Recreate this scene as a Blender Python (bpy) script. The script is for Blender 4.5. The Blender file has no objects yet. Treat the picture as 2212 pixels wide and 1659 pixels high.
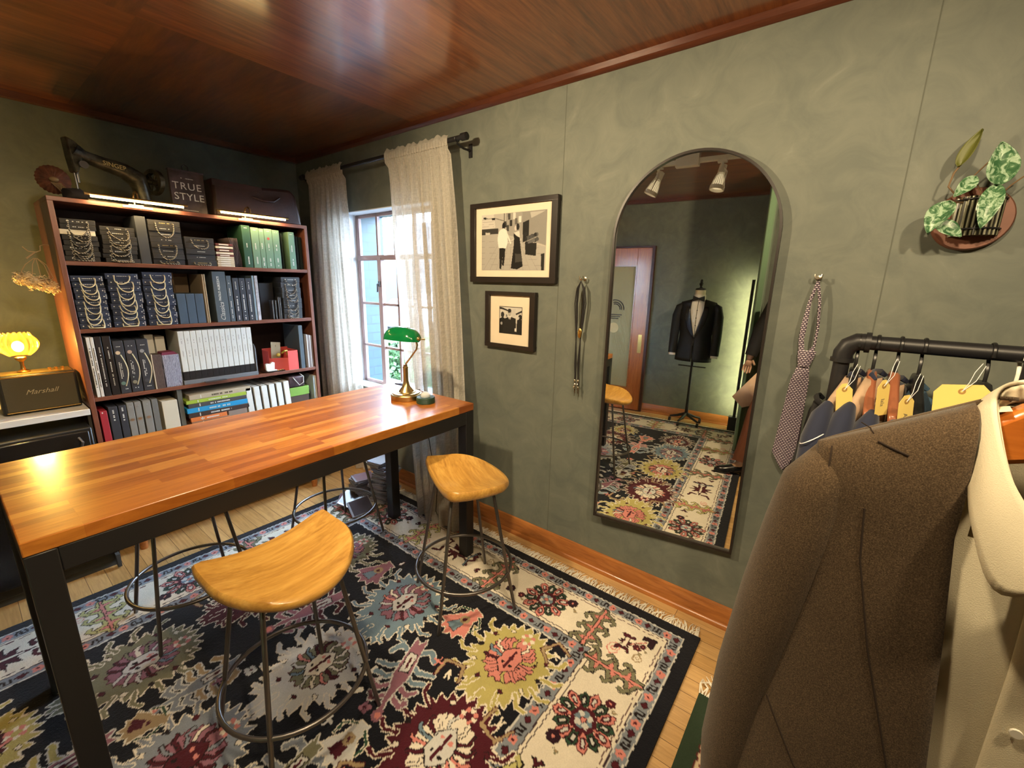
import bpy, bmesh, math, random
import numpy as np
from mathutils import Vector, Matrix
PI = math.pi
random.seed(7)
SC = bpy.context.scene
COL = SC.collection
# ------------------------------------------------------------------ camera, light, exposure
def make_camera():
    yaw, pit, rol = 0.9199, -0.2320, 0.0217
    cx, sx, cy, sy, cz, sz = math.cos(yaw), math.sin(yaw), math.cos(pit), math.sin(pit), math.cos(rol), math.sin(rol)
    fwd = Vector((cy*sx, cy*cx, sy)); right = Vector((cx, -sx, 0)); up = right.cross(fwd)
    r = right*cz + up*sz; u = -right*sz + up*cz
    cd = bpy.data.cameras.new('camera'); cam = bpy.data.objects.new('camera', cd); COL.objects.link(cam)
    m = Matrix((( r.x, u.x, -fwd.x, -1.92), (r.y, u.y, -fwd.y, -3.7133), (r.z, u.z, -fwd.z, 1.51), (0, 0, 0, 1)))
    cam.matrix_world = m
    cd.sensor_width = 36.0; cd.lens = 36.0*925.7/2212.0; cd.clip_start = 0.02; cd.clip_end = 200
    SC.camera = cam
make_camera()
vs = SC.view_settings
vs.view_transform = 'Standard'; vs.look = 'None'; vs.gamma = 1.0; vs.use_curve_mapping = False
vs.exposure = 0.25
SKY = 42.0; SUN = 7.0; SPOT = 2.4; TUBE = 22.0; BULB = 55.0; LED = 150.0
wd = bpy.data.worlds.new('daylight'); SC.world = wd; wd.use_nodes = True
bg = wd.node_tree.nodes['Background']; bg.inputs[0].default_value = (0.60, 0.79, 1.0, 1); bg.inputs[1].default_value = SKY
def lamp(name, kind, loc, energy, color, parent=None, target=None, size=0.05, spot=None, blend=0.5, label=None, cat=None):
    ld = bpy.data.lights.new(name, kind); ld.energy = energy; ld.color = color
    if kind == 'AREA': ld.shape = 'DISK'; ld.size = size
    elif kind != 'SUN': ld.shadow_soft_size = size
    else: ld.angle = 0.02
    if kind == 'SPOT': ld.spot_size = spot; ld.spot_blend = blend
    o = bpy.data.objects.new(name, ld); COL.objects.link(o); o.location = loc
    if target is not None:
        o.rotation_euler = (Vector(target)-Vector(loc)).to_track_quat('-Z', 'Y').to_euler()
    if parent is not None: o.parent = parent
    return o
lamp('sun', 'SUN', (6, -4, 8), SUN, (1, .96, .9), target=(9, 3, 0))
# ------------------------------------------------------------------ colours and materials
def S(h):
    h = h.lstrip('#'); v = [int(h[i:i+2], 16)/255 for i in (0, 2, 4)]
    return tuple(c/12.92 if c <= .04045 else ((c+.055)/1.055)**2.4 for c in v)
def c4(c): return (c[0], c[1], c[2], 1.0)
def new_mat(name):
    m = bpy.data.materials.new(name); m.use_nodes = True
    nt = m.node_tree; b = nt.nodes['Principled BSDF']
    return m, nt, b
def coords(nt, scale=(1, 1, 1), rot=(0, 0, 0), kind='Object'):
    tc = nt.nodes.new('ShaderNodeTexCoord'); mp = nt.nodes.new('ShaderNodeMapping')
    mp.inputs['Scale'].default_value = scale; mp.inputs['Rotation'].default_value = rot
    nt.links.new(tc.outputs[kind], mp.inputs[0]); return mp.outputs[0]
def noise(nt, vec, scale, detail=3, rough=.5, dist=0):
    n = nt.nodes.new('ShaderNodeTexNoise'); n.inputs['Scale'].default_value = scale
    n.inputs['Detail'].default_value = detail; n.inputs['Roughness'].default_value = rough; n.inputs['Distortion'].default_value = dist
    nt.links.new(vec, n.inputs['Vector']); return n.outputs['Fac']
def ramp(nt, fac, stops, interp='LINEAR'):
    r = nt.nodes.new('ShaderNodeValToRGB'); r.color_ramp.interpolation = interp; el = r.color_ramp.elements
    while len(el) < len(stops): el.new(.5)
    for e, (p, c) in zip(el, stops): e.position = p; e.color = c4(c)
    nt.links.new(fac, r.inputs[0]); return r.outputs[0]
def mixc(nt, fac, a, b, mode='MIX'):
    m = nt.nodes.new('ShaderNodeMix'); m.data_type = 'RGBA'; m.blend_type = mode
    for s, v in ((m.inputs[0], fac), (m.inputs[6], a), (m.inputs[7], b)):
        if isinstance(v, (float, int)): s.default_value = v
        elif isinstance(v, tuple): s.default_value = c4(v)
        else: nt.links.new(v, s)
    return m.outputs[2]
def bumpn(nt, b, h, strength=.3, dist=.01):
    n = nt.nodes.new('ShaderNodeBump'); n.inputs['Strength'].default_value = strength; n.inputs['Distance'].default_value = dist
    nt.links.new(h, n.inputs['Height']); nt.links.new(n.outputs[0], b.inputs['Normal'])
MC = {}
def mat(name, col, rough=.5, metal=0.0, var=.0, vscale=8, bump=0, bscale=60, spec=.5, emit=None, es=0, coat=0, stretch=(1, 1, 1), sheen=0, trans=0, alpha=1, ior=1.45):
    if name in MC: return MC[name]
    m, nt, b = new_mat(name)
    if isinstance(col, str): col = S(col)
    b.inputs['Base Color'].default_value = c4(col); b.inputs['Roughness'].default_value = rough
    b.inputs['Metallic'].default_value = metal; b.inputs['Specular IOR Level'].default_value = spec
    b.inputs['Coat Weight'].default_value = coat; b.inputs['Coat Roughness'].default_value = .15
    b.inputs['Sheen Weight'].default_value = sheen; b.inputs['Transmission Weight'].default_value = trans
    b.inputs['Alpha'].default_value = alpha; b.inputs['IOR'].default_value = ior
    if emit: b.inputs['Emission Color'].default_value = c4(emit); b.inputs['Emission Strength'].default_value = es
    v = coords(nt, stretch)
    if var <= 0: var = .04
    n = noise(nt, v, vscale, 4, .6)
    lo = tuple(c*(1-var) for c in col); hi = tuple(min(1, c*(1+var)) for c in col)
    nt.links.new(ramp(nt, n, [(.3, lo), (.7, hi)]), b.inputs['Base Color'])
    if bump: bumpn(nt, b, noise(nt, v, bscale, 3, .6), bump, .002)
    MC[name] = m; return m
def wood(name, c1, c2, c3, axis='X', scale=1.0, rough=.35, coat=0.0, dist=2.0):
    if name in MC: return MC[name]
    m, nt, b = new_mat(name)
    st = {'X': (1.2, 14, 14), 'Y': (14, 1.2, 14), 'Z': (14, 14, 1.2)}[axis]
    v = coords(nt, tuple(s*scale for s in st))
    n = noise(nt, v, 2.0, 5, .65, dist); n2 = noise(nt, v, 14, 3, .6, .3)
    c = ramp(nt, n, [(.28, c1), (.5, c2), (.72, c3)])
    c = mixc(nt, .35, c, ramp(nt, n2, [(.3, tuple(x*.6 for x in c2)), (.7, c3)]))
    nt.links.new(c, b.inputs['Base Color'])
    b.inputs['Roughness'].default_value = rough; b.inputs['Coat Weight'].default_value = coat; b.inputs['Coat Roughness'].default_value = .12
    bumpn(nt, b, n2, .08, .002)
    MC[name] = m; return m
# ------------------------------------------------------------------ mesh building
class MB:
    def __init__(s): s.v = []; s.f = []; s.m = []
    def add(s, vs_, fs, mi=0):
        k = len(s.v); s.v += [tuple(p) for p in vs_]; s.f += [tuple(i+k for i in f) for f in fs]; s.m += [mi]*len(fs); return s
    def box(s, x0, x1, y0, y1, z0, z1, mi=0):
        return s.add([(x, y, z) for z in (z0, z1) for y in (y0, y1) for x in (x0, x1)],
                     [(0, 2, 3, 1), (4, 5, 7, 6), (0, 1, 5, 4), (2, 6, 7, 3), (0, 4, 6, 2), (1, 3, 7, 5)], mi)
    def obox(s, c, ax, ay, az, mi=0):
        c, ax, ay, az = map(Vector, (c, ax, ay, az))
        return s.add([c+ax*i+ay*j+az*k for k in (-1, 1) for j in (-1, 1) for i in (-1, 1)],
                     [(0, 2, 3, 1), (4, 5, 7, 6), (0, 1, 5, 4), (2, 6, 7, 3), (0, 4, 6, 2), (1, 3, 7, 5)], mi)
    def tube(s, pts, r, n=10, closed=False, mi=0, flat=1.0, up=None):
        P = [Vector(p) for p in pts]; L = len(P); R = r if isinstance(r, (list, tuple)) else [r]*L
        T = []
        for i in range(L):
            a = P[(i-1) % L] if (closed or i > 0) else P[i]; b = P[(i+1) % L] if (closed or i < L-1) else P[i]
            t = (b-a); T.append(t.normalized() if t.length > 1e-9 else Vector((0, 0, 1)))
        u = Vector(up) if up else (Vector((0, 0, 1)) if abs(T[0].z) < .9 else Vector((1, 0, 0)))
        vs_ = []
        for i in range(L):
            t = T[i]; u = (u - t*u.dot(t))
            if u.length < 1e-6: u = t.orthogonal()
            u.normalize(); w = t.cross(u)
            for k in range(n):
                a = 2*PI*k/n; vs_.append(P[i] + u*math.cos(a)*R[i] + w*math.sin(a)*R[i]*flat)
        fs = []
        for i in range(L if closed else L-1):
            j = (i+1) % L
            for k in range(n): fs.append((i*n+k, i*n+(k+1) % n, j*n+(k+1) % n, j*n+k))
        if not closed: fs += [tuple(range(n))[::-1], tuple((L-1)*n+k for k in range(n))]
        return s.add(vs_, fs, mi)
    def cyl(s, a, b, r, n=16, r2=None, mi=0): return s.tube([a, b], [r, r if r2 is None else r2], n, mi=mi)
    def lathe(s, prof, c=(0, 0, 0), n=32, axis='Z', mi=0, cap=True):
        vs_ = []
        for r, z in prof:
            for k in range(n):
                a = 2*PI*k/n; p = (r*math.cos(a), r*math.sin(a), z)
                if axis == 'X': p = (p[2], p[0], p[1])
                if axis == 'Y': p = (p[0], p[2], p[1])
                vs_.append((p[0]+c[0], p[1]+c[1], p[2]+c[2]))
        fs = [(i*n+k, i*n+(k+1) % n, (i+1)*n+(k+1) % n, (i+1)*n+k) for i in range(len(prof)-1) for k in range(n)]
        if cap:
            fs.append(tuple(range(n))[::-1]); fs.append(tuple((len(prof)-1)*n+k for k in range(n)))
        return s.add(vs_, fs, mi)
    def grid(s, fn, nu, nv, mi=0, wrap=False):
        vs_ = [fn(i/(nu if wrap else nu-1), j/(nv-1)) for j in range(nv) for i in range(nu)]
        fs = [(j*nu+i, j*nu+(i+1) % nu, (j+1)*nu+(i+1) % nu, (j+1)*nu+i) for j in range(nv-1) for i in range(nu if wrap else nu-1)]
        return s.add(vs_, fs, mi)
    def prism(s, poly, fn, t0, t1, mi=0):
        n = len(poly); vs_ = [fn(p[0], p[1], t0) for p in poly]+[fn(p[0], p[1], t1) for p in poly]
        return s.add(vs_, [tuple(range(n))[::-1], tuple(range(n, 2*n))]+[(i, (i+1) % n, n+(i+1) % n, n+i) for i in range(n)], mi)
    def ell(s, c, r, n=16, m=10, mi=0):
        r = r if isinstance(r, (tuple, list)) else (r, r, r)
        vs_ = [(c[0]+r[0]*math.sin(PI*j/m)*math.cos(2*PI*i/n), c[1]+r[1]*math.sin(PI*j/m)*math.sin(2*PI*i/n), c[2]+r[2]*math.cos(PI*j/m)) for j in range(m+1) for i in range(n)]
        return s.add(vs_, [(j*n+i, (j+1)*n+i, (j+1)*n+(i+1) % n, j*n+(i+1) % n) for j in range(m) for i in range(n)], mi)
def finish(me, smooth=True, ang=38, recalc=True):
    if recalc:
        bm = bmesh.new(); bm.from_mesh(me); bmesh.ops.remove_doubles(bm, verts=bm.verts, dist=1e-6)
        bmesh.ops.recalc_face_normals(bm, faces=bm.faces); bm.to_mesh(me); bm.free()
    if smooth:
        me.shade_smooth(); me.set_sharp_from_angle(angle=math.radians(ang))
def obj(name, mb, mats, parent=None, world=False, bev=0, solid=0, sub=0, smooth=True, ang=38, origin=True):
    me = bpy.data.meshes.new(name)
    vs_ = mb.v; off = Vector((0, 0, 0))
    if parent is not None and world: off = parent_world(parent)
    if parent is None and origin:
        A = np.array(vs_); off = Vector((float((A[:, 0].min()+A[:, 0].max())/2), float((A[:, 1].min()+A[:, 1].max())/2), float(A[:, 2].min())))
    me.from_pydata([(p[0]-off.x, p[1]-off.y, p[2]-off.z) for p in vs_], [], mb.f)
    mats = mats if isinstance(mats, (list, tuple)) else [mats]
    for m in mats: me.materials.append(m)
    if len(mats) > 1: me.polygons.foreach_set('material_index', mb.m)
    finish(me, smooth, ang)
    o = bpy.data.objects.new(name, me); COL.objects.link(o)
    if parent is not None: o.parent = parent
    else: o.location = off
    if bev: md = o.modifiers.new('bevel', 'BEVEL'); md.width = bev; md.segments = 2; md.limit_method = 'ANGLE'; md.angle_limit = math.radians(40)
    if solid: md = o.modifiers.new('solid', 'SOLIDIFY'); md.thickness = solid; md.offset = 0
    if sub: md = o.modifiers.new('sub', 'SUBSURF'); md.levels = sub; md.render_levels = sub
    return o
def parent_world(p):
    v = Vector((0, 0, 0))
    while p is not None: v = v + p.location; p = p.parent
    return v
def thing(name, label, cat, loc=(0, 0, 0), rotz=0, group=None):
    o = bpy.data.objects.new(name, None); COL.objects.link(o); o.location = loc; o.rotation_euler = (0, 0, rotz); o.empty_display_size = .05
    o['label'] = label; o['category'] = cat
    if group: o['group'] = group
    return o
def tag(o, label, cat, group=None, kind=None):
    o['label'] = label; o['category'] = cat
    if group: o['group'] = group
    if kind: o['kind'] = kind
    return o
def struct(name, mb, m, **k):
    o = obj(name, mb, m, **k); o['kind'] = 'structure'; return o
def lay(o, label): o['label'] = label; return o
def copy_tree(o, parent=None):
    c = o.copy(); COL.objects.link(c)
    if parent is not None: c.parent = parent
    for ch in list(o.children): copy_tree(ch, c)
    return c
def dup(o, loc, rotz=None, label=None):
    c = copy_tree(o); c.location = loc
    if rotz is not None: c.rotation_euler = (0, 0, rotz)
    if label: c['label'] = label
    return c
def text_mb(s, size, fn, depth=.0006, align='CENTER', shear=0, spacing=1.0, bold=0):
    cu = bpy.data.curves.new('lettering', 'FONT'); cu.body = s; cu.size = size; cu.align_x = align; cu.align_y = 'CENTER'; cu.shear = shear
    cu.space_character = spacing; cu.extrude = depth; cu.resolution_u = 3; cu.offset = bold
    o = bpy.data.objects.new('lettering', cu); COL.objects.link(o)
    bpy.context.view_layer.update()
    me = bpy.data.meshes.new_from_object(o.evaluated_get(bpy.context.evaluated_depsgraph_get()))
    mb = MB(); mb.add([fn(*v.co) for v in me.vertices], [tuple(p.vertices) for p in me.polygons])
    bpy.data.objects.remove(o); bpy.data.curves.remove(cu); bpy.data.meshes.remove(me); return mb
# ------------------------------------------------------------------ pattern weaving: colours of a surface pattern per vertex
class Weave:
    def __init__(s, x0, x1, y0, y1, step, base, jitter=0):
        s.nx = int(round((x1-x0)/step))+1; s.ny = int(round((y1-y0)/step))+1
        s.x0, s.x1, s.y0, s.y1 = x0, x1, y0, y1; s.step = step
        gx, gy = np.meshgrid(np.linspace(x0, x1, s.nx), np.linspace(y0, y1, s.ny))
        s.gx, s.gy = gx.copy(), gy.copy()
        rs = np.random.RandomState(3)
        if jitter:
            k = 3; a = rs.rand(s.ny//k+2, s.nx//k+2)-.5; b = rs.rand(s.ny//k+2, s.nx//k+2)-.5
            gx = gx+np.kron(a, np.ones((k, k)))[:s.ny, :s.nx]*jitter; gy = gy+np.kron(b, np.ones((k, k)))[:s.ny, :s.nx]*jitter
        s.X, s.Y = gx, gy; s.c = np.empty((s.ny, s.nx, 3)); s.c[:] = base; s.rs = rs
    def win(s, a, b, c, d):
        i0 = max(0, int((a-s.x0)/s.step)-3); i1 = min(s.nx, int((b-s.x0)/s.step)+4); j0 = max(0, int((c-s.y0)/s.step)-3); j1 = min(s.ny, int((d-s.y0)/s.step)+4)
        return (slice(j0, max(j0, j1)), slice(i0, max(i0, i1)))
    def poly(s, P, col):
        P = np.array(P, float); w = s.win(P[:, 0].min(), P[:, 0].max(), P[:, 1].min(), P[:, 1].max()); X, Y = s.X[w], s.Y[w]
        if X.size == 0: return
        ins = np.zeros(X.shape, bool); n = len(P)
        for i in range(n):
            x1, y1 = P[i]; x2, y2 = P[(i+1) % n]
            if y1 == y2: continue
            ins ^= ((Y > min(y1, y2)) & (Y <= max(y1, y2)) & (X < (x2-x1)*(Y-y1)/(y2-y1)+x1))
        s.c[w][ins] = col
    def rect(s, a, b, c, d, col): s.poly([(a, c), (b, c), (b, d), (a, d)], col)
    def disc(s, cx, cy, r, col, ry=None):
        ry = ry or r; w = s.win(cx-r, cx+r, cy-ry, cy+ry); X, Y = s.X[w], s.Y[w]
        s.c[w][((X-cx)/r)**2+((Y-cy)/ry)**2 < 1] = col
    def line(s, P, wd_, col):
        for (a, b) in zip(P[:-1], P[1:]):
            w = s.win(min(a[0], b[0])-wd_, max(a[0], b[0])+wd_, min(a[1], b[1])-wd_, max(a[1], b[1])+wd_); X, Y = s.X[w], s.Y[w]
            if X.size == 0: continue
            dx, dy = b[0]-a[0], b[1]-a[1]; L = dx*dx+dy*dy+1e-12
            t = np.clip(((X-a[0])*dx+(Y-a[1])*dy)/L, 0, 1)
            s.c[w][(X-a[0]-t*dx)**2+(Y-a[1]-t*dy)**2 < (wd_/2)**2] = col
    def lo(s, P, wd_, col, oc, ow=.007): s.line(P, wd_+2*ow, oc); s.line(P, wd_, col)
    def po(s, P, col, oc, ow=.006): s.line(list(P)+[P[0]], ow*2, oc); s.poly(P, col)
    def mesh(s, name, fn, m, parent=None, thick=None):
        V = [fn(x, y) for x, y in zip(s.gx.ravel(), s.gy.ravel())]
        me = bpy.data.meshes.new(name); nv = s.nx*s.ny
        me.vertices.add(nv); me.vertices.foreach_set('co', np.array(V, np.float32).ravel())
        idx = np.arange(nv).reshape(s.ny, s.nx); q = np.stack([idx[:-1, :-1], idx[:-1, 1:], idx[1:, 1:], idx[1:, :-1]], -1).reshape(-1, 4)
        nf = len(q); me.loops.add(nf*4); me.loops.foreach_set('vertex_index', q.ravel().astype(np.int32))
        me.polygons.add(nf); me.polygons.foreach_set('loop_start', np.arange(0, nf*4, 4, dtype=np.int32))
        me.update(calc_edges=True); me.validate()
        at = me.color_attributes.new('pattern', 'FLOAT_COLOR', 'POINT')
        rgba = np.ones((nv, 4), np.float32); rgba[:, :3] = s.c.reshape(-1, 3); at.data.foreach_set('color', rgba.ravel())
        me.materials.append(m); o = bpy.data.objects.new(name, me); COL.objects.link(o)
        if parent is not None: o.parent = parent
        return o
def pattern_mat(name, rough=.9, sheen=.0, bump=0, var=.12, coat=0):
    m, nt, b = new_mat(name)
    a = nt.nodes.new('ShaderNodeVertexColor'); a.layer_name = 'pattern'
    v = coords(nt); n = noise(nt, v, 220, 2, .6); n1 = noise(nt, v, 9, 3, .6)
    k = ramp(nt, n, [(.3, (1-var,)*3), (.7, (1, 1, 1))]); k2 = ramp(nt, n1, [(.3, (1-var,)*3), (.7, (1, 1, 1))])
    nt.links.new(mixc(nt, 1.0, mixc(nt, 1.0, a.outputs[0], k, 'MULTIPLY'), k2, 'MULTIPLY'), b.inputs['Base Color'])
    b.inputs['Roughness'].default_value = rough; b.inputs['Sheen Weight'].default_value = sheen; b.inputs['Specular IOR Level'].default_value = .2 if not coat else .5
    b.inputs['Coat Weight'].default_value = coat; b.inputs['Coat Roughness'].default_value = .05
    if bump: bumpn(nt, b, n, bump, .004)
    return m
# ================================================================== THE ROOM
WALLC = (.155, .162, .128)
def wall_material():
    m, nt, b = new_mat('limewash olive plaster')
    v = coords(nt); n = noise(nt, v, 1.6, 5, .6, .6); n2 = noise(nt, v, 7, 6, .65, 1.0); n3 = noise(nt, v, 45, 3, .6)
    c = ramp(nt, n, [(.3, (.108, .126, .110)), (.7, (.165, .180, .146))])
    c = mixc(nt, .5, c, ramp(nt, n2, [(.35, (.098, .113, .100)), (.62, (.165, .178, .148)), (.80, (.25, .265, .23))]))
    nt.links.new(c, b.inputs['Base Color']); b.inputs['Roughness'].default_value = .62; b.inputs['Specular IOR Level'].default_value = .35
    bumpn(nt, b, mixc(nt, .3, n2, n3), .12, .004); return m
M_wall = wall_material()
H = 2.441
def oak_floor():
    m, nt, b = new_mat('oak strip floor')
    v = coords(nt, (1, 1, 1), (0, 0, 0))
    br = nt.nodes.new('ShaderNodeTexBrick'); br.offset = .37; br.inputs['Scale'].default_value = 1.0
    br.inputs['Brick Width'].default_value = 1.1; br.inputs['Row Height'].default_value = .075; br.inputs['Mortar Size'].default_value = .0012
    br.inputs['Color1'].default_value = (.46, .27, .10, 1); br.inputs['Color2'].default_value = (.60, .38, .165, 1); br.inputs['Mortar'].default_value = (.12, .06, .02, 1)
    rot = nt.nodes.new('ShaderNodeMapping'); rot.inputs['Rotation'].default_value = (0, 0, PI/2); nt.links.new(v, rot.inputs[0]); nt.links.new(rot.outputs[0], br.inputs['Vector'])
    v2 = coords(nt, (16, 1.2, 1)); n = noise(nt, v2, 3, 5, .65, 1.5)
    c = mixc(nt, .8, br.outputs[0], ramp(nt, n, [(.3, (.62, .58, .5)), (.6, (1, 1, 1))]), 'MULTIPLY')
    nt.links.new(c, b.inputs['Base Color']); b.inputs['Roughness'].default_value = .33; b.inputs['Coat Weight'].default_value = .15
    return m
M_floor = oak_floor()
m = MB(); m.box(-3.45, .14, -5.35, .15, -.06, 0); struct('floor', m, M_floor, smooth=False, origin=False)
def ceiling_mat():
    m, nt, b = new_mat('varnished mahogany panels')
    tc = nt.nodes.new('ShaderNodeTexCoord'); sp = nt.nodes.new('ShaderNodeSeparateXYZ'); nt.links.new(tc.outputs['Object'], sp.inputs[0])
    def step(out, thr):
        g = nt.nodes.new('ShaderNodeMath'); g.operation = 'GREATER_THAN'; nt.links.new(out, g.inputs[0]); g.inputs[1].default_value = thr; return g.outputs[0]
    fx, fy = step(sp.outputs[0], -1.31), step(sp.outputs[1], -1.46)
    def grain(st, k):
        v = coords(nt, st); n = noise(nt, v, 1.5, 7, .72, 1.3); n2 = noise(nt, v, 8, 4, .7, .4)
        c = ramp(nt, n, [(.32, tuple(q*k for q in (.085, .020, .005))), (.48, tuple(q*k for q in (.19, .052, .012))), (.70, tuple(q*k for q in (.33, .108, .025)))])
        return mixc(nt, .3, c, ramp(nt, n2, [(.38, tuple(q*k for q in (.07, .015, .004))), (.66, tuple(q*k for q in (.33, .105, .025)))]))
    A = grain((.65, 9, 1), 1.15); B = grain((8, .8, 1), .60); C = grain((7, .9, 1), .85); D = grain((.7, 8, 1), .9)  # panel tones paint in how each grain direction reflects the light
    c = mixc(nt, fx, mixc(nt, fy, C, D), mixc(nt, fy, A, B)); nt.links.new(c, b.inputs['Base Color'])
    b.inputs['Roughness'].default_value = .34; b.inputs['Specular IOR Level'].default_value = .4
    b.inputs['Coat Weight'].default_value = 1.0; b.inputs['Coat Roughness'].default_value = .15; b.inputs['Coat IOR'].default_value = 1.62
    bumpn(nt, b, noise(nt, coords(nt), 2.5, 2, .5), .05, .02); return m
M_ceil = ceiling_mat()
m = MB(); m.box(-3.45, .14, -5.35, .15, H, H+.06); struct('ceiling', m, M_ceil, smooth=False, origin=False)
# window hole in the right wall: y -1.66..-.60, z .68..2.0
WY0, WY1, WZ0, WZ1 = -1.60, -.62, .69, 1.99
m = MB(); m.box(0, .14, -5.35, WY0, 0, H); m.box(0, .14, WY1, .15, 0, H); m.box(0, .14, WY0, WY1, 0, WZ0); m.box(0, .14, WY0, WY1, WZ1, H)
struct('wall_right', m, M_wall, smooth=False, origin=False)
m = MB(); m.box(-3.45, 0, 0, .15, 0, H); struct('wall_back', m, M_wall, smooth=False, origin=False)
m = MB(); m.box(-3.45, -3.3, -5.35, 0, 0, H); struct('wall_left', m, M_wall, smooth=False, origin=False)
m = MB(); m.box(-3.3, 0, -5.35, -5.2, 0, H); struct('wall_front', m, M_wall, smooth=False, origin=False)
M_trimw = wood('varnished oak trim', (.20, .060, .014), (.36, .125, .03), (.48, .19, .05), 'Y', .8, .3, .3)
M_trimx = wood('varnished oak trim lengthwise', (.20, .060, .014), (.36, .125, .03), (.48, .19, .05), 'X', .8, .3, .3)
M_crown = wood('dark mahogany trim', (.045, .012, .006), (.085, .022, .009), (.12, .035, .014), 'Y', .8, .35)
M_crownx = wood('dark mahogany trim lengthwise', (.06, .016, .008), (.12, .035, .014), (.17, .05, .02), 'X', .8, .35)
def baseboard(name, prof, ax, a, b, M, base, sg):
    m = MB()
    if ax == 'Y': fn = lambda p, q, t: (base+sg*p, t, q)
    else: fn = lambda p, q, t: (t, base+sg*p, q)
    m.prism(prof, fn, a, b); return struct(name, m, M, origin=False)
BP = [(.0005, 0), (.026, 0), (.026, .008), (.021, .018), (.014, .022), (.014, .098), (.009, .105), (.0005, .107)]
baseboard('baseboard_right', BP, 'Y', -5.2, 0, M_trimw, 0, -1)
baseboard('baseboard_back', BP, 'X', -3.3, 0, M_trimx, 0, -1)
baseboard('baseboard_left', BP, 'Y', -5.2, -2.24, M_trimw, -3.3, 1)
baseboard('baseboard_front', BP, 'X', -3.3, 0, M_trimx, -5.2, 1)
CP = [(.0005, H), (.022, H), (.020, H-.022), (.008, H-.034), (.0005, H-.036)]
baseboard('trim_1', CP, 'Y', -5.2, 0, M_crown, 0, -1)
CP2 = [(.0005, H), (.045, H), (.045, H-.035), (.0005, H-.035)]
baseboard('trim_2', CP2, 'X', -3.3, 0, M_crownx, 0, -1)
baseboard('trim_3', CP2, 'Y', -5.2, 0, M_crown, -3.3, 1)
M_seam = mat('plaster seam', (.10, .11, .09), .8)
m = MB(); m.box(-.0012, .0005, -3.80, -3.797, .107, H-.036); struct('trim_4', m, M_seam, origin=False)
m = MB(); m.box(-.0008, .0005, -2.535, -2.532, .107, H-.036); struct('trim_5', m, M_seam, origin=False)
# ---- window
M_white = mat('white painted reveal', (.78, .82, .86), .5)
M_steel = mat('mauve brown window steel', (.26, .17, .16), .45)
m = MB()
e = .006
m.box(-.002, .14, WY1-e, WY1, WZ0, WZ1); m.box(-.002, .14, WY0, WY0+e, WZ0, WZ1); m.box(-.002, .14, WY0, WY1, WZ1-e, WZ1); m.box(-.012, .14, WY0, WY1, WZ0, WZ0+e)
win = bpy.data.objects.new('window_1', None); COL.objects.link(win); win.location = (.12, (WY0+WY1)/2, WZ0); win['kind'] = 'structure'
obj('window_reveal', m, M_white, win, world=True)
m = MB()
fy1, fy0, fz0, fz1 = -.645, -1.53, WZ0+.008, WZ1-.008
X0, X1 = .104, .128
m.box(X0, X1, fy1-.022, WY1-e, fz0, fz1); m.box(X0, X1, WY0+e, fy0+.022, fz0, fz1); m.box(X0, X1, fy0, fy1, fz1-.022, fz1); m.box(X0, X1, fy0, fy1, fz0, fz0+.022)
rows = [1.33, 1.0]
m.box(X0-.008, X1, fy0, fy1, 1.652, 1.688)
for z in rows: m.box(X0, X1, fy0, fy1, z-.009, z+.009)
m.box(X0, X1, -.897, -.879, 1.67, fz1); m.box(X0, X1, -1.31, -1.29, 1.67, fz1); m.box(X0, X1, -1.10, -1.08, 1.67, fz1)
m.box(X0-.012, X1, -.935, -.892, fz0, 1.67); m.box(X0-.012, X1, -1.33, -1.29, fz0, 1.67); m.box(X0, X1, -1.12, -1.10, fz0, 1.67)
obj('window_frame', m, M_steel, win, world=True, bev=.002)
m = MB(); m.box(.082, .093, -.925, -.905, 1.46, 1.50); m.tube([(.085, -.915, 1.48), (.070, -.915, 1.48), (.068, -.915, 1.42)], .006, 8); obj('window_latch', m, mat('iron latch', (.05, .04, .04), .4, .8), win, world=True)
m, nt, b = new_mat('window glass'); b.inputs['Alpha'].default_value = .06; b.inputs['Roughness'].default_value = .02; b.inputs['Base Color'].default_value = (.01, .012, .015, 1)
MC['glass'] = m
m = MB(); m.box(.115, .117, fy0+.01, fy1-.01, fz0+.01, fz1-.01); obj('window_pane', m, MC['glass'], win, world=True)
# ---- outside
def brick_mat():
    m, nt, b = new_mat('teal painted brick'); v = coords(nt, (1, 1, 1), (PI/2, 0, 0)); br = nt.nodes.new('ShaderNodeTexBrick'); br.inputs['Scale'].default_value = 1
    br.inputs['Brick Width'].default_value = .21; br.inputs['Row Height'].default_value = .072; br.inputs['Mortar Size'].default_value = .005
    br.inputs['Color1'].default_value = (.009, .032, .044, 1); br.inputs['Color2'].default_value = (.012, .040, .054, 1); br.inputs['Mortar'].default_value = (.006, .022, .030, 1)
    nt.links.new(v, br.inputs[0]); nt.links.new(br.outputs[0], b.inputs['Base Color']); bumpn(nt, b, br.outputs[1], -.4, .01); return m
M_brick = brick_mat()
m = MB(); m.box(.14, .36, WY1+.004, 1.2, -.2, 3.2); m.box(.14, .36, -6, WY0-.01, -.2, 3.2); m.box(.14, .36, WY0-.01, WY1+.004, WZ1+.01, 3.2); m.box(.14, .36, WY0-.01, WY1+.004, -.2, WZ0-.02)
struct('wall_outside', m, M_brick, smooth=False, origin=False)
m = MB(); m.box(.3, 60, -30, 70, -.7, -.6); struct('ground_outside', m, mat('pale asphalt', (.05, .055, .06), .9, var=.2), origin=False)
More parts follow.
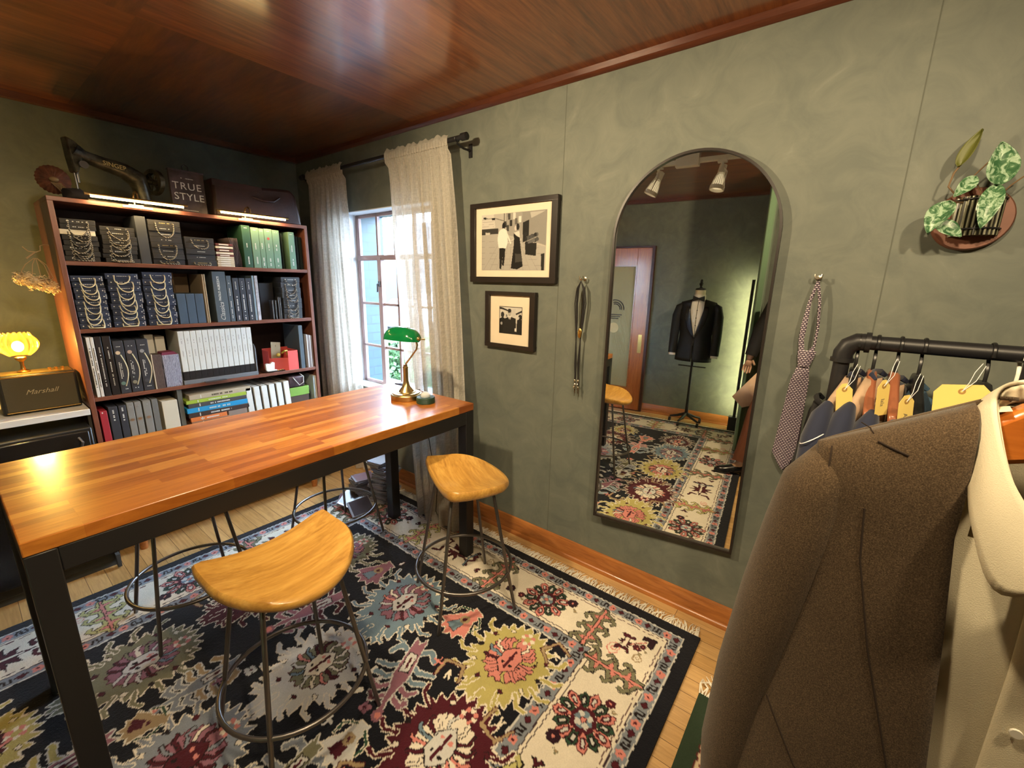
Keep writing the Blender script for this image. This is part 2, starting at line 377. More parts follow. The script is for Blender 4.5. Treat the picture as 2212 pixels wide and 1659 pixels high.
def hedge(x0, x1, y0, y1, z1, label):
    m = MB(); n = 0
    rr = random.Random(5)
    m.box(x0+.1, x1-.1, y0+.1, y1-.1, -.6, z1-.1)
    for i in range(2600):
        f = rr.random(); y = rr.uniform(y0, y1); z = rr.uniform(-.6, z1)
        if f < .6: c = Vector((x0+rr.uniform(-.06, .08), y, z))
        elif f < .9: c = Vector((rr.uniform(x0, x1), y, z1+rr.uniform(-.08, .06)))
        else: c = Vector((x1, y, z))
        d1 = Vector((rr.uniform(-1, 1), rr.uniform(-1, 1), rr.uniform(-1, 1))).normalized(); d2 = d1.orthogonal(); s = rr.uniform(.05, .09)
        m.add([c-d1*s, c+d2*s*.45, c+d1*s, c-d2*s*.45], [(0, 1, 2, 3)])
    o = obj('hedge', m, mat('sunlit hedge leaves', (.034, .080, .024), .6, var=.5, vscale=5), smooth=False); tag(o, label, 'hedge')
hedge(3.4, 4.3, 2.2, 7.5, .36, 'green clipped hedge growing outside the window')
def car(name, x, y, rz, colr, label):
    t = thing(name, label, 'car', (x, y, -.6), rz, 'cars parked outside the window')
    prof = [(-2.1, .35), (-2.05, .75), (-1.3, .95), (-.75, 1.38), (.6, 1.42), (1.35, .98), (2.0, .85), (2.12, .4), (2.0, .28), (-2.0, .28)]
    m = MB(); m.prism(prof, lambda a, b_, t_: (a, t_, b_), -.85, .85); obj('car_body', m, mat('car paint '+name+str(x), colr, .3, coat=.5), t, bev=.06)
    m = MB(); m.prism([(-1.2, .97), (-.7, 1.34), (.55, 1.37), (1.2, 1.0)], lambda a, b_, t_: (a, t_, b_), -.862, .862); obj('car_windows', m, mat('car glass', (.05, .07, .09), .1), t)
    for sx in (-1.3, 1.3):
        for sy in (-.86, .66):
            m = MB(); m.lathe([(.05, 0), (.3, .0), (.33, .03), (.33, .17), (.3, .2), (.05, .2)], (sx, sy, .33), 20, 'Y'); obj('wheel', m, mat('tyre rubber', (.03, .03, .03), .8), t)
car('car', 9.4, 9.6, 1.45, (.10, .107, .115), 'white car parked nearest behind the hedge outside the window')
car('car', 15.5, 15.5, 1.2, (.035, .045, .06), 'grey car parked farther off by the pale building outside')
bt = thing('apartment_building', 'pale apartment building with rows of windows seen far outside', 'building', (30, 34, -.6))
m = MB(); m.box(24, 40, 16, 27.5, -.6, 6.3); obj('wall', m, mat('pale stucco', (.060, .065, .075), .8), bt, world=True)
m = MB(); m.box(24, 44, 27.5, 40, -.6, 3.2); obj('wall', m, mat('grey stucco', (.035, .042, .05), .8), bt, world=True)
m = MB()
for i in range(10):
    for j in range(4): m.box(23.95, 24.02, 16.6+i*1.08, 17.2+i*1.08, .8+j*1.4, 1.7+j*1.4)
w_ = obj('window', m, mat('far window glass', (.012, .018, .028), .4), bt, world=True); w_['kind'] = 'stuff'
# ---- door on the left wall (seen in the mirror)
dr = bpy.data.objects.new('door_1', None); COL.objects.link(dr); dr.location = (-3.28, -1.8, 0); dr['kind'] = 'structure'
M_door = wood('varnished mahogany door', (.24, .062, .012), (.42, .125, .022), (.56, .19, .04), 'Z', .7, .3, .3)
DX = -3.3; dy0, dy1 = -2.245, -1.38
m = MB(); m.box(DX+.0005, DX+.035, dy0, dy1, .005, 1.95)
m2 = MB()
def frame(m, X0, X1, a0, a1, b0, b1, w0, w1, wb, wt):
    m.box(X0, X1, a0, a0+w0, b0, b1); m.box(X0, X1, a1-w1, a1, b0, b1); m.box(X0, X1, a0+w0, a1-w1, b0, b0+wb); m.box(X0, X1, a0+w0, a1-w1, b1-wt, b1)
m = MB(); frame(m, DX+.0005, DX+.04, dy0+.02, dy1-.02, .008, 1.93, .165, .165, .27, .20); obj('door_leaf', m, M_door, dr, world=True, bev=.003)
m = MB(); frame(m, DX+.0005, DX+.055, dy0-.01, dy1+.01, .003, 1.95, .03, .03, .003, .018); obj('door_frame', m, mat('dark door jamb', (.05, .014, .006), .4), dr, world=True)
m = MB(); frame(m, DX+.012, DX+.046, dy0+.18, dy1-.18, .272, 1.737, .014, .014, .014, .014); obj('glazing_bead', m, M_trimw, dr, world=True)
def reeded():
    m, nt, b = new_mat('reeded privacy glass'); v = coords(nt, (1, 1, 1)); w = nt.nodes.new('ShaderNodeTexWave'); w.bands_direction = 'Y'; w.inputs['Scale'].default_value = 38; nt.links.new(v, w.inputs[0])
    nt.links.new(ramp(nt, w.outputs[1], [(.2, (.34, .35, .22)), (.8, (.58, .57, .38))]), b.inputs['Base Color']); b.inputs['Roughness'].default_value = .35
    bumpn(nt, b, w.outputs[1], .6, .003); return m
m = MB(); m.box(DX+.014, DX+.022, dy0+.19, dy1-.19, .285, 1.725); obj('door_pane', m, reeded(), dr, world=True)
gx = DX+.024; F = lambda a, b_, t: (gx+t, a, b_)
M_ink = mat('black vinyl lettering', (.02, .02, .02), .5)
m = MB()
def arcs(m, cy, cz, r, w, a0, a1, n=18):
    P = [(cy+r*math.cos(a0+(a1-a0)*i/n), cz+r*math.sin(a0+(a1-a0)*i/n)) for i in range(n+1)]; Q = [(cy+(r-w)*math.cos(a0+(a1-a0)*i/n), cz+(r-w)*math.sin(a0+(a1-a0)*i/n)) for i in range(n+1)]
    for i in range(n): m.prism([P[i], P[i+1], Q[i+1], Q[i]], F, 0, .001)
for r in (.115, .088, .068): arcs(m, -1.83, 1.225, r, .012, PI*.40, PI*1.02)
for z, l in ((1.165, .0), (1.142, .02), (1.120, .04)): m.prism([(-1.92+l, z), (-1.73, z), (-1.715, z-.011), (-1.92+l, z-.011)], F, 0, .001)
lay(obj('door_logo', m, M_ink, dr, world=True), 'black stylised letter logo of parallel curved lines on the glass')
m = MB(); m.lathe([(.001, 0), (.062, 0), (.062, .0015), (.001, .0015)], (gx, -1.83, 1.0), 36, 'X'); lay(obj('door_sticker', m, mat('cream vinyl', (.75, .68, .42), .5), dr, world=True), 'round cream sticker on the glass')
M_brass = mat('worn brass', (.62, .40, .13), .28, 1.0)
m = MB(); m.box(DX+.04, DX+.045, -2.19, -2.145, .72, .94); m.box(DX+.045, DX+.047, -2.177, -2.158, .74, .92); obj('door_handle', m, M_brass, dr, world=True, bev=.002)
# ================================================================== THE RUG
def make_rug():
    RX0, RX1, RY0, RY1 = -3.05, -.15, -3.435, -1.06
    navy = S('#0c0e19'); cream = S('#e0d8c8'); grey = S('#7f8792'); maroon = S('#4a1220'); pink = S('#d0847c'); olive = S('#77765f'); lime = S('#b7b277'); blue = S('#6d8494')
    black = S('#1a1014'); white = S('#c9c9c6'); mauve = S('#8f6272'); green = S('#2c4a38'); plum = S('#2a0f1e'); tan = S('#a08c6c'); dk = S('#3a2830')
    w = Weave(RX0, RX1, RY0, RY1, .004, navy, .006); R = random.Random(11)
    def ring(d0, d1, col): 
        w.rect(RX0+d0, RX1-d0, RY0+d0, RY1-d0, col)
    ring(.052, 0, white); ring(.058, 0, grey); ring(.100, 0, white); ring(.105, 0, dk); ring(.109, 0, cream)
    ring(.120, 0, maroon); ring(.123, 0, cream)
    ring(.335, 0, dk); ring(.339, 0, cream); ring(.352, 0, dk); ring(.357, 0, grey); ring(.410, 0, white); ring(.418, 0, navy)
    # guard stripes: small flowers and hooks
    def guards(d0, d1):
        c = (d0+d1)/2; h = (d1-d0)/2-.006
        def sm(x, y, k, vert):
            def T(a, b): return (x+a, y+b) if not vert else (x+b, y+a)
            if k % 3 == 0:
                for a in range(5): w.disc(*T(.011*math.cos(a*1.257), .011*math.sin(a*1.257)), .0075, pink)
                w.disc(x, y, .005, maroon)
            elif k % 3 == 1:
                w.line([T(-.016, -.012), T(-.016, .012), T(-.002, .012), T(-.002, -.012), T(.014, -.012), T(.014, .012)], .007, black)
            else: w.po([T(-.016, 0), T(0, .013), T(.016, 0), T(0, -.013)], maroon, black, .002)
        L = RX1-RX0-2*c; n = int(L/.042)
        for i in range(n+1):
            x = RX0+c+L*i/n; sm(x, RY0+c, i, False); sm(x, RY1-c, i+1, False)
        L = RY1-RY0-2*c; n = int(L/.042)
        for i in range(1, n):
            y = RY0+c+L*i/n; sm(RX0+c, y, i, True); sm(RX1-c, y, i+2, True)
    guards(.058, .100); guards(.357, .410)
    def rosette(x, y, s, a0=0):
        for k in range(14):
            a = a0+2*PI*k/14; l = s*(1.0 if k % 2 else .92); ca, sa = math.cos(a), math.sin(a)
            T = lambda u, v: (x+u*ca-v*sa, y+u*sa+v*ca)
            P = [T(.38*l, 0), T(.55*l, .12*l), T(.85*l, .15*l), T(l, 0), T(.85*l, -.15*l), T(.55*l, -.12*l)]
            c = pink if k % 2 else green
            w.po(P, c, maroon if k % 2 else black, .004); w.line([T(.6*l, 0), T(.8*l, 0)], .02, maroon if k % 2 else black); w.line([T(.63*l, 0), T(.77*l, 0)], .009, white)
        w.poly([(x+.44*s*math.cos(a0+PI*k/4), y+.44*s*math.sin(a0+PI*k/4)) for k in range(8)], maroon)
        for k in range(8): w.disc(x+.2*s*math.cos(a0+PI*k/4), y+.2*s*math.sin(a0+PI*k/4), .1*s, white if k % 2 else blue)
        w.disc(x, y, .08*s, pink)
    def dflower(x, y, s, c=plum):
        for k in range(7): w.disc(x+.6*s*math.cos(k*.898), y+.6*s*math.sin(k*.898), .38*s, c)
        w.disc(x, y, .6*s, c); w.disc(x, y, .2*s, pink)
        w.po([(x-1.6*s, y-1.2*s), (x-1.0*s, y-.8*s), (x-1.3*s, y-1.6*s)], tan, olive, .002)
    def vine(x, y, s, ang, c=olive, c2=pink):
        ca, sa = math.cos(ang), math.sin(ang); T = lambda u, v: (x+s*(u*ca-v*sa), y+s*(u*sa+v*ca))
        for side in (1, -1):
            o = .18 if side < 0 else 0
            P = [T(-1.0, .02*side)]
            for k in range(3):
                u = -.9+o+k*.62; P += [T(u, .07*side), T(u+.18, .42*side), T(u+.32, .07*side)]
            P.append(T(1.0, .03*side)); w.lo(P, .020, c, black, .004)
            for k in range(3):
                u = -.72+o+k*.62; w.lo([T(u, .4*side), T(u-.14, .56*side), T(u-.26, .48*side)], .013, c, black, .003)
                w.po([T(u-.10, .05*side), T(u, .30*side), T(u+.10, .05*side)], c2, maroon, .002)
        w.lo([T(-1.0, 0), T(1.0, 0)], .010, c2, black, .003)
    def burst(x, y, s, ang, c=maroon):
        ca, sa = math.cos(ang), math.sin(ang); T = lambda u, v: (x+s*(u*ca-v*sa), y+s*(u*sa+v*ca)); P = []
        for k in range(18):
            a = 2*PI*k/18; r = 1.0 if k % 2 else .42; P.append(T(r*math.cos(a)*(1.0 if abs(math.sin(a)) < .6 else .7), r*.8*math.sin(a)))
        w.po(P, c, black, .003); w.line([T(-.6, 0), T(.6, 0)], .012, cream); w.lo([T(-1.3, .7), T(-.9, .55), T(-.95, .2)], .012, c, black, .002); w.lo([T(-1.3, -.7), T(-.9, -.55), T(-.95, -.2)], .012, c, black, .002)
        w.lo([T(1.2, .6), T(1.0, .3), T(1.3, 0), T(1.0, -.3), T(1.2, -.6)], .012, c, black, .002)
    def hexa(x, y, s, c=pink): 
        P = [(x+s*math.cos(PI*k/3), y+s*.75*math.sin(PI*k/3)) for k in range(6)]; w.po(P, cream, c, .005); w.disc(x, y, s*.4, c); w.disc(x, y, s*.22, cream)
    def arrow(x, y, s, ang, c=maroon):
        ca, sa = math.cos(ang), math.sin(ang); T = lambda u, v: (x+s*(u*ca-v*sa), y+s*(u*sa+v*ca))
        w.po([T(1, 0), T(0, .8), T(-.2, .35), T(.3, 0), T(-.2, -.35), T(0, -.8)], c, black, .003)
    # main border: motif sequence along all four sides
    def side(p0, p1, flip, start):
        p0 = Vector(p0); p1 = Vector(p1); L = (p1-p0).length; d = (p1-p0)/L; nn = Vector((-d.y, d.x))*flip; ang = math.atan2(d.y, d.x)
        n = max(4, int(round(L/.30)))
        for i in range(n):
            c = p0+d*(L*(i+.5)/n); k = (i+start) % 4; q = lambda u, v: (c.x+d.x*u+nn.x*v, c.y+d.y*u+nn.y*v)
            if k == 0: rosette(c.x, c.y, .116, ang); dflower(*q(.115, .055), .028); dflower(*q(-.115, -.05), .020, maroon)
            elif k == 1: vine(c.x, c.y, .128, ang+PI/2, lime if i % 2 else olive); hexa(*q(.09, -.05), .025); arrow(*q(-.10, .05), .025, ang)
            elif k == 2:
                burst(c.x, c.y, .100, ang+PI/2*(i % 2)); w.lo([q(.11, -.07), q(.09, 0), q(.11, .07)], .008, blue, black, .002); dflower(*q(.12, .03), .014, maroon); dflower(*q(.115, .058), .013, plum)
            else: vine(c.x, c.y, .128, ang+PI/2, olive); hexa(*q(-.095, .045), .022, tan); arrow(*q(-.10, -.05), .024, ang+PI); dflower(*q(.12, -.045), .026)
    b = .229
    ax0, ax1, ay0, ay1 = RX0+b, RX1-b, RY0+b, RY1-b
    side((ax1, -1.42), (ax1, -2.93), 1, 0)
    side((ax0, -1.40), (ax0, -3.02), -1, 2)
    side((-.62, ay1), (-2.5, ay1), 1, 2)
    side((-.64, ay0), (-2.5, ay0), -1, 0)
    for (x, y) in ((ax1, ay0), (ax1, ay1), (ax0, ay0), (ax0, ay1)):
        sx = 1 if x > -1.5 else -1; sy = 1 if y > -2 else -1
        vine(x-.005*sx, y-.165*sy, .118, 0 if sx > 0 else PI); vine(x-.165*sx, y-.005*sy, .118, PI/2*sy)
        arrow(x+.055*sx, y+.055*sy, .045, math.atan2(sy, sx), plum); hexa(x-.06*sx, y-.05*sy, .03); hexa(x-.05*sx, y+.05*sy, .02, tan)
        dflower(x, y+.03*sy, .018, maroon); dflower(x+.02*sx, y+.05*sy, .015, maroon); burst(x, y-.02*sy, .035, 0)
        w.lo([(x, y), (x+.05*sx, y+.05*sy)], .004, pink, black, .002)
    # field
    def palmette(x, y, s, ang, edge, body, inner, ol=cream, seed=0):
        rr = random.Random(seed); ca, sa = math.cos(ang), math.sin(ang); T = lambda u, v: (x+s*(u*ca-v*sa), y+s*(u*sa+v*ca))
        def outl(k, fing, n=26, tip=.35):
            P = []
            for i in range(n*2):
                a = PI*2*i/(n*2); base = .78+.22*max(0, math.cos(a))**6*tip*4; r = base*(1+(fing if i % 2 else -fing*.6))
                P.append(T(r*k*math.cos(a)*1.0, r*k*math.sin(a)*.92))
            return P
        w.po(outl(1.08, .13), edge, ol, .005)
        w.lo([T(.85, 0), T(1.28, .0)], .018, edge, ol, .004)
        for sg in (1, -1):
            for k in range(5):
                a = (.35+.42*k)*sg; r0 = .75; w.lo([T(r0*math.cos(a), r0*math.sin(a)), T(1.0*math.cos(a), 1.0*math.sin(a)), T(1.12*math.cos(a+.12*sg), 1.12*math.sin(a+.12*sg))], .013, edge, ol, .004)
        w.po(outl(.66, .09, 18, 0), body, maroon if body != maroon else cream, .004)
        for sg in (1, -1):
            for k in range(7):
                a = (.25+.42*k)*sg; c = rr.choice([inner, ol, maroon, pink, edge, blue]); w.lo([T(.22*math.cos(a), .22*math.sin(a)), T(.40*math.cos(a), .44*math.sin(a)), T(.52*math.cos(a+.15*sg), .52*math.sin(a+.15*sg))], .010, c, black, .003)
            for k in range(5):
                a = (.4+.55*k)*sg; w.po([T(.72*math.cos(a)+.05, .72*math.sin(a)), T(.72*math.cos(a), .72*math.sin(a)+.06), T(.72*math.cos(a)-.05, .72*math.sin(a)), T(.72*math.cos(a), .72*math.sin(a)-.06)], [maroon, cream, black][k % 3], black, .002)
        w.po([T(-.34, 0), T(-.14, .2), T(.16, .2), T(.34, 0), T(.16, -.2), T(-.14, -.2)], inner, black, .004)
        w.line([T(-.2, 0), T(.2, 0)], .014, maroon); w.disc(*T(-.12, .09), .008, pink); w.disc(*T(-.12, -.09), .008, pink); w.disc(*T(.12, .09), .007, black); w.disc(*T(.12, -.09), .007, black)
        for k in range(8): w.disc(*T(-.62+.11*math.cos(k*PI/4), .11*math.sin(k*PI/4)), .009, pink if k % 2 else ol)
    def crab(x, y, s, ang, c1, c2, ol=white):
        s *= 1.2
        ca, sa = math.cos(ang), math.sin(ang); T = lambda u, v: (x+s*(u*ca-v*sa), y+s*(u*sa+v*ca))
        for sg in (1, -1):
            for k in range(4):
                u = -.1+.25*k; w.lo([T(u, .08*sg), T(u+.14, .30*sg), T(u+.12-.03*k, (.62-.08*k)*sg)], .017, c1 if k > 1 else c2, ol, .005)
            w.lo([T(-.35, .05*sg), T(-.5, .35*sg), T(-.3, .5*sg)], .02, c2, ol, .005)
        w.po([T(-.75, .12), T(.2, .17), T(.55, .06), T(1.0, .02), T(1.0, -.04), T(.5, -.06), T(.2, -.17), T(-.75, -.12), T(-.6, 0)], c1, ol, .005)
        w.po([T(-.35, .09), T(.1, .09), T(.1, -.09), T(-.35, -.09)], ol, black, .004); w.line([T(-.25, 0), T(0, 0)], .01, maroon); w.disc(*T(1.05, 0), .022, c1); w.disc(*T(1.05, 0), .012, pink)
    def small(x, y, s, ang, c1, c2):
        s *= 1.15
        ca, sa = math.cos(ang), math.sin(ang); T = lambda u, v: (x+s*(u*ca-v*sa), y+s*(u*sa+v*ca)); P = []
        for k in range(10):
            a = -1.2+2.4*k/9; r = 1.0 if k % 2 else .72; P.append(T(r*math.cos(a), r*math.sin(a)))
        w.po(P+[T(-.4, .35), T(-1, .3), T(-1, -.3), T(-.4, -.35)], c1, cream, .004); w.po([T(.55, .3), T(.0, .18), T(0, -.18), T(.55, -.3)], c2, maroon, .003); w.disc(*T(-.2, 0), s*.25, tan); w.disc(*T(-.2, 0), s*.1, maroon)
        for sg in (1, -1): w.lo([T(-.8, .3*sg), T(-.5, .8*sg), T(0, .75*sg)], .008, green, cream, .003)
    yel = S('#b3a968')
    PAL = [(-.78, -1.68, .18, PI, olive, mauve, cream), (-1.22, -1.66, .18, PI, maroon, plum, white), (-1.68, -1.72, .19, PI, olive, mauve, white), (-2.14, -1.74, .18, PI, yel, maroon, cream), (-2.42, -1.66, .12, PI, blue, grey, white),
           (-.82, -2.26, .205, PI, blue, mauve, white), (-1.25, -2.27, .19, PI, white, olive, cream), (-1.70, -2.27, .19, PI, grey, mauve, maroon), (-2.14, -2.27, .19, PI, maroon, tan, cream), (-2.44, -2.3, .12, PI, yel, pink, white),
           (-.76, -2.85, .19, PI, yel, pink, pink), (-1.17, -2.88, .20, PI, maroon, cream, white), (-1.62, -2.87, .19, PI, yel, pink, cream), (-2.06, -2.86, .19, PI, blue, mauve, white), (-2.40, -2.85, .14, PI, maroon, cream, pink)]
    PAL = [p[:2]+(p[2]*1.07,)+p[3:] for p in PAL]
    for i, p in enumerate(PAL): palmette(*p, seed=i)
    crab(-1.05, -2.55, .16, PI*1.12, mauve, blue); crab(-1.10, -1.965, .16, PI*.95, mauve, maroon); crab(-1.52, -2.57, .14, PI*1.05, olive, grey); crab(-1.55, -2.0, .13, PI, grey, tan); crab(-1.98, -2.55, .15, PI, pink, blue); crab(-1.95, -2.0, .15, PI, mauve, yel)
    small(-.74, -2.555, .085, PI*.9, pink, blue); small(-.78, -1.965, .085, PI*.95, mauve, blue); small(-1.36, -2.62, .07, PI, white, maroon); small(-2.3, -2.56, .08, PI, pink, blue); small(-2.3, -2.0, .08, PI, olive, blue); small(-1.75, -2.03, .06, PI*.8, tan, maroon)
    for (x, y, a) in ((-.95, -2.70, .3), (-1.0, -2.98, 2.9), (-1.38, -2.9, 0), (-.62, -2.98, 1), (-1.42, -2.72, 2), (-1.85, -2.75, 1), (-1.4, -1.5, 2)):
        ca, sa = math.cos(a), math.sin(a); T = lambda u, v: (x+u*ca-v*sa, y+u*sa+v*ca)
        w.lo([T(-.03, .05), T(.04, .04), T(.04, -.04), T(-.03, -.05)], .011, tan, maroon, .003); w.line([T(-.03, .01), T(.0, .0), T(-.03, -.01)], .009, cream)
    for i in range(150):
        x = R.uniform(RX0+.46, RX1-.46); y = R.uniform(RY0+.46, RY1-.46)
        if any((x-p[0])**2+(y-p[1])**2 < (p[2]*1.25)**2 for p in PAL): continue
        if abs(w.c[int((y-RY0)/.004), int((x-RX0)/.004)].sum()-sum(navy)) > .01: continue
        c = R.choice([white, pink, mauve, blue, cream]); k = i % 3; s = .018
        if k == 0:
            for a in range(4): w.disc(x+s*.8*math.cos(a*PI/2+.7), y+s*.8*math.sin(a*PI/2+.7), s*.55, c)
            w.disc(x, y, .005, maroon)
        elif k == 1: w.line([(x-s, y), (x+s, y)], .009, c); w.line([(x, y-s), (x, y+s)], .009, c)
        else: w.po([(x-s, y), (x, y+s*.6), (x+s, y), (x, y-s*.6)], c, maroon, .002)
    hs = w.rs.rand(w.ny, w.nx)
    it = iter(hs.ravel())
    rt = thing('rug', 'large navy and cream oriental rug with palmettes under the stools', 'rug', ((RX0+RX1)/2, (RY0+RY1)/2, 0))
    ox, oy = rt.location.x, rt.location.y
    o = w.mesh('pile', lambda x, y: (x-ox, y-oy, .0115+.0012*next(it)), pattern_mat('wool pile', .95, .15, .5), rt)
    m = MB(); m.box(RX0, RX1, RY0, RY1, .001, .0112); obj('backing', m, mat('navy rug edge', navy, .9), rt, world=True)
    fr = random.Random(2); M_fr = mat('cotton fringe', (.78, .75, .66), .9)
    for (xe, sg) in ((RX1, 1), (RX0, -1)):
        m = MB(); y = RY0+.01
        while y < RY1-.005:
            a = fr.uniform(-.5, .5); l = fr.uniform(.05, .075)
            P = [(xe-.004*sg, y, .009), (xe+sg*.3*l, y+a*.010, .012), (xe+sg*.7*l, y+a*.03+fr.uniform(-.006, .006), .005), (xe+sg*l, y+a*.045+fr.uniform(-.008, .008), .003)]
            m.tube(P, [.0032, .0036, .0032, .0015], 4, flat=.7); y += .0056
        f = obj('fringe', m, M_fr, rt, world=True); f['kind'] = 'stuff'
make_rug()
# small green runner overlapping at the right
def make_runner():
    a = math.radians(-1); X0, X1, Y0, Y1 = -2.6, -.42, -4.3, -3.50
    g = S('#2b3a2a'); w = Weave(X0, X1, Y0, Y1, .005, g, .005); cr = S('#cbb79a'); mr = S('#5a1a22'); pk = S('#c08070')
    w.rect(X0+.06, X1-.06, Y0+.055, Y1-.055, mr); w.rect(X0+.065, X1-.065, Y0+.06, Y1-.06, cr); w.rect(X0+.095, X1-.095, Y0+.09, Y1-.09, mr); w.rect(X0+.1, X1-.1, Y0+.095, Y1-.095, g)
    for i in range(70):
        x = X0+.08+i*.03; w.disc(x, Y1-.075, .008, mr); w.disc(x, Y1-.075, .004, pk)
    for i in range(24):
        y = Y0+.08+i*.028; w.disc(X1-.08, y, .008, mr); w.disc(X1-.08, y, .004, pk)
    w.rect(X0+.1, X1-.14, Y0+.12, Y1-.12, mr); w.rect(X0+.105, X1-.145, Y0+.125, Y1-.125, cr)
    for i in range(60):
        for j in range(17):
            x = X0+.13+i*.034; y = Y0+.15+j*.034; w.po([(x-.014, y), (x, y+.014), (x+.014, y), (x, y-.014)], [mr, g, pk][(i+j) % 3], S('#20202a'), .002)
    rt = thing('runner_rug', 'small dark green patterned runner rug below the brown jacket', 'rug', (-1.5, -3.9, 0))
    it = iter(w.rs.rand(w.ny*w.nx))
    w.mesh('pile', lambda x, y: (x+1.5, y+3.9, .0085+.001*next(it)), pattern_mat('green wool pile', .95, .1, .4), rt)
    m = MB(); m.box(X0, X1, Y0, Y1, .001, .0084); obj('backing', m, mat('green rug edge', g, .9), rt, world=True)
    m = MB(); fr = random.Random(9); y = Y0
    while y < Y1:
        l = fr.uniform(.06, .11); m.tube([(X1-.004, y, .008), (X1+.4*l, y+fr.uniform(-.02, .02), .020), (X1+l, y+fr.uniform(-.03, .04), .006)], [.0025, .003, .0012], 4); y += .006
    f = obj('fringe', m, MC['cotton fringe'], rt, world=True); f['kind'] = 'stuff'
make_runner()
# ================================================================== TABLE
M_blackm = mat('black powder coated steel', (.012, .012, .014), .42, .0, bump=.08, bscale=400)
def block_mat():
    m, nt, b = new_mat('butcher block staves')
    v = coords(nt); br = nt.nodes.new('ShaderNodeTexBrick'); br.offset = .43; br.offset_frequency = 3; br.squash = 1.0
    br.inputs['Scale'].default_value = 1; br.inputs['Brick Width'].default_value = .34; br.inputs['Row Height'].default_value = .036; br.inputs['Mortar Size'].default_value = .0006
    br.inputs['Color1'].default_value = (.0, .0, .0, 1); br.inputs['Color2'].default_value = (1, 1, 1, 1); br.inputs['Mortar'].default_value = (.3, .3, .3, 1); nt.links.new(v, br.inputs[0])
    base = ramp(nt, br.outputs[0], [(0, (.28, .078, .012)), (.35, (.40, .130, .018)), (.75, (.48, .18, .026)), (1, (.64, .30, .062))])
    n = noise(nt, coords(nt, (2.2, 34, 10)), 3, 5, .65, .8); n2 = noise(nt, coords(nt), 3, 3, .5)
    c = mixc(nt, .9, base, ramp(nt, n, [(.3, (.62, .52, .45)), (.62, (1, 1, 1))]), 'MULTIPLY')
    nt.links.new(c, b.inputs['Base Color']); b.inputs['Roughness'].default_value = .32; b.inputs['Coat Weight'].default_value = .35; b.inputs['Coat Roughness'].default_value = .16
    bumpn(nt, b, n, .05, .002); return m
M_block = block_mat()
TY = math.radians(1.0); TC = Vector((-1.128, -1.925, 0))
table = thing('work_table', 'long butcher block work table on a black square steel frame', 'table', TC, TY)
TL, TW, TH = .790, .345, .897
m = MB(); m.box(-TL, TL, -TW, TW, TH-.038, TH); obj('tabletop', m, M_block, table, bev=.003)
m = MB(); a = .029
for sy in (-1, 1): m.box(-TL+2*a, TL-2*a, sy*(TW-a)-a+.001, sy*(TW-a)+a-.001, TH-.105, TH-.0385)
for sx in (-1, 1): m.box(sx*(TL-a)-a+.001, sx*(TL-a)+a-.001, -TW+2*a, TW-2*a, TH-.105, TH-.0385)
obj('apron', m, M_blackm, table, bev=.003)
for sx in (-1, 1):
    for sy in (-1, 1):
        m = MB(); cx, cy = sx*(TL-a), sy*(TW-a); m.box(cx-a, cx+a, cy-a, cy+a, .0135, TH-.0385); obj('leg', m, M_blackm, table, bev=.003)
# ================================================================== STOOLS
M_seat = wood('honey wood stool seat', (.27, .115, .020), (.50, .255, .050), (.68, .41, .105), 'X', .55, .3, .35, 1.2)
M_rod = mat('gunmetal rod', (.16, .15, .145), .35, .9)
def make_stool(label):
    t = thing('bar_stool', label, 'stool', (0, 0, 0), 0, 'wooden saddle seat stools around the table')
    def P(u, k, side):
        ph = PI*2*u; c, s = math.cos(ph), math.sin(ph)
        if s > 0: r = 1/((abs(c)/.212)**14+(abs(s)/.125)**14)**(1/14.)   # straight back edge with pointed corners
        else: r = 1/((abs(c)/.212)**2.0+(abs(s)/.212)**2.0)**(1/2.0)
        rr = r*k; x, y = rr*c, rr*s+.005
        dip = .040*(x/.2)**2+.012*max(0, y/.12)**2-.010*max(0, -y/.21)**2
        if side > 0: z = .632+dip - (.010 if k > .97 else 0)
        else: z = .632+dip*.75-.030 - .014*(1-k**2) + (.010 if k > .97 else 0)
        return (x, y, z)
    m = MB(); n = 64; ks = [.001, .25, .5, .75, .9, .97, 1.0]
    vs_ = [P(i/n, k, 1) for k in ks for i in range(n)]+[P(i/n, k, -1) for k in ks[::-1] for i in range(n)]
    R = len(ks)*2
    m.add(vs_, [(j*n+i, j*n+(i+1) % n, (j+1)*n+(i+1) % n, (j+1)*n+i) for j in range(R-1) for i in range(n)])
    obj('seat', m, M_seat, t, ang=60)
    for sx in (-1, 1):
        for sy in (-1, 1):
            x0, y0, x1, y1 = sx*.115, sy*.095, sx*.185, sy*.185
            m = MB(); zt = .612; P_ = [(x0*.6, y0*.6, zt-.002), (x0*.9, y0*.9, zt-.004), (x0+(x1-x0)*.03, y0+(y1-y0)*.03, zt-.02), (x0+(x1-x0)*.5, y0+(y1-y0)*.5, zt/2), (x1, y1, .0135)]
            m.tube(P_, .0075, 10); obj('leg', m, M_rod, t)
    m = MB(); k = 1-.20/.612; r = math.hypot(.115+.07*k, .095+.09*k); m.tube([(r*math.cos(2*PI*i/48), r*math.sin(2*PI*i/48), .20) for i in range(48)], .0075, 10, closed=True)
    obj('foot_ring', m, M_rod, t)
    return t
st = make_stool('wooden saddle seat stool in the middle of the rug, in front of the table')
st.location = (-1.40, -2.42, 0); st.rotation_euler = (0, 0, math.radians(1.5))
dup(st, (-.610, -2.450, 0), math.radians(63.4), 'wooden stool at the right end of the table, beside the green wall')
dup(st, (-1.445, -1.555, 0), math.radians(180), 'left stool on the far side of the table, seat hidden by the top')
dup(st, (-.715, -1.505, 0), math.radians(184), 'right stool on the far side of the table, beside the stacked disc cases')
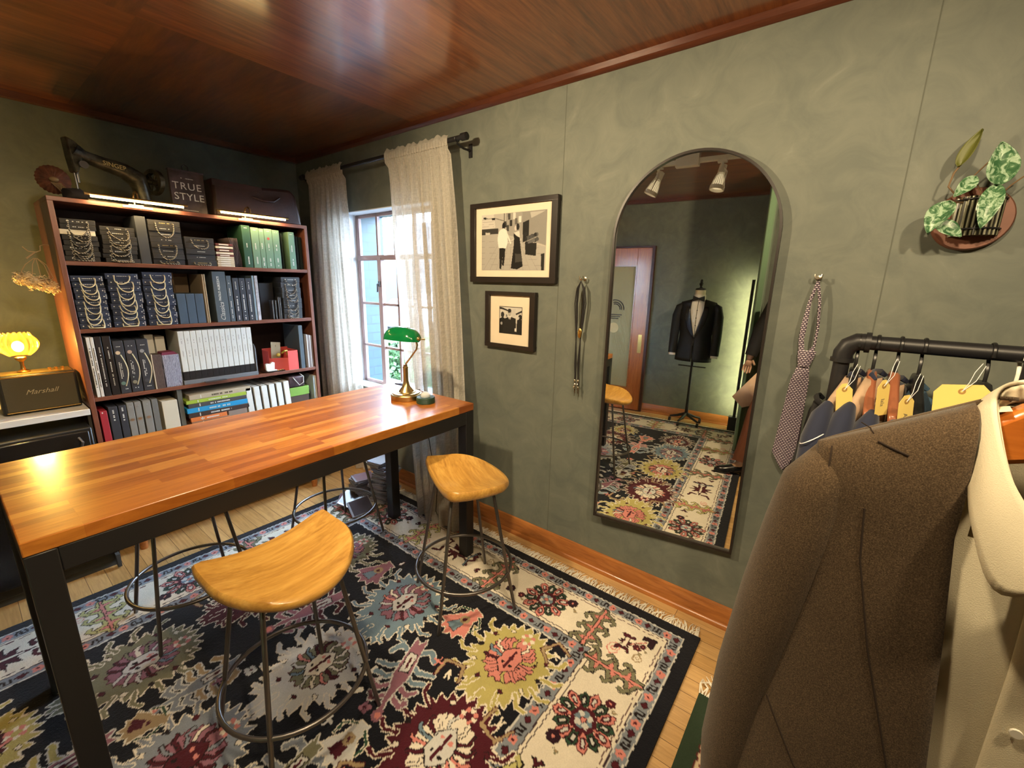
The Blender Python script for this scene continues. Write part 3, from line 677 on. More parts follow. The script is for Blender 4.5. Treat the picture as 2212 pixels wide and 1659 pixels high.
# ================================================================== BANKER LAMP, TEALIGHT BLOCK
M_brass2 = mat('satin brass', (.56, .42, .20), .30, 1.0, var=.08)
def banker():
    c = Vector((-.505, -1.93, TH)); t = thing('banker_lamp', 'brass desk lamp with a glossy green glass shade at the table end', 'lamp', c)
    m = MB(); m.lathe([(.0, 0), (.078, 0), (.081, .004), (.081, .026), (.079, .030), (.072, .031), (.071, .036), (.050, .038), (.049, .041), (.0, .041)], (0, 0, 0), 48, cap=False); obj('base', m, M_brass2, t, ang=25)
    m = MB(); m.lathe([(.0, .040), (.040, .041), (.034, .050), (.022, .066), (.0155, .085), (.013, .10), (.013, .165), (.015, .167), (.0145, .172), (.010, .175), (.010, .186), (.0, .188)], (0, 0, 0), 32, cap=False); obj('stem', m, M_brass2, t, ang=25)
    d = Vector((.34, -.94, 0)).normalized()
    pts = [(0, .183), (.010, .196), (.040, .232), (.068, .268), (.074, .292), (.066, .318), (.060, .332)]
    m = MB(); m.tube([d*a+Vector((0, 0, z)) for a, z in pts], .0045, 10); j = d*.060+Vector((0, 0, .332)); m.ell(j, (.012, .012, .010)); obj('arm', m, M_brass2, t)
    # shade: half trough, axis along u
    u = Vector((.10, -.99, 0)).normalized(); v = Vector((-u.y, u.x, 0)); v = -v if v.x > 0 else v; sc = j-u*.075+v*.012+Vector((0, 0, -.004))
    L = .115
    def sh(a, b_, off):
        th = PI*(.02+.86*b_); x = (2*a-1); k = (1-abs(x)**3.2)**.5 if abs(x) < 1 else 0
        r = .062+off; rr = r*max(.02, k)
        return sc+u*(x*(L+off))+v*(rr*math.cos(th)*1.05)+Vector((0, 0, rr*math.sin(th)*1.15-.018))
    m = MB(); nu, nv = 33, 15; A = [sh(i/(nu-1), k/(nv-1), 0) for k in range(nv) for i in range(nu)]; B = [sh(i/(nu-1), k/(nv-1), -.003) for k in range(nv) for i in range(nu)]
    m.add(A+B, [(k*nu+i, k*nu+i+1, (k+1)*nu+i+1, (k+1)*nu+i) for k in range(nv-1) for i in range(nu-1)]+[(nu*nv+k*nu+i, nu*nv+(k+1)*nu+i, nu*nv+(k+1)*nu+i+1, nu*nv+k*nu+i+1) for k in range(nv-1) for i in range(nu-1)]
          +[(i, nu*nv+i, nu*nv+i+1, i+1) for i in range(nu-1)]+[((nv-1)*nu+i, (nv-1)*nu+i+1, nu*nv+(nv-1)*nu+i+1, nu*nv+(nv-1)*nu+i) for i in range(nu-1)])
    obj('lamp_shade', m, mat('green cased glass', (.004, .16, .045), .06, coat=.6, var=.15), t, ang=70)
    m = MB(); e = sc+u*.112
    m.tube([e+Vector((0, 0, 0)), e+u*.03+v*.012, e+u*.045, e+u*.03-v*.012, e+Vector((0, 0, -.004))], .003, 8, closed=True); m.cyl(j, e, .006, 10); m.ell(e, .010)
    obj('finial', m, M_brass2, t)
    m = MB(); m.tube([(.06, .045, .004), (.15, .09, .004), (.168, .09, .004), (.176, .085, -.05), (.178, .03, -.30), (.185, -.02, -.6), (.19, 0, -.75), (.30, .10, -TH+.02), (.34, .35, -TH+.02)], .0026, 6); obj('cord', m, mat('black cord', (.01, .01, .01), .5), t)
banker()
tb = thing('candle_holder', 'round dark green ribbed coaster stack with a clear glass dome beside the brass lamp', 'candle holder', (-.490, -2.065, TH))
m = MB(); m.lathe([(.0, 0), (.047, 0)]+[(.047+(.0012 if i % 2 else 0), .003+i*.003) for i in range(9)]+[(.046, .031), (.03, .032), (.0, .032)], (0, 0, 0), 40, cap=False); obj('body', m, mat('dark green rubber', (.014, .045, .028), .45), tb)
m = MB(); m.lathe([(.025, .032), (.026, .040), (.022, .050), (.012, .057), (.0, .059)], (0, 0, 0), 32, cap=False); obj('glass_dome', m, mat('clear dome', (.75, .80, .80), .05, alpha=.55, coat=.5), tb)
# ================================================================== BOOKCASE
M_case = wood('reddish brown bookcase', (.085, .028, .016), (.155, .052, .030), (.22, .080, .048), 'X', .7, .38)
M_casez = wood('reddish brown bookcase sides', (.085, .028, .016), (.155, .052, .030), (.22, .080, .048), 'Z', .7, .38)
BX0, BX1, BY0, BY1 = -1.566, -.375, -.80, -.40
case = thing('bookcase', 'tall reddish brown open bookcase filled with swatch books and binders', 'bookcase', ((BX0+BX1)/2, (BY0+BY1)/2, 0))
th = .020
BZ = [.14, .570, .882, 1.226, 1.546, 1.828]     # undersides of the boards; board tops are +.020
for x in (BX0, BX1-th):
    m = MB(); m.box(x, x+th, BY0, BY1, .13, 1.828); obj('side_panel', m, M_casez, case, world=True, bev=.0015)
for i, z in enumerate(BZ):
    m = MB()
    if i == 5: m.box(BX0, BX1, BY0, BY1, z, z+th)
    else: m.box(BX0+th, BX1-th, BY0+.002, BY1-.008, z, z+th)
    obj('shelf_board', m, M_case, case, world=True, bev=.0015)
m = MB(); m.box(BX0+th, BX1-th, BY1-.008, BY1, .13, 1.828); obj('back_panel', m, mat('dark back panel', (.055, .025, .018), .6), case, world=True)
for x in (BX0+.10, BX1-.09):
    for y in (BY0+.0, BY1-.06):
        m = MB(); m.lathe([(.0, .0), (.018, .0), (.032, .13), (.0, .13)], (x, y+.03, 0), 20, cap=False); obj('foot', m, M_trimw, case, world=True)
ZT = [z+th for z in BZ]
FY = -.79
# ---- helpers for things on the shelves
def strip_mb(x0, x1, z0, z1, y, e=.0006): m = MB(); m.box(x0, x1, y-e, y, z0, z1); return m
M_txt = mat('pale lettering', (.60, .60, .56), .6); M_gold = mat('gold lettering', (.55, .42, .16), .4, .3)
def spine_text(parent, s, cx, cz, y, size, M, vert=False, **k):
    if vert: fn = lambda a, b_, c: (cx-b_, y-c-.0007, cz+a)
    else: fn = lambda a, b_, c: (cx+a, y-c-.0007, cz+b_)
    o = obj('lettering', text_mb(s, size, fn, .0003, **k), M, parent, world=True, smooth=False); return o
def textlike(parent, x0, x1, z0, z1, y, M, vert, seed):
    rr = random.Random(seed); m = MB()
    if vert:
        z = z0
        while z < z1:
            l = rr.uniform(.003, .007)
            if rr.random() < .8: m.box(x0, x1, y-.0007, y-.0001, z, min(z1, z+l))
            z += l+.0022
    else:
        x = x0
        while x < x1:
            l = rr.uniform(.003, .006)
            if rr.random() < .85: m.box(x, min(x1, x+l), y-.0007, y-.0001, z0, z1)
            x += l+.002
    if m.v: return obj('lettering', m, M, parent, world=True, smooth=False)
def book(label, x0, x1, z0, z1, M, y=FY, depth=.22, name='binder', cat='binder', group=None, lean=0, text=None, bev=.0015, pages=None):
    t = thing(name, label, cat, ((x0+x1)/2, y+depth/2, z0), 0, group)
    m = MB(); m.box(x0, x1, y, y+depth, z0, z1); obj('cover', m, M, t, world=True, bev=bev)
    if pages:
        m = MB(); m.box(x0+.0022, x1-.0022, y+.006, y+depth+.001, z1-.001, z1+.0006); obj('pages', m, pages, t, world=True)
    if lean: t.rotation_euler = (0, lean, 0)
    return t
def rope(m, pts, r=.0028, n=6): m.tube(pts, r, n)
M_navybox = mat('navy cloth board', (.018, .028, .060), .7, bump=.2, bscale=500); M_blackbox = mat('black cloth board', (.016, .016, .017), .65, bump=.2, bscale=500)
M_chain = mat('charcoal board', (.035, .040, .046), .65)
M_cream_rope = mat('cream cotton rope', (.56, .50, .33), .8); 
def twisted():
    m, nt, b = new_mat('black and white twisted rope'); w = nt.nodes.new('ShaderNodeTexWave'); w.bands_direction = 'DIAGONAL'; w.inputs['Scale'].default_value = 55
    nt.links.new(coords(nt), w.inputs[0]); nt.links.new(ramp(nt, w.outputs[1], [(.70, (.012, .011, .01)), (.76, (.46, .41, .31))], 'CONSTANT'), b.inputs['Base Color']); b.inputs['Roughness'].default_value = .7; return m
M_twist = twisted()
M_eye = mat('nickel eyelet', (.55, .52, .46), .3, 1.0)
def swatch(label, x0, x1, z0, z1, Mb, Mr, style, seed, group, y=FY, up=False, ang=0):
    rr = random.Random(seed); cx = (x0+x1)/2
    t = thing('swatch_book', label, 'swatch book', (cx, y+.13, z0), 0, group)
    m = MB(); m.box(x0, x1, y, y+.255, z0+.0002, z1-.0006); obj('cover', m, Mb, t, world=True, bev=.0012)
    w = x1-x0; h = z1-z0; k = .24 if style == 'cream' else .28
    if style != 'plain':
        xa, xb = cx-w*k, cx+w*k*.92
        for xe in (xa, xb):
            m = MB(); m.lathe([(.002, -.0015), (.0042, -.0015), (.0042, .0), (.002, .0)], (xe, y, (z0+z1)/2+.001), 14, 'Y'); obj('eyelet', m, M_eye, t, world=True)
        drop = rr.uniform(.038, .058) if style == 'cream' else rr.uniform(.035, .075); sk = rr.uniform(-.012, .014); zc = (z0+z1)/2
        P = []
        n = 16
        for i in range(n+1):
            a = PI*i/n; x = cx-(w*k)*math.cos(a)*(1.0)+sk*math.sin(a); s_ = math.sin(a)**.72
            z = zc+(drop if up else -drop)*s_
            if not up: z = max(z, y_floor[0]+.004)
            P.append((x, y-.004-.012*math.sin(a), z))
        m = MB(); rope(m, P, .0024 if style == 'cream' else .0027); obj('rope_handle', m, Mr, t, world=True)
    textlike(t, cx-w*.16, cx+w*.16, (z0+z1)/2-.0015, (z0+z1)/2+.0015, y, M_txt if style != 'gold' else M_gold, False, seed)
    if style == 'cream':
        for xe in (x0+.012, x1-.012): 
            m = MB(); m.lathe([(.0001, -.0006), (.0028, -.0006), (.0028, 0), (.0001, 0)], (xe, y, (z0+z1)/2), 8, 'Y'); obj('rivet', m, M_txt, t, world=True)
        textlike(t, x1-.006, x1-.003, z0+.004, z1-.004, y, M_txt, True, seed+9)
    return t
y_floor = [0]
ORD = ['bottommost', 'second from bottom', 'third from bottom', 'fourth from bottom', 'fifth from bottom', 'sixth from bottom', 'seventh from bottom', 'eighth from bottom', 'ninth from bottom', 'tenth from bottom']
def stack(desc, x0, x1, z0, z1, n, Mb, Mr, style, group, seed, jit=.004, only=None):
    rr = random.Random(seed); h = (z1-z0)/n; y_floor[0] = z0
    for i in range(n):
        o = rr.uniform(-jit, jit); dy = rr.uniform(-.004, .006)
        lab = '%s, %s' % (desc, 'topmost' if i == n-1 else ORD[i])
        b_ = Mb(i) if callable(Mb) and not isinstance(Mb, bpy.types.Material) else Mb
        swatch(lab, x0+.003+o, x1-.003+o, z0+h*i, z0+h*(i+1), b_, Mr, style if not callable(style) else style(i), seed*17+i, group, FY+dy)
# ---- shelf 1 (topmost bay)
z = ZT[4]; G1 = 'rope handled swatch books on the top shelf'
stack('black swatch book at the left end of the top shelf', -1.543, -1.415, z, 1.757, 8, lambda i: M_blackbox if i != 5 else mat('cream paper', (.72, .68, .55), .7), M_twist, 'twist', G1, 21)
stack('black swatch book left of the grey upright binder', -1.408, -1.270, z, 1.738, 8, M_blackbox, M_twist, 'twist', G1, 22)
book('tall dark grey upright binder between two stacks of black swatch books', -1.265, -1.222, z, 1.80, M_chain)
stack('black swatch book with gold label right of the grey upright binder', -1.217, -1.073, z, 1.790, 8, M_blackbox, M_twist, lambda i: 'gold' if i in (0, 3, 7) else 'plain', G1, 23, .001)
stack('wide black swatch book with twisted rope beside the cream booklets', -1.066, -.920, z, 1.719, 5, M_blackbox, M_twist, lambda i: 'gold' if i in (0, 4) else 'plain', G1, 24, .002)
zz = z
for i in range(10):
    h = .011 if i < 6 else .0125
    t = thing('booklet', 'cream booklet lying flat beside the green binders, %s of its pile' % (ORD[i] if i < 9 else 'topmost'), 'booklet', (-.87, FY+.12, zz), 0, 'cream booklets on the top shelf')
    m = MB(); m.box(-.916+random.uniform(-.003, .003), -.828, FY+.004, FY+.22, zz+.0003, zz+h); obj('cover', m, mat('cream booklet', (.50, .45, .34), .7) if i % 2 == 0 or i < 5 else mat('maroon booklet', (.10, .02, .02), .6), t, world=True, bev=.0008)
    m = MB(); m.box(-.90, -.85, FY+.0032, FY+.004, zz+.003, zz+h-.003); obj('label', m, M_txt, t, world=True); zz += h+.0035 if i > 5 else h+.0006
m = MB(); rr = random.Random(3)
for i in range(8):
    x = -.822+i*.0055; m.grid(lambda u, v, x=x: (x-.018*v+.002*math.sin(9*v+x*900), FY+.01+.2*u, z+.001+.165*v), 2, 8)
o = obj('fabric_samples', m, mat('dark wool samples', (.035, .025, .03), .9), solid=.0035); tag(o, 'bundle of dark folded wool samples leaning against the darkest green binder', 'fabric samples')
M_g = [mat('deep green binder', (.020, .070, .038), .5), mat('sage green binder', (.115, .215, .140), .55), mat('black green folder', (.010, .022, .020), .5)]
def green(label, x0, x1, z1, M, i, rows=((.05, .10), (.16, .20))):
    t = book(label, x0, x1, z, z1, M, group='green binders on the top shelf')
    cx = (x0+x1)/2
    textlike(t, cx-.003, cx+.004, z+.015, z+.065, FY, M_txt, True, i); textlike(t, cx-.004, cx+.001, z+.11, z+.15, FY, M_txt, True, i+5); textlike(t, cx-.008, cx+.008, z1-.016, z1-.013, FY, M_txt, False, i+9)
    return t
green('darkest green binder, leftmost of the green binders', -.772, -.727, 1.810, M_g[0], 1)
green('sage green binder next to the darkest one', -.722, -.679, 1.803, M_g[1], 2)
green('narrow sage green binder, third of the green binders from the left', -.677, -.648, 1.801, M_g[1], 3)
t = green('wide sage green binder with a small red emblem, fourth green binder from the left', -.646, -.600, 1.803, M_g[1], 4)
m = MB(); m.lathe([(.0001, -.0008), (.008, -.0008), (.008, 0), (.0001, 0)], (-.623, FY, 1.745), 10, 'Y'); lay(obj('emblem', m, mat('dull red print', (.30, .05, .04), .6), t, world=True), 'small red emblem')
green('sage green binder at the right end of the close group of five', -.598, -.556, 1.800, M_g[1], 5)
green('sage green binder standing alone beside the black green folders', -.500, -.461, 1.798, M_g[1], 6)
for i, (a, b_) in enumerate(((-.548, -.540), (-.533, -.524), (-.452, -.441), (-.437, -.424), (-.419, -.400))):
    book(['thin black green folder just right of the five green binders', 'second thin black green folder left of the lone sage binder', 'black green folder just right of the lone sage binder', 'black green folder in the middle of the last three', 'black green folder at the right end of the top shelf'][i], a, b_, z, 1.79-.004*i, M_g[2], y=FY+.03, name='folder', cat='folder', group='black green folders on the top shelf')
# ---- shelf 2
z = ZT[3]; G2 = 'navy swatch books with cream rope on the second shelf'
stack('navy swatch book with cream rope handle, leftmost column of the second shelf', -1.541, -1.421, z, 1.500, 9, M_navybox, M_cream_rope, 'cream', G2, 31)
stack('navy swatch book with cream rope handle, middle of the three columns', -1.416, -1.283, z, 1.515, 9, M_navybox, M_cream_rope, 'cream', G2, 32)
stack('navy swatch book with cream rope handle, rightmost of the three columns', -1.279, -1.147, z, 1.525, 8, M_navybox, M_cream_rope, 'cream', G2, 33)
M_slate = mat('slate blue cloth binder', (.045, .075, .115), .7, bump=.2, bscale=500)
for i in range(3): book(['slate blue plain binder beside the navy swatch books, left of three', 'slate blue plain binder, middle one of three', 'slate blue plain binder by the cardboard panels, right of three'][i], -1.140+i*.0425, -1.100+i*.0425, z, 1.412, M_slate, group='slate blue binders')
M_card = mat('brown cardboard', (.17, .12, .075), .85)
book('large brown cardboard folder standing behind the slate blue binders', -1.115, -1.106, z, 1.525, M_card, y=FY+.13, depth=.2, name='folder', cat='folder')
m = MB(); m.box(-1.095, -1.02, FY+.20, FY+.205, z, 1.52); o = obj('cardboard_sheet', m, M_card); tag(o, 'brown cardboard sheet standing across the bay behind the blue binders', 'cardboard')
for i in range(2): book(['beige board folder right of the slate blue binders, the nearer edge', 'beige board folder touching the dark gap before the big grey binder'][i], -1.009+i*.009, -1.002+i*.009, z, 1.52, mat('beige board', (.30, .23, .14), .8), name='folder', cat='folder')
M_dgb = mat('blue grey cloth binder', (.065, .088, .105), .65)
t = book('widest blue grey binder with white script lettering on its spine', -.958, -.890, z, 1.538, M_dgb)
spine_text(t, 'Classics', -.925, z+.062, FY, .034, M_txt, True, shear=.35); spine_text(t, 'PAOLO ALBIZZATI', -.930, z+.195, FY, .0165, M_txt, True, bold=.0004)
t = book('blue grey binder right against the widest one', -.887, -.862, z, 1.515, M_dgb); textlike(t, -.877, -.873, z+.02, z+.24, FY, M_txt, True, 3)
M_dkb = mat('dark slate binder', (.028, .034, .045), .6)
for i, (a, b_) in enumerate(((-.856, -.824), (-.820, -.788), (-.784, -.752))):
    t = book(['left', 'middle', 'right'][i]+' of the three narrow dark slate binders with white titles', a, b_, z, 1.503, M_dkb, group='dark slate binders')
    c = (a+b_)/2; textlike(t, c-.003, c+.003, z+.055, z+.16, FY, M_txt, True, 40+i); textlike(t, c-.002, c+.002, z+.19, z+.235, FY, M_txt, True, 45+i); textlike(t, c-.003, c+.003, z+.01, z+.035, FY, M_txt, True, 49+i)
book('light blue grey binder beside the dark slate trio', -.748, -.736, z, 1.519, mat('light blue grey cover', (.20, .27, .31), .6))
t = book('binder with a pale photographic spine before the black box', -.732, -.714, z, 1.519, mat('pale photo print', (.36, .36, .38), .5, var=.5, vscale=30), name='book', cat='book')
m = MB(); m.box(-.69, -.605, FY+.05, FY+.24, z, 1.475); o = obj('storage_box', m, mat('matt black box', (.010, .010, .012), .6), bev=.002); tag(o, 'black storage box standing behind the black folders', 'box')
for i, (x, zz) in enumerate(((-.640, 1.368), (-.622, 1.368), (-.603, 1.388), (-.592, 1.388))):
    t = book(['black folder with white edges, leftmost of four on the second shelf', 'black folder with white edges, second of four', 'black folder with white edges, third of four', 'black folder nearest the small swatch stack, fourth of four'][i], x, x+.008, z, zz, M_blackbox, depth=.05, name='folder', cat='folder', group='black folders on the second shelf')
    m = MB(); m.box(x+.0005, x+.0012, FY-.0008, FY, z+.003, zz-.004); obj('edge', m, M_txt, t, world=True)
stack('charcoal swatch book with rope at right end of second shelf', -.575, -.448, z, 1.515, 8, M_chain, M_twist, 'twist', 'charcoal swatch books on the second shelf', 34)
# ---- shelf 3
z = ZT[2]
M_wh = mat('white book cloth', (.60, .61, .58), .6); M_bkk = mat('black glossy spine', (.014, .012, .012), .4)
for i, (a, b_, M, zz, lab) in enumerate(((-1.532, -1.519, M_wh, 1.205, 'thin white book at the far left of the third shelf'), (-1.517, -1.505, M_wh, 1.204, 'thin white book, second from the left on the third shelf'), (-1.502, -1.478, M_bkk, 1.206, 'black book right of the two thin white books'), (-1.474, -1.443, M_bkk, 1.206, 'thick black book beside the rope handled binders'))):
    t = book(lab, a, b_, z, zz, M, name='book', cat='book'); textlike(t, (a+b_)/2-.002, (a+b_)/2+.002, z+.05, z+.25, FY, M_txt if i > 1 else M_bkk, True, 60+i)
M_ch = mat('charcoal blue binder', (.028, .030, .038), .6)
dots = [(.55, .42, .28), (.40, .30, .24), (.25, .25, .25)]; dots2 = [(.12, .22, .20), (.22, .22, .17), (.05, .05, .06)]
for i, (a, b_) in enumerate(((-1.438, -1.398), (-1.394, -1.349), (-1.345, -1.298))):
    t = book(['left one of three charcoal binders with a cream rope handle', 'middle one of three charcoal binders with a cream rope handle', 'right one of three charcoal binders with a cream rope handle'][i], a, b_, z, 1.178, M_ch, group='rope handled charcoal binders')
    c = (a+b_)/2; P = [(c+.002+.016*math.sin(PI*q/12), FY-.004-.012*math.sin(PI*q/12), z+.205-.165*q/12) for q in range(13)]
    m = MB(); rope(m, P, .0026); obj('rope_handle', m, M_cream_rope, t, world=True)
    for (dz, dc) in ((.215, dots[i]), (.055, dots2[i])):
        m = MB(); m.lathe([(.0001, -.0008), (.0095, -.0008), (.0095, 0), (.0001, 0)], (c-.006, FY, z+dz), 14, 'Y'); obj('sticker', m, mat('sticker%.2f%.2f' % (dz, i), dc, .6), t, world=True)
    textlike(t, c-.010, c-.006, z+.08, z+.17, FY, M_txt, True, 70+i); textlike(t, c-.003, c, z+.09, z+.165, FY, M_txt, True, 75+i); textlike(t, c-.009, c+.009, z+.245, z+.248, FY, M_txt, False, 79+i); textlike(t, c-.009, c+.009, z+.022, z+.026, FY, M_txt, False, 84+i)
book('white boxed book standing behind, above the marbled binder, left one', -1.290, -1.252, z, 1.190, M_wh, y=FY+.09, depth=.12, name='book', cat='book')
book('white boxed book standing behind, above the marbled binder, right one', -1.245, -1.203, z, 1.176, M_wh, y=FY+.09, depth=.12, name='book', cat='book')
t = book('brown fabric sample binder with a cream board edge', -1.290, -1.251, z, 1.088, mat('brown ribbed fabric', (.075, .050, .042), .9, var=.5, vscale=60, stretch=(20, 1, 1)), depth=.08)
m = MB(); m.box(-1.2945, -1.2905, FY-.003, FY+.08, z, 1.093); obj('board_edge', m, mat('cream board', (.55, .48, .36), .7), t, world=True)
def marble():
    m, nt, b = new_mat('blue marbled paper'); n = noise(nt, coords(nt, (7, 7, 1.5)), 5, 4, .55, 3.0); w = nt.nodes.new('ShaderNodeTexWave'); w.inputs['Scale'].default_value = 3; w.inputs['Distortion'].default_value = 9; w.inputs['Detail'].default_value = 3
    nt.links.new(coords(nt, (22, 4, 3)), w.inputs[0]); nt.links.new(ramp(nt, w.outputs[1], [(.1, (.03, .03, .06)), (.35, (.55, .60, .75)), (.55, (.75, .76, .80)), (.75, (.22, .24, .42)), (.9, (.06, .05, .09))]), b.inputs['Base Color']); return m
t = book('binder covered in blue and white marbled paper with a maroon top', -1.247, -1.172, z, 1.082, marble(), depth=.09)
m = MB(); m.prism([(-1.247, 1.082), (-1.172, 1.082), (-1.190, 1.098), (-1.243, 1.096)], lambda a, b_, c: (a, FY+.006+c, b_), 0, .08); lay(obj('top', m, mat('maroon cloth', (.16, .02, .05), .7), t, world=True), 'maroon cloth top')
tr = thing('book_tray', 'grey metal tray with an upright end carrying the row of white binders', 'tray', (-.98, FY+.08, z))
m = MB(); m.box(-1.168, -.772, FY-.006, FY+.2, z+.0003, z+.024); m.prism([(-.780, z+.024), (-.772, z+.024), (-.772, z+.165), (-.775, z+.185), (-.780, z+.20)], lambda a, b_, c: (a, FY-.004+c, b_), 0, .19); obj('tray_body', m, mat('grey enamel tray', (.14, .15, .165), .45), tr, world=True, bev=.002)
m = MB(); m.box(-1.07, -.96, FY-.03, FY-.0065, z+.002, z+.006); m.box(-1.0, -.965, FY-.028, FY-.008, z+.0062, z+.0075); obj('front_tab', m, mat('dark tab', (.05, .05, .055), .4), tr, world=True)
M_wb = mat('off white binder', (.58, .60, .57), .55)
x = -1.164; W_ = (.379)/13
for i in range(13):
    a = x+i*W_; t = book('off white binder with a black foot, %s in the row of thirteen' % (['leftmost', 'second from the left', 'third from the left', 'fourth from the left', 'fifth from the left', 'sixth from the left', 'middle one', 'sixth from the right', 'fifth from the right', 'fourth from the right', 'third from the right', 'second from the right', 'rightmost'][i]), a+.001, a+W_-.001, z+.0245, 1.206, M_wb, group='white binders in the grey tray')
    m = MB(); m.box(a+.0006, a+W_-.0006, FY-.001, FY+.02, z+.025, z+.075); lay(obj('foot_band', m, M_bkk, t, world=True), 'black band at the foot')
    c = a+W_/2; textlike(t, c-.0015, c+.0015, z+.16, z+.20, FY, mat('grey lettering', (.25, .25, .25), .6), True, 100+i); textlike(t, c-.0015, c+.0015, z+.235, z+.265, FY, MC['grey lettering'], True, 120+i)
rb = thing('red_box', 'open coral red box holding paper tags on the third shelf', 'box', (-.59, FY+.08, z))
m = MB(); X0, X1, Y0, Y1, Z1_ = -.600, -.505, FY, FY+.15, z+.130
m.box(-.575, X1, Y0, Y0+.004, z, Z1_); m.box(-.672, X1, Y1, Y1+.004, z, Z1_+.01); m.box(X1-.004, X1, Y0, Y1, z, Z1_); m.box(-.672, -.668, Y0+.06, Y1, z, Z1_); m.box(-.672, X1, Y0+.01, Y1, z, z+.004); m.prism([(-.672, .06), (-.575, 0), (-.575, .004), (-.672, .064)], lambda a, b_, c: (a, Y0+b_, z+c), 0, .085)
obj('box_body', m, mat('coral red card', (.62, .085, .075), .55), rb, world=True)
m = MB(); m.obox((-.628, FY+.05, z+.135), (.030, 0, -.004), (0, .0008, 0), (.003, 0, .055)); m.lathe([(.003, -.0015), (.006, -.0015), (.006, .0015), (.003, .0015)], (-.622, FY+.049, z+.165), 12, 'Y'); o = obj('paper_tag', m, mat('kraft paper tag', (.27, .21, .13), .8)); tag(o, 'kraft paper tag sticking out of the coral red box', 'tag')
m = MB(); m.tube([(-.60, FY+.03, z+.115), (-.585, FY+.02, z+.13), (-.565, FY+.03, z+.13), (-.56, FY+.04, z+.10)], .006, 8); m.ell((-.62, FY+.035, z+.105), (.014, .01, .012)); o = obj('ribbon_roll', m, mat('gold ribbon', (.45, .32, .05), .5)); tag(o, 'gold ribbon lying over the rim of the coral red box', 'ribbon')
m = MB(); m.lathe([(.0, 0), (.045, 0), (.05, .006), (.0, .008)], (-.69, FY+.04, z), 24, cap=False); m.box(-.70, -.60, FY+.0, FY+.05, z, z+.005); o = obj('pen_dish', m, mat('dark bronze dish', (.03, .02, .015), .4, .4)); tag(o, 'small dark dish under the white clamp, left of the red box', 'dish')
m = MB(); m.prism([(-.716, z+.014), (-.664, z+.016), (-.660, z+.062), (-.675, z+.067), (-.690, z+.055), (-.705, z+.060), (-.718, z+.055)], lambda a, b_, c: (a, FY+.01+c, b_), 0, .018); m.box(-.712, -.65, FY+.005, FY+.03, z+.0082, z+.0145); o = obj('bow_tie_clip', m, mat('white plastic', (.75, .73, .68), .4), bev=.002); tag(o, 'small white folded card standing on the dark dish', 'card')
for i in range(3):
    m = MB(); m.ell((-.645+i*.017, FY+.006+.006*i, z+.0085), (.007, .003, .003), 10, 6); o = obj('brass_clip', m, M_brass); tag(o, ['left', 'middle', 'right'][i]+' one of the small brass clips in front of the red box', 'clip', 'brass clips by the red box')
book('dark grey blue binder near the right end of the third shelf', -.490, -.463, z, 1.197, M_dgb)
for i in range(4): book(['pale book right of the grey blue binder, first of four', 'brown grey book, second of four at the right end', 'pale thin book, third of four at the right end', 'brown grey book touching the right side of the third shelf'][i], -.440+i*.0105, -.431+i*.0105, z, 1.132-.003*i, mat('grey brown cover', (.20, .17, .16), .6) if i % 2 else mat('pale cover', (.48, .46, .46), .6), name='book', cat='book', group='pale books at the right end')
# ---- shelf 4
z = ZT[1]
data = [(-1.537, -1.509, .828, mat('crimson book', (.33, .022, .035), .5), 'crimson red book at the left end of the fourth shelf'), (-1.503, -1.468, .842, M_ch, 'dark blue book right of the crimson one'), (-1.463, -1.434, .842, M_ch, 'second dark blue book, beside the grey books'),
        (-1.430, -1.402, .850, mat('warm grey cloth', (.20, .195, .18), .7), 'warm grey book with a bronze disc, first from the left'), (-1.398, -1.371, .848, MC['warm grey cloth'], 'warm grey book with a bronze disc, second from the left'), (-1.364, -1.331, .848, MC['warm grey cloth'], 'warm grey book with a bronze disc, third from the left'), (-1.326, -1.300, .848, mat('dim grey cloth', (.13, .13, .12), .7), 'dim grey book left of the cream slipcase')]
for i, (a, b_, zz, M, lab) in enumerate(data):
    t = book(lab, a, b_, z, zz, M, name='book', cat='book'); c = (a+b_)/2
    if i == 0: textlike(t, c-.006, c+.006, z+.225, z+.232, FY, M_txt, False, 5)
    if i in (1, 2): textlike(t, c-.003, c+.003, z+.17, z+.24, FY, M_txt, True, 150+i)
    if 3 <= i <= 5:
        m = MB(); m.lathe([(.0001, -.0008), (.008, -.0008), (.008, 0), (.0001, 0)], (c, FY, z+.165), 14, 'Y'); obj('disc', m, mat('bronze foil', (.28, .18, .11), .4, .5), t, world=True); textlike(t, c-.006, c+.006, z+.235, z+.240, FY, MC['grey lettering'], False, 160+i)
t = book('cream slipcase with a dark open side on the fourth shelf', -1.283, -1.213, z, .826, mat('cream slipcase', (.55, .50, .39), .7), name='slipcase', cat='slipcase'); m = MB(); m.box(-1.2135, -1.2105, FY+.004, FY+.2, z+.004, .822); obj('inner_edge', m, M_bkk, t, world=True)
m = MB(); m.box(-1.205, -1.183, FY+.01, FY+.36, z, ZT[1]+.311); o = obj('shelf_divider', m, mat('grey green divider board', (.10, .10, .085), .7)); tag(o, 'grey upright divider board in the middle of the fourth shelf', 'divider board')
pile = [('pale tan magazine', (.42, .36, .26), .030, -1.155, -.828, None), ('black magazine', (.03, .03, .03), .027, -1.160, -.835, None), ('lime green magazine', (.30, .42, .05), .022, -1.172, -.850, None), ('dark grey magazine', (.06, .06, .06), .025, -1.165, -.855, None), ('bright blue magazine', (.02, .25, .50), .030, -1.174, -.850, None), ('black brown magazine', (.045, .03, .025), .028, -1.170, -.845, None), ('orange magazine', (.60, .17, .045), .026, -1.162, -.975, None), ('tan brown magazine', (.26, .13, .08), .030, -1.160, -.960, None)]
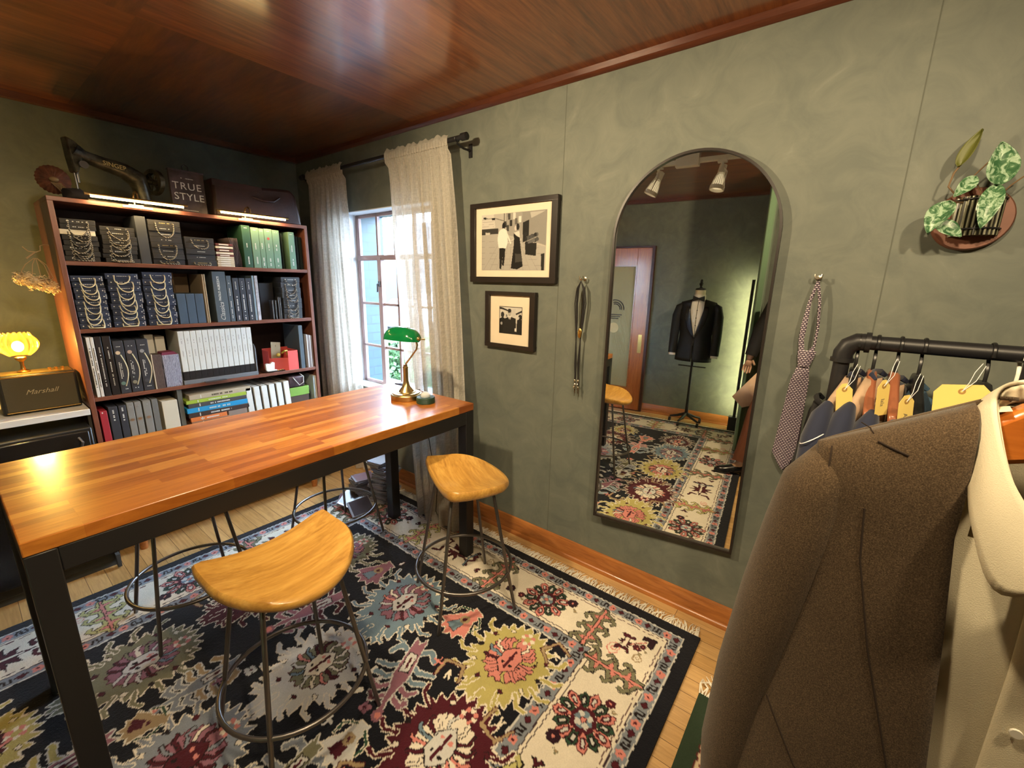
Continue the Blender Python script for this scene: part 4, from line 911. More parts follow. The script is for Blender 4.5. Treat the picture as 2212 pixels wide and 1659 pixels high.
order = ['tan brown magazine', 'orange magazine', 'black brown magazine', 'bright blue magazine', 'dark grey magazine', 'lime green magazine', 'pale tan magazine']
zz = z+.055
m = MB(); m.box(-1.165, -.97, FY+.01, FY+.22, z, z+.054); o = obj('storage_box', m, mat('dark brown box', (.06, .035, .025), .7), bev=.002); tag(o, 'dark brown box under the pile of coloured magazines', 'box')
for nme in order:
    p = [q for q in pile if q[0] == nme][0]
    t = thing('magazine', '%s lying in the pile of coloured magazines on the fourth shelf' % nme, 'magazine', ((p[3]+p[4])/2, FY+.11, zz), 0, 'pile of coloured magazines')
    m = MB(); m.box(p[3], p[4], FY, FY+.22, zz+.0004, zz+p[2]); obj('cover', m, mat(nme, p[1], .45), t, world=True, bev=.002)
    c = (p[3]+p[4])/2; textlike(t, c-.05, c+.06, zz+p[2]*.35, zz+p[2]*.65, FY, M_txt if nme != 'pale tan magazine' else M_bkk, False, int(p[2]*1e4)); textlike(t, p[3]+.055, p[3]+.068, zz+p[2]*.2, zz+p[2]*.85, FY, M_txt, False, 5); zz += p[2]
for i in range(2):
    m = MB(); m.box(-.966, -.862, FY+.002, FY+.2, z+.001+.065*i, z+.064+.065*i); o = obj('sample_box', m, mat('taupe card', (.22, .17, .14), .7), bev=.002); tag(o, ['lower', 'upper'][i]+' taupe box right of the coloured magazines', 'box')
for i in range(6):
    a = -.848+i*.047; t = book('white slip box tilted to the left, %s in the row of six' % ['first from the left', 'second from the left', 'third from the left', 'fourth from the left', 'fifth from the left', 'last, at the right'][i], a, a+.034, z, .825+.005*(i == 5), M_wh, depth=.26, name='slip_box', cat='box', group='white slip boxes on the fourth shelf')
    m = MB(); m.box(a+.0341, a+.042, FY+.006, FY+.25, z, .822); lay(obj('dark_edge', m, M_bkk, t, world=True), 'black inner edge'); t.rotation_euler = (0, math.radians(-2.5), 0)
t = thing('gift_box', 'dark striped gift box with a white cord loop on the green box', 'box', (-.535, FY+.08, z+.185))
m = MB(); m.box(-.590, -.478, FY, FY+.17, z+.185, z+.262); obj('box_body', m, mat('black plum stripes', (.05, .03, .035), .4, var=.6, vscale=20), t, world=True, bev=.01); m = MB(); m.tube([(-.56, FY-.004, z+.26), (-.52, FY-.008, z+.20), (-.49, FY-.006, z+.215), (-.484, FY+.0, z+.255), (-.50, FY+.02, z+.275)], .0022, 6); obj('cord_loop', m, M_txt, t, world=True)
m = MB(); m.box(-.585, -.452, FY, FY+.18, z+.125, z+.1845); o = obj('green_box', m, mat('leaf green card', (.16, .30, .05), .5), bev=.002); tag(o, 'leaf green flat box under the striped gift box', 'box')
m = MB(); m.box(-.59, -.455, FY+.005, FY+.18, z, z+.1245); o = obj('storage_box', m, mat('dark brown box', (.06, .035, .025), .7), bev=.002); tag(o, 'dark box at the right end of the fourth shelf under the green box', 'box')
for i in range(2): book(['pale blue grey book leaning at the right end of the fourth shelf', 'white book at the very right end of the fourth shelf'][i], -.418+i*.013, -.408+i*.013, z, .837, mat('pale blue cover', (.32, .38, .40), .6) if i == 0 else M_wh, name='book', cat='book')
# ---- on top of the bookcase
z = ZT[5]
def sewing():
    c = Vector((-1.275, -.64, z)); t = thing('sewing_machine', 'old black cast iron sewing machine head standing on the bookcase', 'sewing machine', c)
    Mi = mat('blackened cast iron with gilt wear', (.060, .055, .038), .36, .45, var=.9, vscale=22, bump=.3, bscale=60)
    m = MB()
    m.tube([(.105, 0, .015), (.100, 0, .06), (.095, 0, .11), (.085, 0, .155), (.03, 0, .185), (-.05, 0, .200), (-.115, 0, .215), (-.15, 0, .232)], [.036, .033, .036, .046, .038, .031, .028, .038], 16, flat=.85)
    obj('arm', m, Mi, t)
    m = MB(); m.prism([(-.175, .285), (-.140, .270), (-.120, .215), (-.130, .185), (-.150, .13), (-.166, .13), (-.172, .2)], lambda a, b_, cc: (a, cc, b_), -.022, .022); obj('head', m, Mi, t, bev=.007)
    m = MB(); m.cyl((-.158, 0, .135), (-.156, 0, .06), .0035, 8); m.cyl((-.146, .004, .135), (-.146, .004, .09), .005, 8); m.lathe([(.004, -.006), (.017, -.006), (.017, 0), (.004, 0)], (-.132, -.024, .17), 16, 'Y'); obj('needle_bar', m, M_rod, t)
    m = MB(); m.lathe([(.046, -.010), (.066, -.010), (.066, .010), (.046, .010), (.046, -.010)], (.158, 0, .155), 32, 'X', cap=False); m.lathe([(.0, -.014), (.016, -.014), (.016, .014), (.0, .014)], (.158, 0, .155), 16, 'X', cap=False)
    for k in range(6): a_ = k*PI/3; m.cyl((.158, 0, .155), (.158, .052*math.cos(a_), .155+.052*math.sin(a_)), .0045, 6)
    m.cyl((.11, 0, .155), (.158, 0, .155), .012, 10); obj('hand_wheel', m, Mi, t)
    m = MB(); m.box(-.16, .15, -.06, .06, .0, .014); m.box(.06, .15, -.035, .035, .014, .026); obj('bed_plate', m, Mi, t, bev=.004)
    t.rotation_euler = (0, 0, math.radians(14)); t.scale = (1.06, 1.3, 1.0)
    obj('lettering', text_mb('SINGER', .028, lambda a, b_, cc: (a-.015, -.0305-cc, b_+.1925-.10*a), .001), M_gold, t, smooth=False)
    m = MB(); m.tube([(-.20, .01, .01), (-.19, .01, .03), (-.15, .02, .035), (-.1, .02, .02)], [.01, .028, .032, .01], 10); o = obj('cloth_bundle', m, mat('black felt', (.008, .006, .007), .95), t)
sewing()
def picture_light(x0, x1, cx, label, lamp_e):
    y0 = BY0-.035; zc = z+.022; t = thing('picture_light', label, 'lamp', (cx, BY0+.04, z), 0, 'brass picture lights on the bookcase top')
    Mt = mat('warm glowing tube', (1, .8, .45), .4, emit=(1.0, .70, .28), es=TUBE)
    m = MB(); m.cyl((x0+.02, y0, zc-.006), (x1-.02, y0, zc-.006), .0055, 12); lay(obj('glowing_tube', m, Mt, t, world=True), 'glowing warm white tube')
    m = MB(); m.cyl((x0, y0+.004, zc+.003), (x1, y0+.004, zc+.003), .006, 12); obj('housing', m, M_brass2, t, world=True)
    m = MB(); P = [(cx, BY0+.05, z+.003), (cx, BY0+.05, z+.045), (cx, BY0+.035, z+.062), (cx, BY0+.0, z+.066), (cx, y0+.01, z+.052), (cx, y0+.004, zc+.003)]
    m.tube(P, .0045, 10); m.box(cx-.03, cx+.03, BY0+.02, BY0+.075, z+.0005, z+.006); obj('arm', m, M_brass2, t, world=True)
    m = MB(); m.box(cx-.06, cx+.06, BY0-.0005, BY0-.006, z-.014, z-.002); obj('clamp_plate', m, mat('raw clamp wood', (.45, .26, .15), .6), t, world=True)
    l = lamp('tube_light', 'AREA', ((x0+x1)/2-t.location.x, y0-.008-t.location.y, zc-.016-t.location.z), lamp_e, (1, .68, .32), t); l.data.shape = 'RECTANGLE'; l.data.size = x1-x0-.04; l.data.size_y = .01
    l.rotation_euler = (math.radians(20), 0, 0)
picture_light(-1.442, -1.040, -1.245, 'glowing brass picture light clipped in front of the sewing machine', 1.6)
picture_light(-.905, -.508, -.727, 'glowing brass picture light clipped in front of the leather bag', 1.3)
t = thing('book_stand_poster', 'dark book cover with white lettering standing on the bookcase, with a wire loop on top', 'book', (-.985, -.68, z))
m = MB(); m.box(-1.062, -.900, -.685, -.660, z+.0005, 2.068); m.box(-1.064, -.898, -.688, -.658, 2.068, 2.078); obj('cover', m, mat('dark photographic cover', (.05, .035, .04), .45, var=.8, vscale=12), t, world=True, bev=.001)
m = MB(); m.tube([(-.993, -.672, 2.078), (-.993, -.672, 2.10), (-.980, -.672, 2.11), (-.966, -.672, 2.10), (-.966, -.672, 2.078)], .003, 8); obj('wire_loop', m, M_blackm, t, world=True)
m = MB(); m.tube([(-.93, -.672, 1.85), (-.885, -.65, 1.85), (-.885, -.64, 1.92)], .003, 6); obj('stand_leg', m, M_blackm, t, world=True)
spine_text(t, 'TRUE', -.985, z+.145, -.686, .052, M_txt, spacing=1.15); spine_text(t, 'STYLE', -.980, z+.090, -.686, .052, M_txt, spacing=1.05); textlike(t, -1.01, -.95, z+.185, z+.189, -.6852, M_txt, False, 5); textlike(t, -1.02, -.945, z+.02, z+.0225, -.6852, M_txt, False, 6)
M_leather = mat('dark oxblood leather', (.035, .014, .012), .42, var=.35, vscale=10, bump=.3, bscale=160)
t = thing('leather_bag', 'big dark oxblood leather bag lying on the right end of the bookcase', 'bag', (-.62, -.60, z))
def bag(u, v):
    x = -.875+.50*u; s = math.sin(PI*v); k = 1-abs(2*u-1)**8*.18
    hgt = .215-.03*u+.006*math.sin(14*u)
    return (x+.012*math.sin(7*v)*u, -.70+.18*(v if v < .5 else v)+(-.02*math.sin(2*PI*v)), z+.001+hgt*(math.sin(PI*min(1, v*1.0))**.35)*k)
m = MB(); m.prism([(-.878, .001), (-.870, .12), (-.878, .205), (-.862, .214), (-.62, .205), (-.42, .222), (-.388, .190), (-.372, .10), (-.358, .001)], lambda a, b_, cc: (a, cc, z+b_), -.715, -.50); obj('bag_body', m, M_leather, t, world=True, bev=.02)
m = MB(); m.tube([(-.66, -.725, z+.14), (-.60, -.735, z+.125), (-.54, -.735, z+.13), (-.50, -.725, z+.16)], .006, 8); obj('handle', m, M_leather, t, world=True)
m = MB(); m.prism([(-.87, .21), (-.60, .203), (-.60, .17), (-.87, .175)], lambda a, b_, cc: (a, cc, z+b_), -.7175, -.714); obj('flap_seam', m, M_leather, t, world=True)
t = thing('dried_flower_fan', 'round rust brown straw fan standing at the left end of the bookcase top', 'ornament', (-1.50, -.62, z))
m = MB(); n = 48; m.add([(-1.503, -.60, 1.945)]+[(-1.503+(.060+.003*(i % 2))*math.cos(2*PI*i/n), -.60+.004*(i % 2), 1.945+(.062+.003*(i % 2))*math.sin(2*PI*i/n)) for i in range(n)], [(0, i+1, (i+1) % n+1) for i in range(n)])
obj('disc', m, mat('rust brown straw', (.10, .032, .014), .8, var=.5, vscale=40), t, world=True, solid=.006)
m = MB()
for k in range(9): a_ = -1.3+k*.32; m.tube([(-1.503+.02*math.cos(a_-1), -.625, 1.93), (-1.503+.05*math.cos(a_), -.64, 1.885+.01*math.sin(3*a_)), (-1.503+.04*math.cos(a_)+.02, -.65, z+.002)], .0018, 5)
m.ell((-1.503, -.615, 1.945), (.018, .012, .012)); obj('twigs', m, mat('dry straw twigs', (.20, .13, .06), .8), t, world=True)
# ================================================================== CURTAINS
def linen_mat():
    m, nt, b = new_mat('cream linen curtain cloth'); out = nt.nodes['Material Output']
    v = coords(nt, (1, 60, 8)); n = noise(nt, v, 6, 4, .7); v2 = coords(nt, (1, 8, 120)); n2 = noise(nt, v2, 4, 4, .7)
    w = mixc(nt, .5, n, n2)
    c = ramp(nt, w, [(.3, (.50, .47, .41)), (.7, (.70, .67, .60))])
    d = nt.nodes.new('ShaderNodeBsdfDiffuse'); t = nt.nodes.new('ShaderNodeBsdfTranslucent'); tr = nt.nodes.new('ShaderNodeBsdfTransparent')
    nt.links.new(c, d.inputs[0]); nt.links.new(c, t.inputs[0])
    m1 = nt.nodes.new('ShaderNodeMixShader'); m1.inputs[0].default_value = .30; nt.links.new(d.outputs[0], m1.inputs[1]); nt.links.new(t.outputs[0], m1.inputs[2])
    m2 = nt.nodes.new('ShaderNodeMixShader'); a = ramp(nt, w, [(.30, (.42,)*3), (.62, (.12,)*3)]); nt.links.new(a, m2.inputs[0]); nt.links.new(m1.outputs[0], m2.inputs[1]); nt.links.new(tr.outputs[0], m2.inputs[2])
    nt.links.new(m2.outputs[0], out.inputs[0]); return m
M_linen = linen_mat()
def curtain(label, top, bot, xt, xb, seed, floor=.016, swing=1.0):
    rr = random.Random(seed); ph = [rr.uniform(0, 6.3) for _ in range(6)]
    t = thing('curtain', label, 'curtain', (xt, (top[0]+top[1])/2, floor), 0, 'linen window curtains')
    def P(u, v):
        s = v**1.25
        y = (top[0]+(top[1]-top[0])*u)*(1-s)+(bot[0]+(bot[1]-bot[0])*u)*s
        z = 2.235+(floor-2.235)*v
        k = .35+.65*min(1, v*5); A = .022*k
        x = xt*(1-v**2)+xb*v**2
        if v < .02: A *= .2; x -= .012
        x += A*math.sin(2*PI*6*u+ph[0]+.6*math.sin(3*v+ph[1]))+.5*A*math.sin(2*PI*13*u+ph[2]+2*v)+(.006*math.sin(2*PI*27*u+ph[3]) if v < .12 else 0)*max(0, 1-v/.12)
        y += .012*math.sin(2*PI*5*u+ph[4]+2*v)*min(1, v*3)
        return (min(x, -.018), y, z+(.012*math.sin(2*PI*3*u+ph[5]) if v > .97 else 0))
    m = MB(); m.grid(P, 150, 90); obj('cloth', m, M_linen, t, world=True, ang=80)
    def T(u, v):
        x, y, z = P(u, 0); k = math.sin(PI*v)
        return (xt-.019*(1 if v < .6 else (1-v)/.4)-.0025*math.sin(2*PI*24*u+ph[1])*(1-v)-.003*math.sin(2*PI*9*u)*v, top[0]+(top[1]-top[0])*u, 2.225+.060*v+(.005*math.sin(2*PI*5*u+ph[2])+.004*math.sin(2*PI*11*u+ph[4]))*max(0,v-.5)*2)
    m = MB(); m.grid(T, 150, 8); obj('ruffled_header', m, M_linen, t, world=True, ang=80)
curtain('left cream linen curtain hanging between the bookcase and the window', (-.375, -.845), (-.26, -.90), -.11, -.07, 4)
curtain('right cream linen curtain hanging behind the table end and brass lamp', (-1.325, -1.875), (-1.66, -2.13), -.11, -.245, 8)
t = thing('curtain_rod', 'black curtain rod with end knobs above the window', 'curtain rod', (-.11, -1.13, 2.24))
m = MB(); m.cyl((-.11, -.30, 2.252), (-.11, -1.965, 2.252), .0125, 16); obj('rod', m, M_blackm, t, world=True)
for y in (-.295, -1.985):
    m = MB(); m.lathe([(.013, -.022), (.019, -.018), (.019, .018), (.013, .022)], (-.11, y, 2.252), 20, 'Y'); m.lathe([(.0, -.028), (.012, -.024), (.012, .024), (.0, .028)], (-.11, y, 2.252), 20, 'Y', cap=False); obj('end_knob', m, M_blackm, t, world=True)
for y in (-.335, -1.93):
    m = MB(); m.tube([(-.001, y, 2.215), (-.06, y, 2.215), (-.11, y, 2.228)], .006, 8); m.box(-.006, -.0005, y-.012, y+.012, 2.18, 2.25); m.tube([(-.11+.017*math.cos(a), y, 2.252+.017*math.sin(a)) for a in [PI*(1+k/8.) for k in range(9)]], .003, 6); obj('bracket', m, M_blackm, t, world=True)
m = MB(); m.lathe([(.0, 0), (.030, 0), (.032, .005), (.032, .075), (.028, .08), (.0, .08)], (.02, -1.19, WZ0+.007), 20, cap=False); o = obj('candle', m, mat('near black plum wax', (.022, .012, .018), .5)); tag(o, 'short dark candle jar on the window sill behind the brass lamp', 'candle')
# ================================================================== FRAMED PHOTOGRAPHS
M_frame = mat('black lacquered frame', (.018, .013, .011), .35, bump=.05); M_mat = mat('cream passe partout', (.72, .62, .47), .85)
def framed(label, yL, yR, zb, zt, mL, mR, mb, mt, pL, pR, pb, pt, paint, x=-.001, dep=.03):
    t = thing('framed_photograph', label, 'picture', (-.015, (yL+yR)/2, zb), 0, 'framed black and white photographs')
    m = MB(); fx0, fx1 = -dep, x
    for a, b_, c, d in ((yR, yL, zb, mb), (yR, yL, mt, zt), (mL, yL, mb, mt), (yR, mR, mb, mt)): m.box(fx0, fx1, a, b_, c, d)
    obj('frame', m, M_frame, t, world=True, bev=.0015)
    m = MB(); m.box(-.016, -.004, mR, mL, mb, mt); obj('mat_board', m, M_mat, t, world=True)
    w = Weave(0, 1*(pL-pR), 0, pt-pb, .0022, (.45, .42, .36)); paint(w, pL-pR, pt-pb)
    pm = MC.get('photo') or pattern_mat('monochrome photo print', .5, var=.05); MC['photo'] = pm
    w.mesh('photo_print', lambda a, b_: (-.0168-t.location.x, pL-a-t.location.y, pb+b_-t.location.z), pm, t)
def paint1(w, W, Hh):
    def c(px, py):
        s = (px-134)/508.; top = 238-56*s; bot = 668-8*s; return (s*W, (bot-py)/(bot-top)*Hh)
    def P(L, g): w.poly([c(*p) for p in L], (g, g*.96, g*.86))
    def Ln(L, wd_, g): w.line([c(*p) for p in L], wd_, (g, g*.96, g*.86))
    P([(133, 236), (643, 182), (643, 450), (133, 450)], .42)
    P([(133, 380), (280, 375), (470, 430), (640, 470), (634, 668), (133, 668)], .38)
    for k in range(9): Ln([(150+55*k, 668), (300+20*k, 420)], .0015, .25)
    for k in range(5): Ln([(133, 440+45*k), (620, 430+48*k)], .0013, .27)
    P([(133, 236), (235, 225), (250, 330), (133, 350)], .55); 
    for k in range(5): Ln([(140, 255+18*k), (235, 245+19*k)], .0016, .30)
    P([(133, 345), (275, 335), (275, 375), (133, 392)], .04); P([(165, 370), (205, 368), (205, 385), (165, 388)], .5)
    P([(335, 215), (465, 200), (460, 410), (335, 380)], .30)
    for (a, b_, g) in ((360, 240, .06), (400, 235, .6), (375, 290, .03), (350, 330, .05), (445, 260, .65), (415, 275, .12), (330, 300, .04)): P([(a-10, b_-22), (a+10, b_-24), (a+11, b_+24), (a-9, b_+26)], g)
    P([(462, 203), (643, 183), (640, 462), (580, 440), (462, 430)], .25); P([(520, 205), (636, 190), (530, 250)], .42); P([(468, 285), (515, 262), (515, 420), (470, 440)], .015)
    Ln([(150, 262), (250, 258), (318, 275)], .003, .06); P([(148, 255), (172, 253), (172, 267), (148, 268)], .02); P([(220, 255), (245, 253), (245, 270), (220, 271)], .02); Ln([(320, 215), (322, 300)], .004, .04)
    w.disc(*c(318, 315), .011, (.01,)*3, .018); P([(290, 345), (318, 332), (345, 350), (352, 440), (338, 490), (278, 486), (268, 420), (275, 370)], .72); Ln([(340, 365), (375, 445)], .009, .7)
    P([(284, 488), (334, 488), (330, 560), (322, 630), (308, 622), (314, 540), (302, 656), (288, 650)], .012)
    w.disc(*c(430, 318), .010, (.02,)*3, .017); w.disc(*c(412, 330), .007, (.55, .5, .45), .012); P([(400, 365), (442, 350), (447, 400), (430, 400)], .6); P([(398, 370), (430, 395), (445, 400), (460, 520), (474, 630), (430, 655), (380, 648), (395, 520), (402, 440)], .012); Ln([(355, 445), (400, 415)], .006, .5)
    for k in range(26): w.disc(*c(490+(k*37) % 88, 375+(k*23) % 80), .010, (.02+.05*(k % 3),)*3)
    P([(487, 450), (575, 440), (570, 545), (492, 535)], .015); P([(608, 530), (634, 522), (632, 662), (612, 660)], .02)
    P([(412, 530), (462, 532), (470, 590), (415, 600)], .05)
framed('large framed black and white photograph of a couple walking in a street', -1.950, -2.530, 1.510, 1.932, -1.987, -2.494, 1.539, 1.907, -2.028, -2.461, 1.575, 1.870, paint1)
def paint2(w, W, Hh):
    def c(px, py):
        s = (px-272)/178.; top = 944+6*s; bot = 1155+12*s; return (s*W, (bot-py)/(bot-top)*Hh)
    def P(L, g): w.poly([c(*p) for p in L], (g, g*.96, g*.88))
    w.c[:] = (.012,)*3; e = .0035
    w.rect(e, W-e, e, Hh-e, (.55, .53, .47))
    P([(275, 950), (300, 955), (345, 975), (345, 985), (300, 970), (275, 965)], .02)
    P([(400, 1000), (448, 975), (448, 990), (405, 1012)], .03); P([(365, 970), (400, 960), (398, 1020), (372, 1030)], .5)
    w.disc(*c(298, 1010), .012, (.03,)*3, .016); P([(275, 1040), (300, 1028), (318, 1040), (318, 1158), (275, 1158)], .015); w.disc(*c(290, 1078), .008, (.3,)*3)
    w.disc(*c(330, 1018), .006, (.15,)*3, .008)
    w.disc(*c(435, 1028), .012, (.02,)*3, .015); P([(412, 1050), (432, 1042), (449, 1050), (449, 1166), (408, 1160)], .02); w.disc(*c(424, 1032), .005, (.45,)*3)
    P([(310, 1042), (340, 1028), (372, 1028), (402, 1040), (408, 1162), (300, 1160)], .02); w.disc(*c(353, 992), .0115, (.38, .36, .32), .021); w.disc(*c(353, 978), .0125, (.02,)*3, .011); P([(341, 988), (366, 988), (366, 993), (341, 993)], .05)
    P([(343, 1024), (366, 1024), (356, 1062)], .7); P([(353, 1028), (358, 1028), (358, 1060), (352, 1060)], .02); P([(394, 1115), (409, 1115), (406, 1140), (396, 1140)], .7)
framed('smaller framed black and white photograph of a man in a suit', -2.066, -2.412, 1.148, 1.462, -2.098, -2.378, 1.170, 1.441, -2.163, -2.323, 1.230, 1.381, paint2)
# ================================================================== ARCHED MIRROR
def arch(yL, yR, zbL, zbR, zc, n=40, o=0):
    r = (yL-yR)/2-o; cy = (yL+yR)/2
    return [(yL-o, zbL+o), (yL-o, zc)]+[(cy+r*math.cos(PI*k/n), zc+r*math.sin(PI*k/n)*1.0) for k in range(1, n)]+[(yR+o, zc), (yR+o, zbR+o)]
A0 = arch(-2.845, -3.486, .352, .385, 1.708); A1 = arch(-2.845, -3.486, .352, .385, 1.708, o=.009)
t = thing('arched_mirror', 'tall arched wall mirror with a thin black frame', 'mirror', (-.02, -3.165, .35))
m = MB(); n = len(A0); V = []
for (X, A) in ((-.001, A0), (-.032, A0), (-.032, A1), (-.001, A1)): V += [(X, p[0], p[1]) for p in A]
m.add(V, [(k*n+i, k*n+(i+1) % n, ((k+1) % 4)*n+(i+1) % n, ((k+1) % 4)*n+i) for k in range(4) for i in range(n)]); obj('frame', m, M_frame, t, world=True)
m = MB(); m.prism(A1, lambda a, b_, c: (c, a, b_), -.020, -.004)
mm, nt, b = new_mat('silvered mirror glass'); b.inputs['Metallic'].default_value = 1; b.inputs['Roughness'].default_value = .0; b.inputs['Base Color'].default_value = (.90, .91, .86, 1)
obj('mirror_glass', m, mm, t, world=True, smooth=False)
t.rotation_euler = (0, 0, math.radians(3.1)); t.location.x -= .018
# ================================================================== HOOKS, CORDS, NECKTIE
def hook(label, y, z):
    t = thing('wall_hook', label, 'hook', (-.01, y, z), 0, 'small nickel wall hooks')
    m = MB(); m.lathe([(.0, -.012), (.010, -.010), (.010, -.0005), (.0, -.0005)], (0-.0+.01, y, z+.0), 16, 'X', cap=False); m.cyl((-.010, y, z), (-.034, y, z), .0045, 10); m.tube([(-.034, y+.010, z+.013), (-.036, y+.009, z), (-.036, y, z-.005), (-.036, y-.009, z), (-.034, y-.010, z+.013)], .0035, 8); obj('hook_body', m, mat('polished nickel', (.62, .56, .46), .22, 1.0), t, world=True)
hook('small nickel hook holding the black cords', -2.683, 1.535); hook('small nickel hook holding the patterned necktie', -3.620, 1.548)
M_cord = mat('black leather cord', (.012, .011, .012), .5)
for i, (w_, b_, dx) in enumerate(((.030, .985, 0), (.022, 1.02, .004), (.016, 1.0, -.004))):
    t = thing('bolo_cord', ['outermost black cord hanging on the hook between pictures and mirror', 'middle black cord with a brass slide on the same hook', 'innermost black cord with silver tips'][i], 'cord', (-.03, -2.683, 1.5), 0, 'black cords on one hook')
    P = [(-.028, -2.683+w_*.3, b_), (-.028, -2.683+.010+dx, 1.12), (-.028, -2.683+.014, 1.24), (-.028, -2.683+w_*.8, 1.34), (-.030, -2.683+w_, 1.42), (-.034, -2.683+w_*.7, 1.49), (-.037, -2.683, 1.524), (-.034, -2.683-w_*.7, 1.49), (-.030, -2.683-w_, 1.42), (-.028, -2.683-w_*.7, 1.34), (-.028, -2.683-.010, 1.24), (-.028, -2.683-.006+dx, 1.12), (-.028, -2.683-w_*.5, b_+.01*i)]
    m = MB(); m.tube(P, .0028, 8); obj('cord', m, M_cord, t, world=True)
    if i == 1:
        m = MB(); m.ell((-.034, -2.690, 1.275), (.005, .012, .026)); m.ell((-.040, -2.692, 1.287), .004); obj('slide', m, M_brass, t, world=True)
    m = MB()
    for y in (P[0][1], P[-1][1]): m.cyl((-.028, y, b_+.004), (-.028, y-.002, b_-.035), .0032, 8, .0015); m.ell((-.03, y, b_+.012), (.006, .006, .008))
    obj('metal_tip', m, MC['polished nickel'], t, world=True)
def tie():
    t = thing('necktie', 'purple and white knitted pattern necktie hanging on a wall hook', 'necktie', (-.04, -3.61, .82))
    m_, nt, b = new_mat('woven houndstooth silk'); v = coords(nt, (1, 1, 1), (math.radians(0), 0, 0)); ch = nt.nodes.new('ShaderNodeTexBrick'); ch.inputs['Scale'].default_value = 1; ch.inputs['Brick Width'].default_value = .0105; ch.inputs['Row Height'].default_value = .0068; ch.inputs['Mortar Size'].default_value = .0019; ch.inputs['Mortar Smooth'].default_value = .2
    mp = nt.nodes.new('ShaderNodeMapping'); mp.inputs['Rotation'].default_value = (0, PI/2, PI/2); nt.links.new(v, mp.inputs[0])
    sp = nt.nodes.new('ShaderNodeSeparateXYZ'); cb = nt.nodes.new('ShaderNodeCombineXYZ'); nt.links.new(v, sp.inputs[0]); nt.links.new(sp.outputs[1], cb.inputs[0]); nt.links.new(sp.outputs[2], cb.inputs[1]); nt.links.new(cb.outputs[0], ch.inputs['Vector'])
    for k, c in (('Color1', (.62, .56, .60, 1)), ('Color2', (.50, .44, .50, 1)), ('Mortar', (.035, .016, .040, 1))): ch.inputs[k].default_value = c
    nt.links.new(ch.outputs[0], b.inputs['Base Color']); b.inputs['Roughness'].default_value = .6; b.inputs['Sheen Weight'].default_value = .3
    def ribbon(name, L, x0, th, lab=None, M=m_):
        m = MB(); n = len(L); V = []
        for (yl, yr, z, xo) in L:
            for k in range(5):
                f = k/4; V.append((x0+xo-th*.5-th*math.sin(PI*f)*.6, yl+(yr-yl)*f, z))
        for (yl, yr, z, xo) in L:
            for k in range(5):
                f = k/4; V.append((x0+xo+th*.5, yl+(yr-yl)*f, z))
        F_ = []
        for i in range(n-1):
            for k in range(4): a = i*5+k; F_ += [(a, a+1, a+6, a+5), (n*5+a, n*5+a+5, n*5+a+6, n*5+a+1)]
            F_ += [(i*5, (i+1)*5, n*5+(i+1)*5, n*5+i*5), (i*5+4, n*5+i*5+4, n*5+(i+1)*5+4, (i+1)*5+4)]
        F_ += [(0, n*5, n*5+1, 1), (1, n*5+1, n*5+2, 2), (2, n*5+2, n*5+3, 3), (3, n*5+3, n*5+4, 4)]; e = (n-1)*5; F_ += [(e+k, e+k+1, n*5+e+k+1, n*5+e+k) for k in range(4)]
        m.add(V, F_); o = obj(name, m, M, t, world=True)
        return o
    ribbon('neck_loop', [(-3.617, -3.626, 1.538, 0), (-3.603, -3.613, 1.47, 0), (-3.594, -3.612, 1.38, 0), (-3.594, -3.610, 1.33, 0), (-3.600, -3.618, 1.285, 0)], -.034, .006)
    ribbon('neck_loop', [(-3.617, -3.626, 1.538, 0), (-3.632, -3.641, 1.47, 0), (-3.641, -3.649, 1.38, 0), (-3.640, -3.648, 1.31, 0), (-3.625, -3.645, 1.285, 0)], -.034, .006)
    ribbon('knot', [(-3.598, -3.654, 1.292, 0), (-3.602, -3.648, 1.262, -.004), (-3.606, -3.640, 1.236, 0)], -.037, .018)
    ribbon('wide_blade', [(-3.606, -3.640, 1.240, 0), (-3.600, -3.643, 1.215, -.002), (-3.590, -3.648, 1.175, 0), (-3.582, -3.648, 1.05, 0), (-3.574, -3.645, .93, 0), (-3.571, -3.645, .890, 0), (-3.592, -3.632, .850, 0), (-3.612, -3.614, .823, 0)], -.036, .006)
    lay(ribbon('narrow_blade', [(-3.615, -3.640, 1.235, 0), (-3.600, -3.650, 1.0, 0), (-3.590, -3.652, .88, 0), (-3.618, -3.622, .815, 0)], -.024, .005, M=mat('dark plum lining', (.05, .03, .045), .7)), 'dark lining side')
tie()
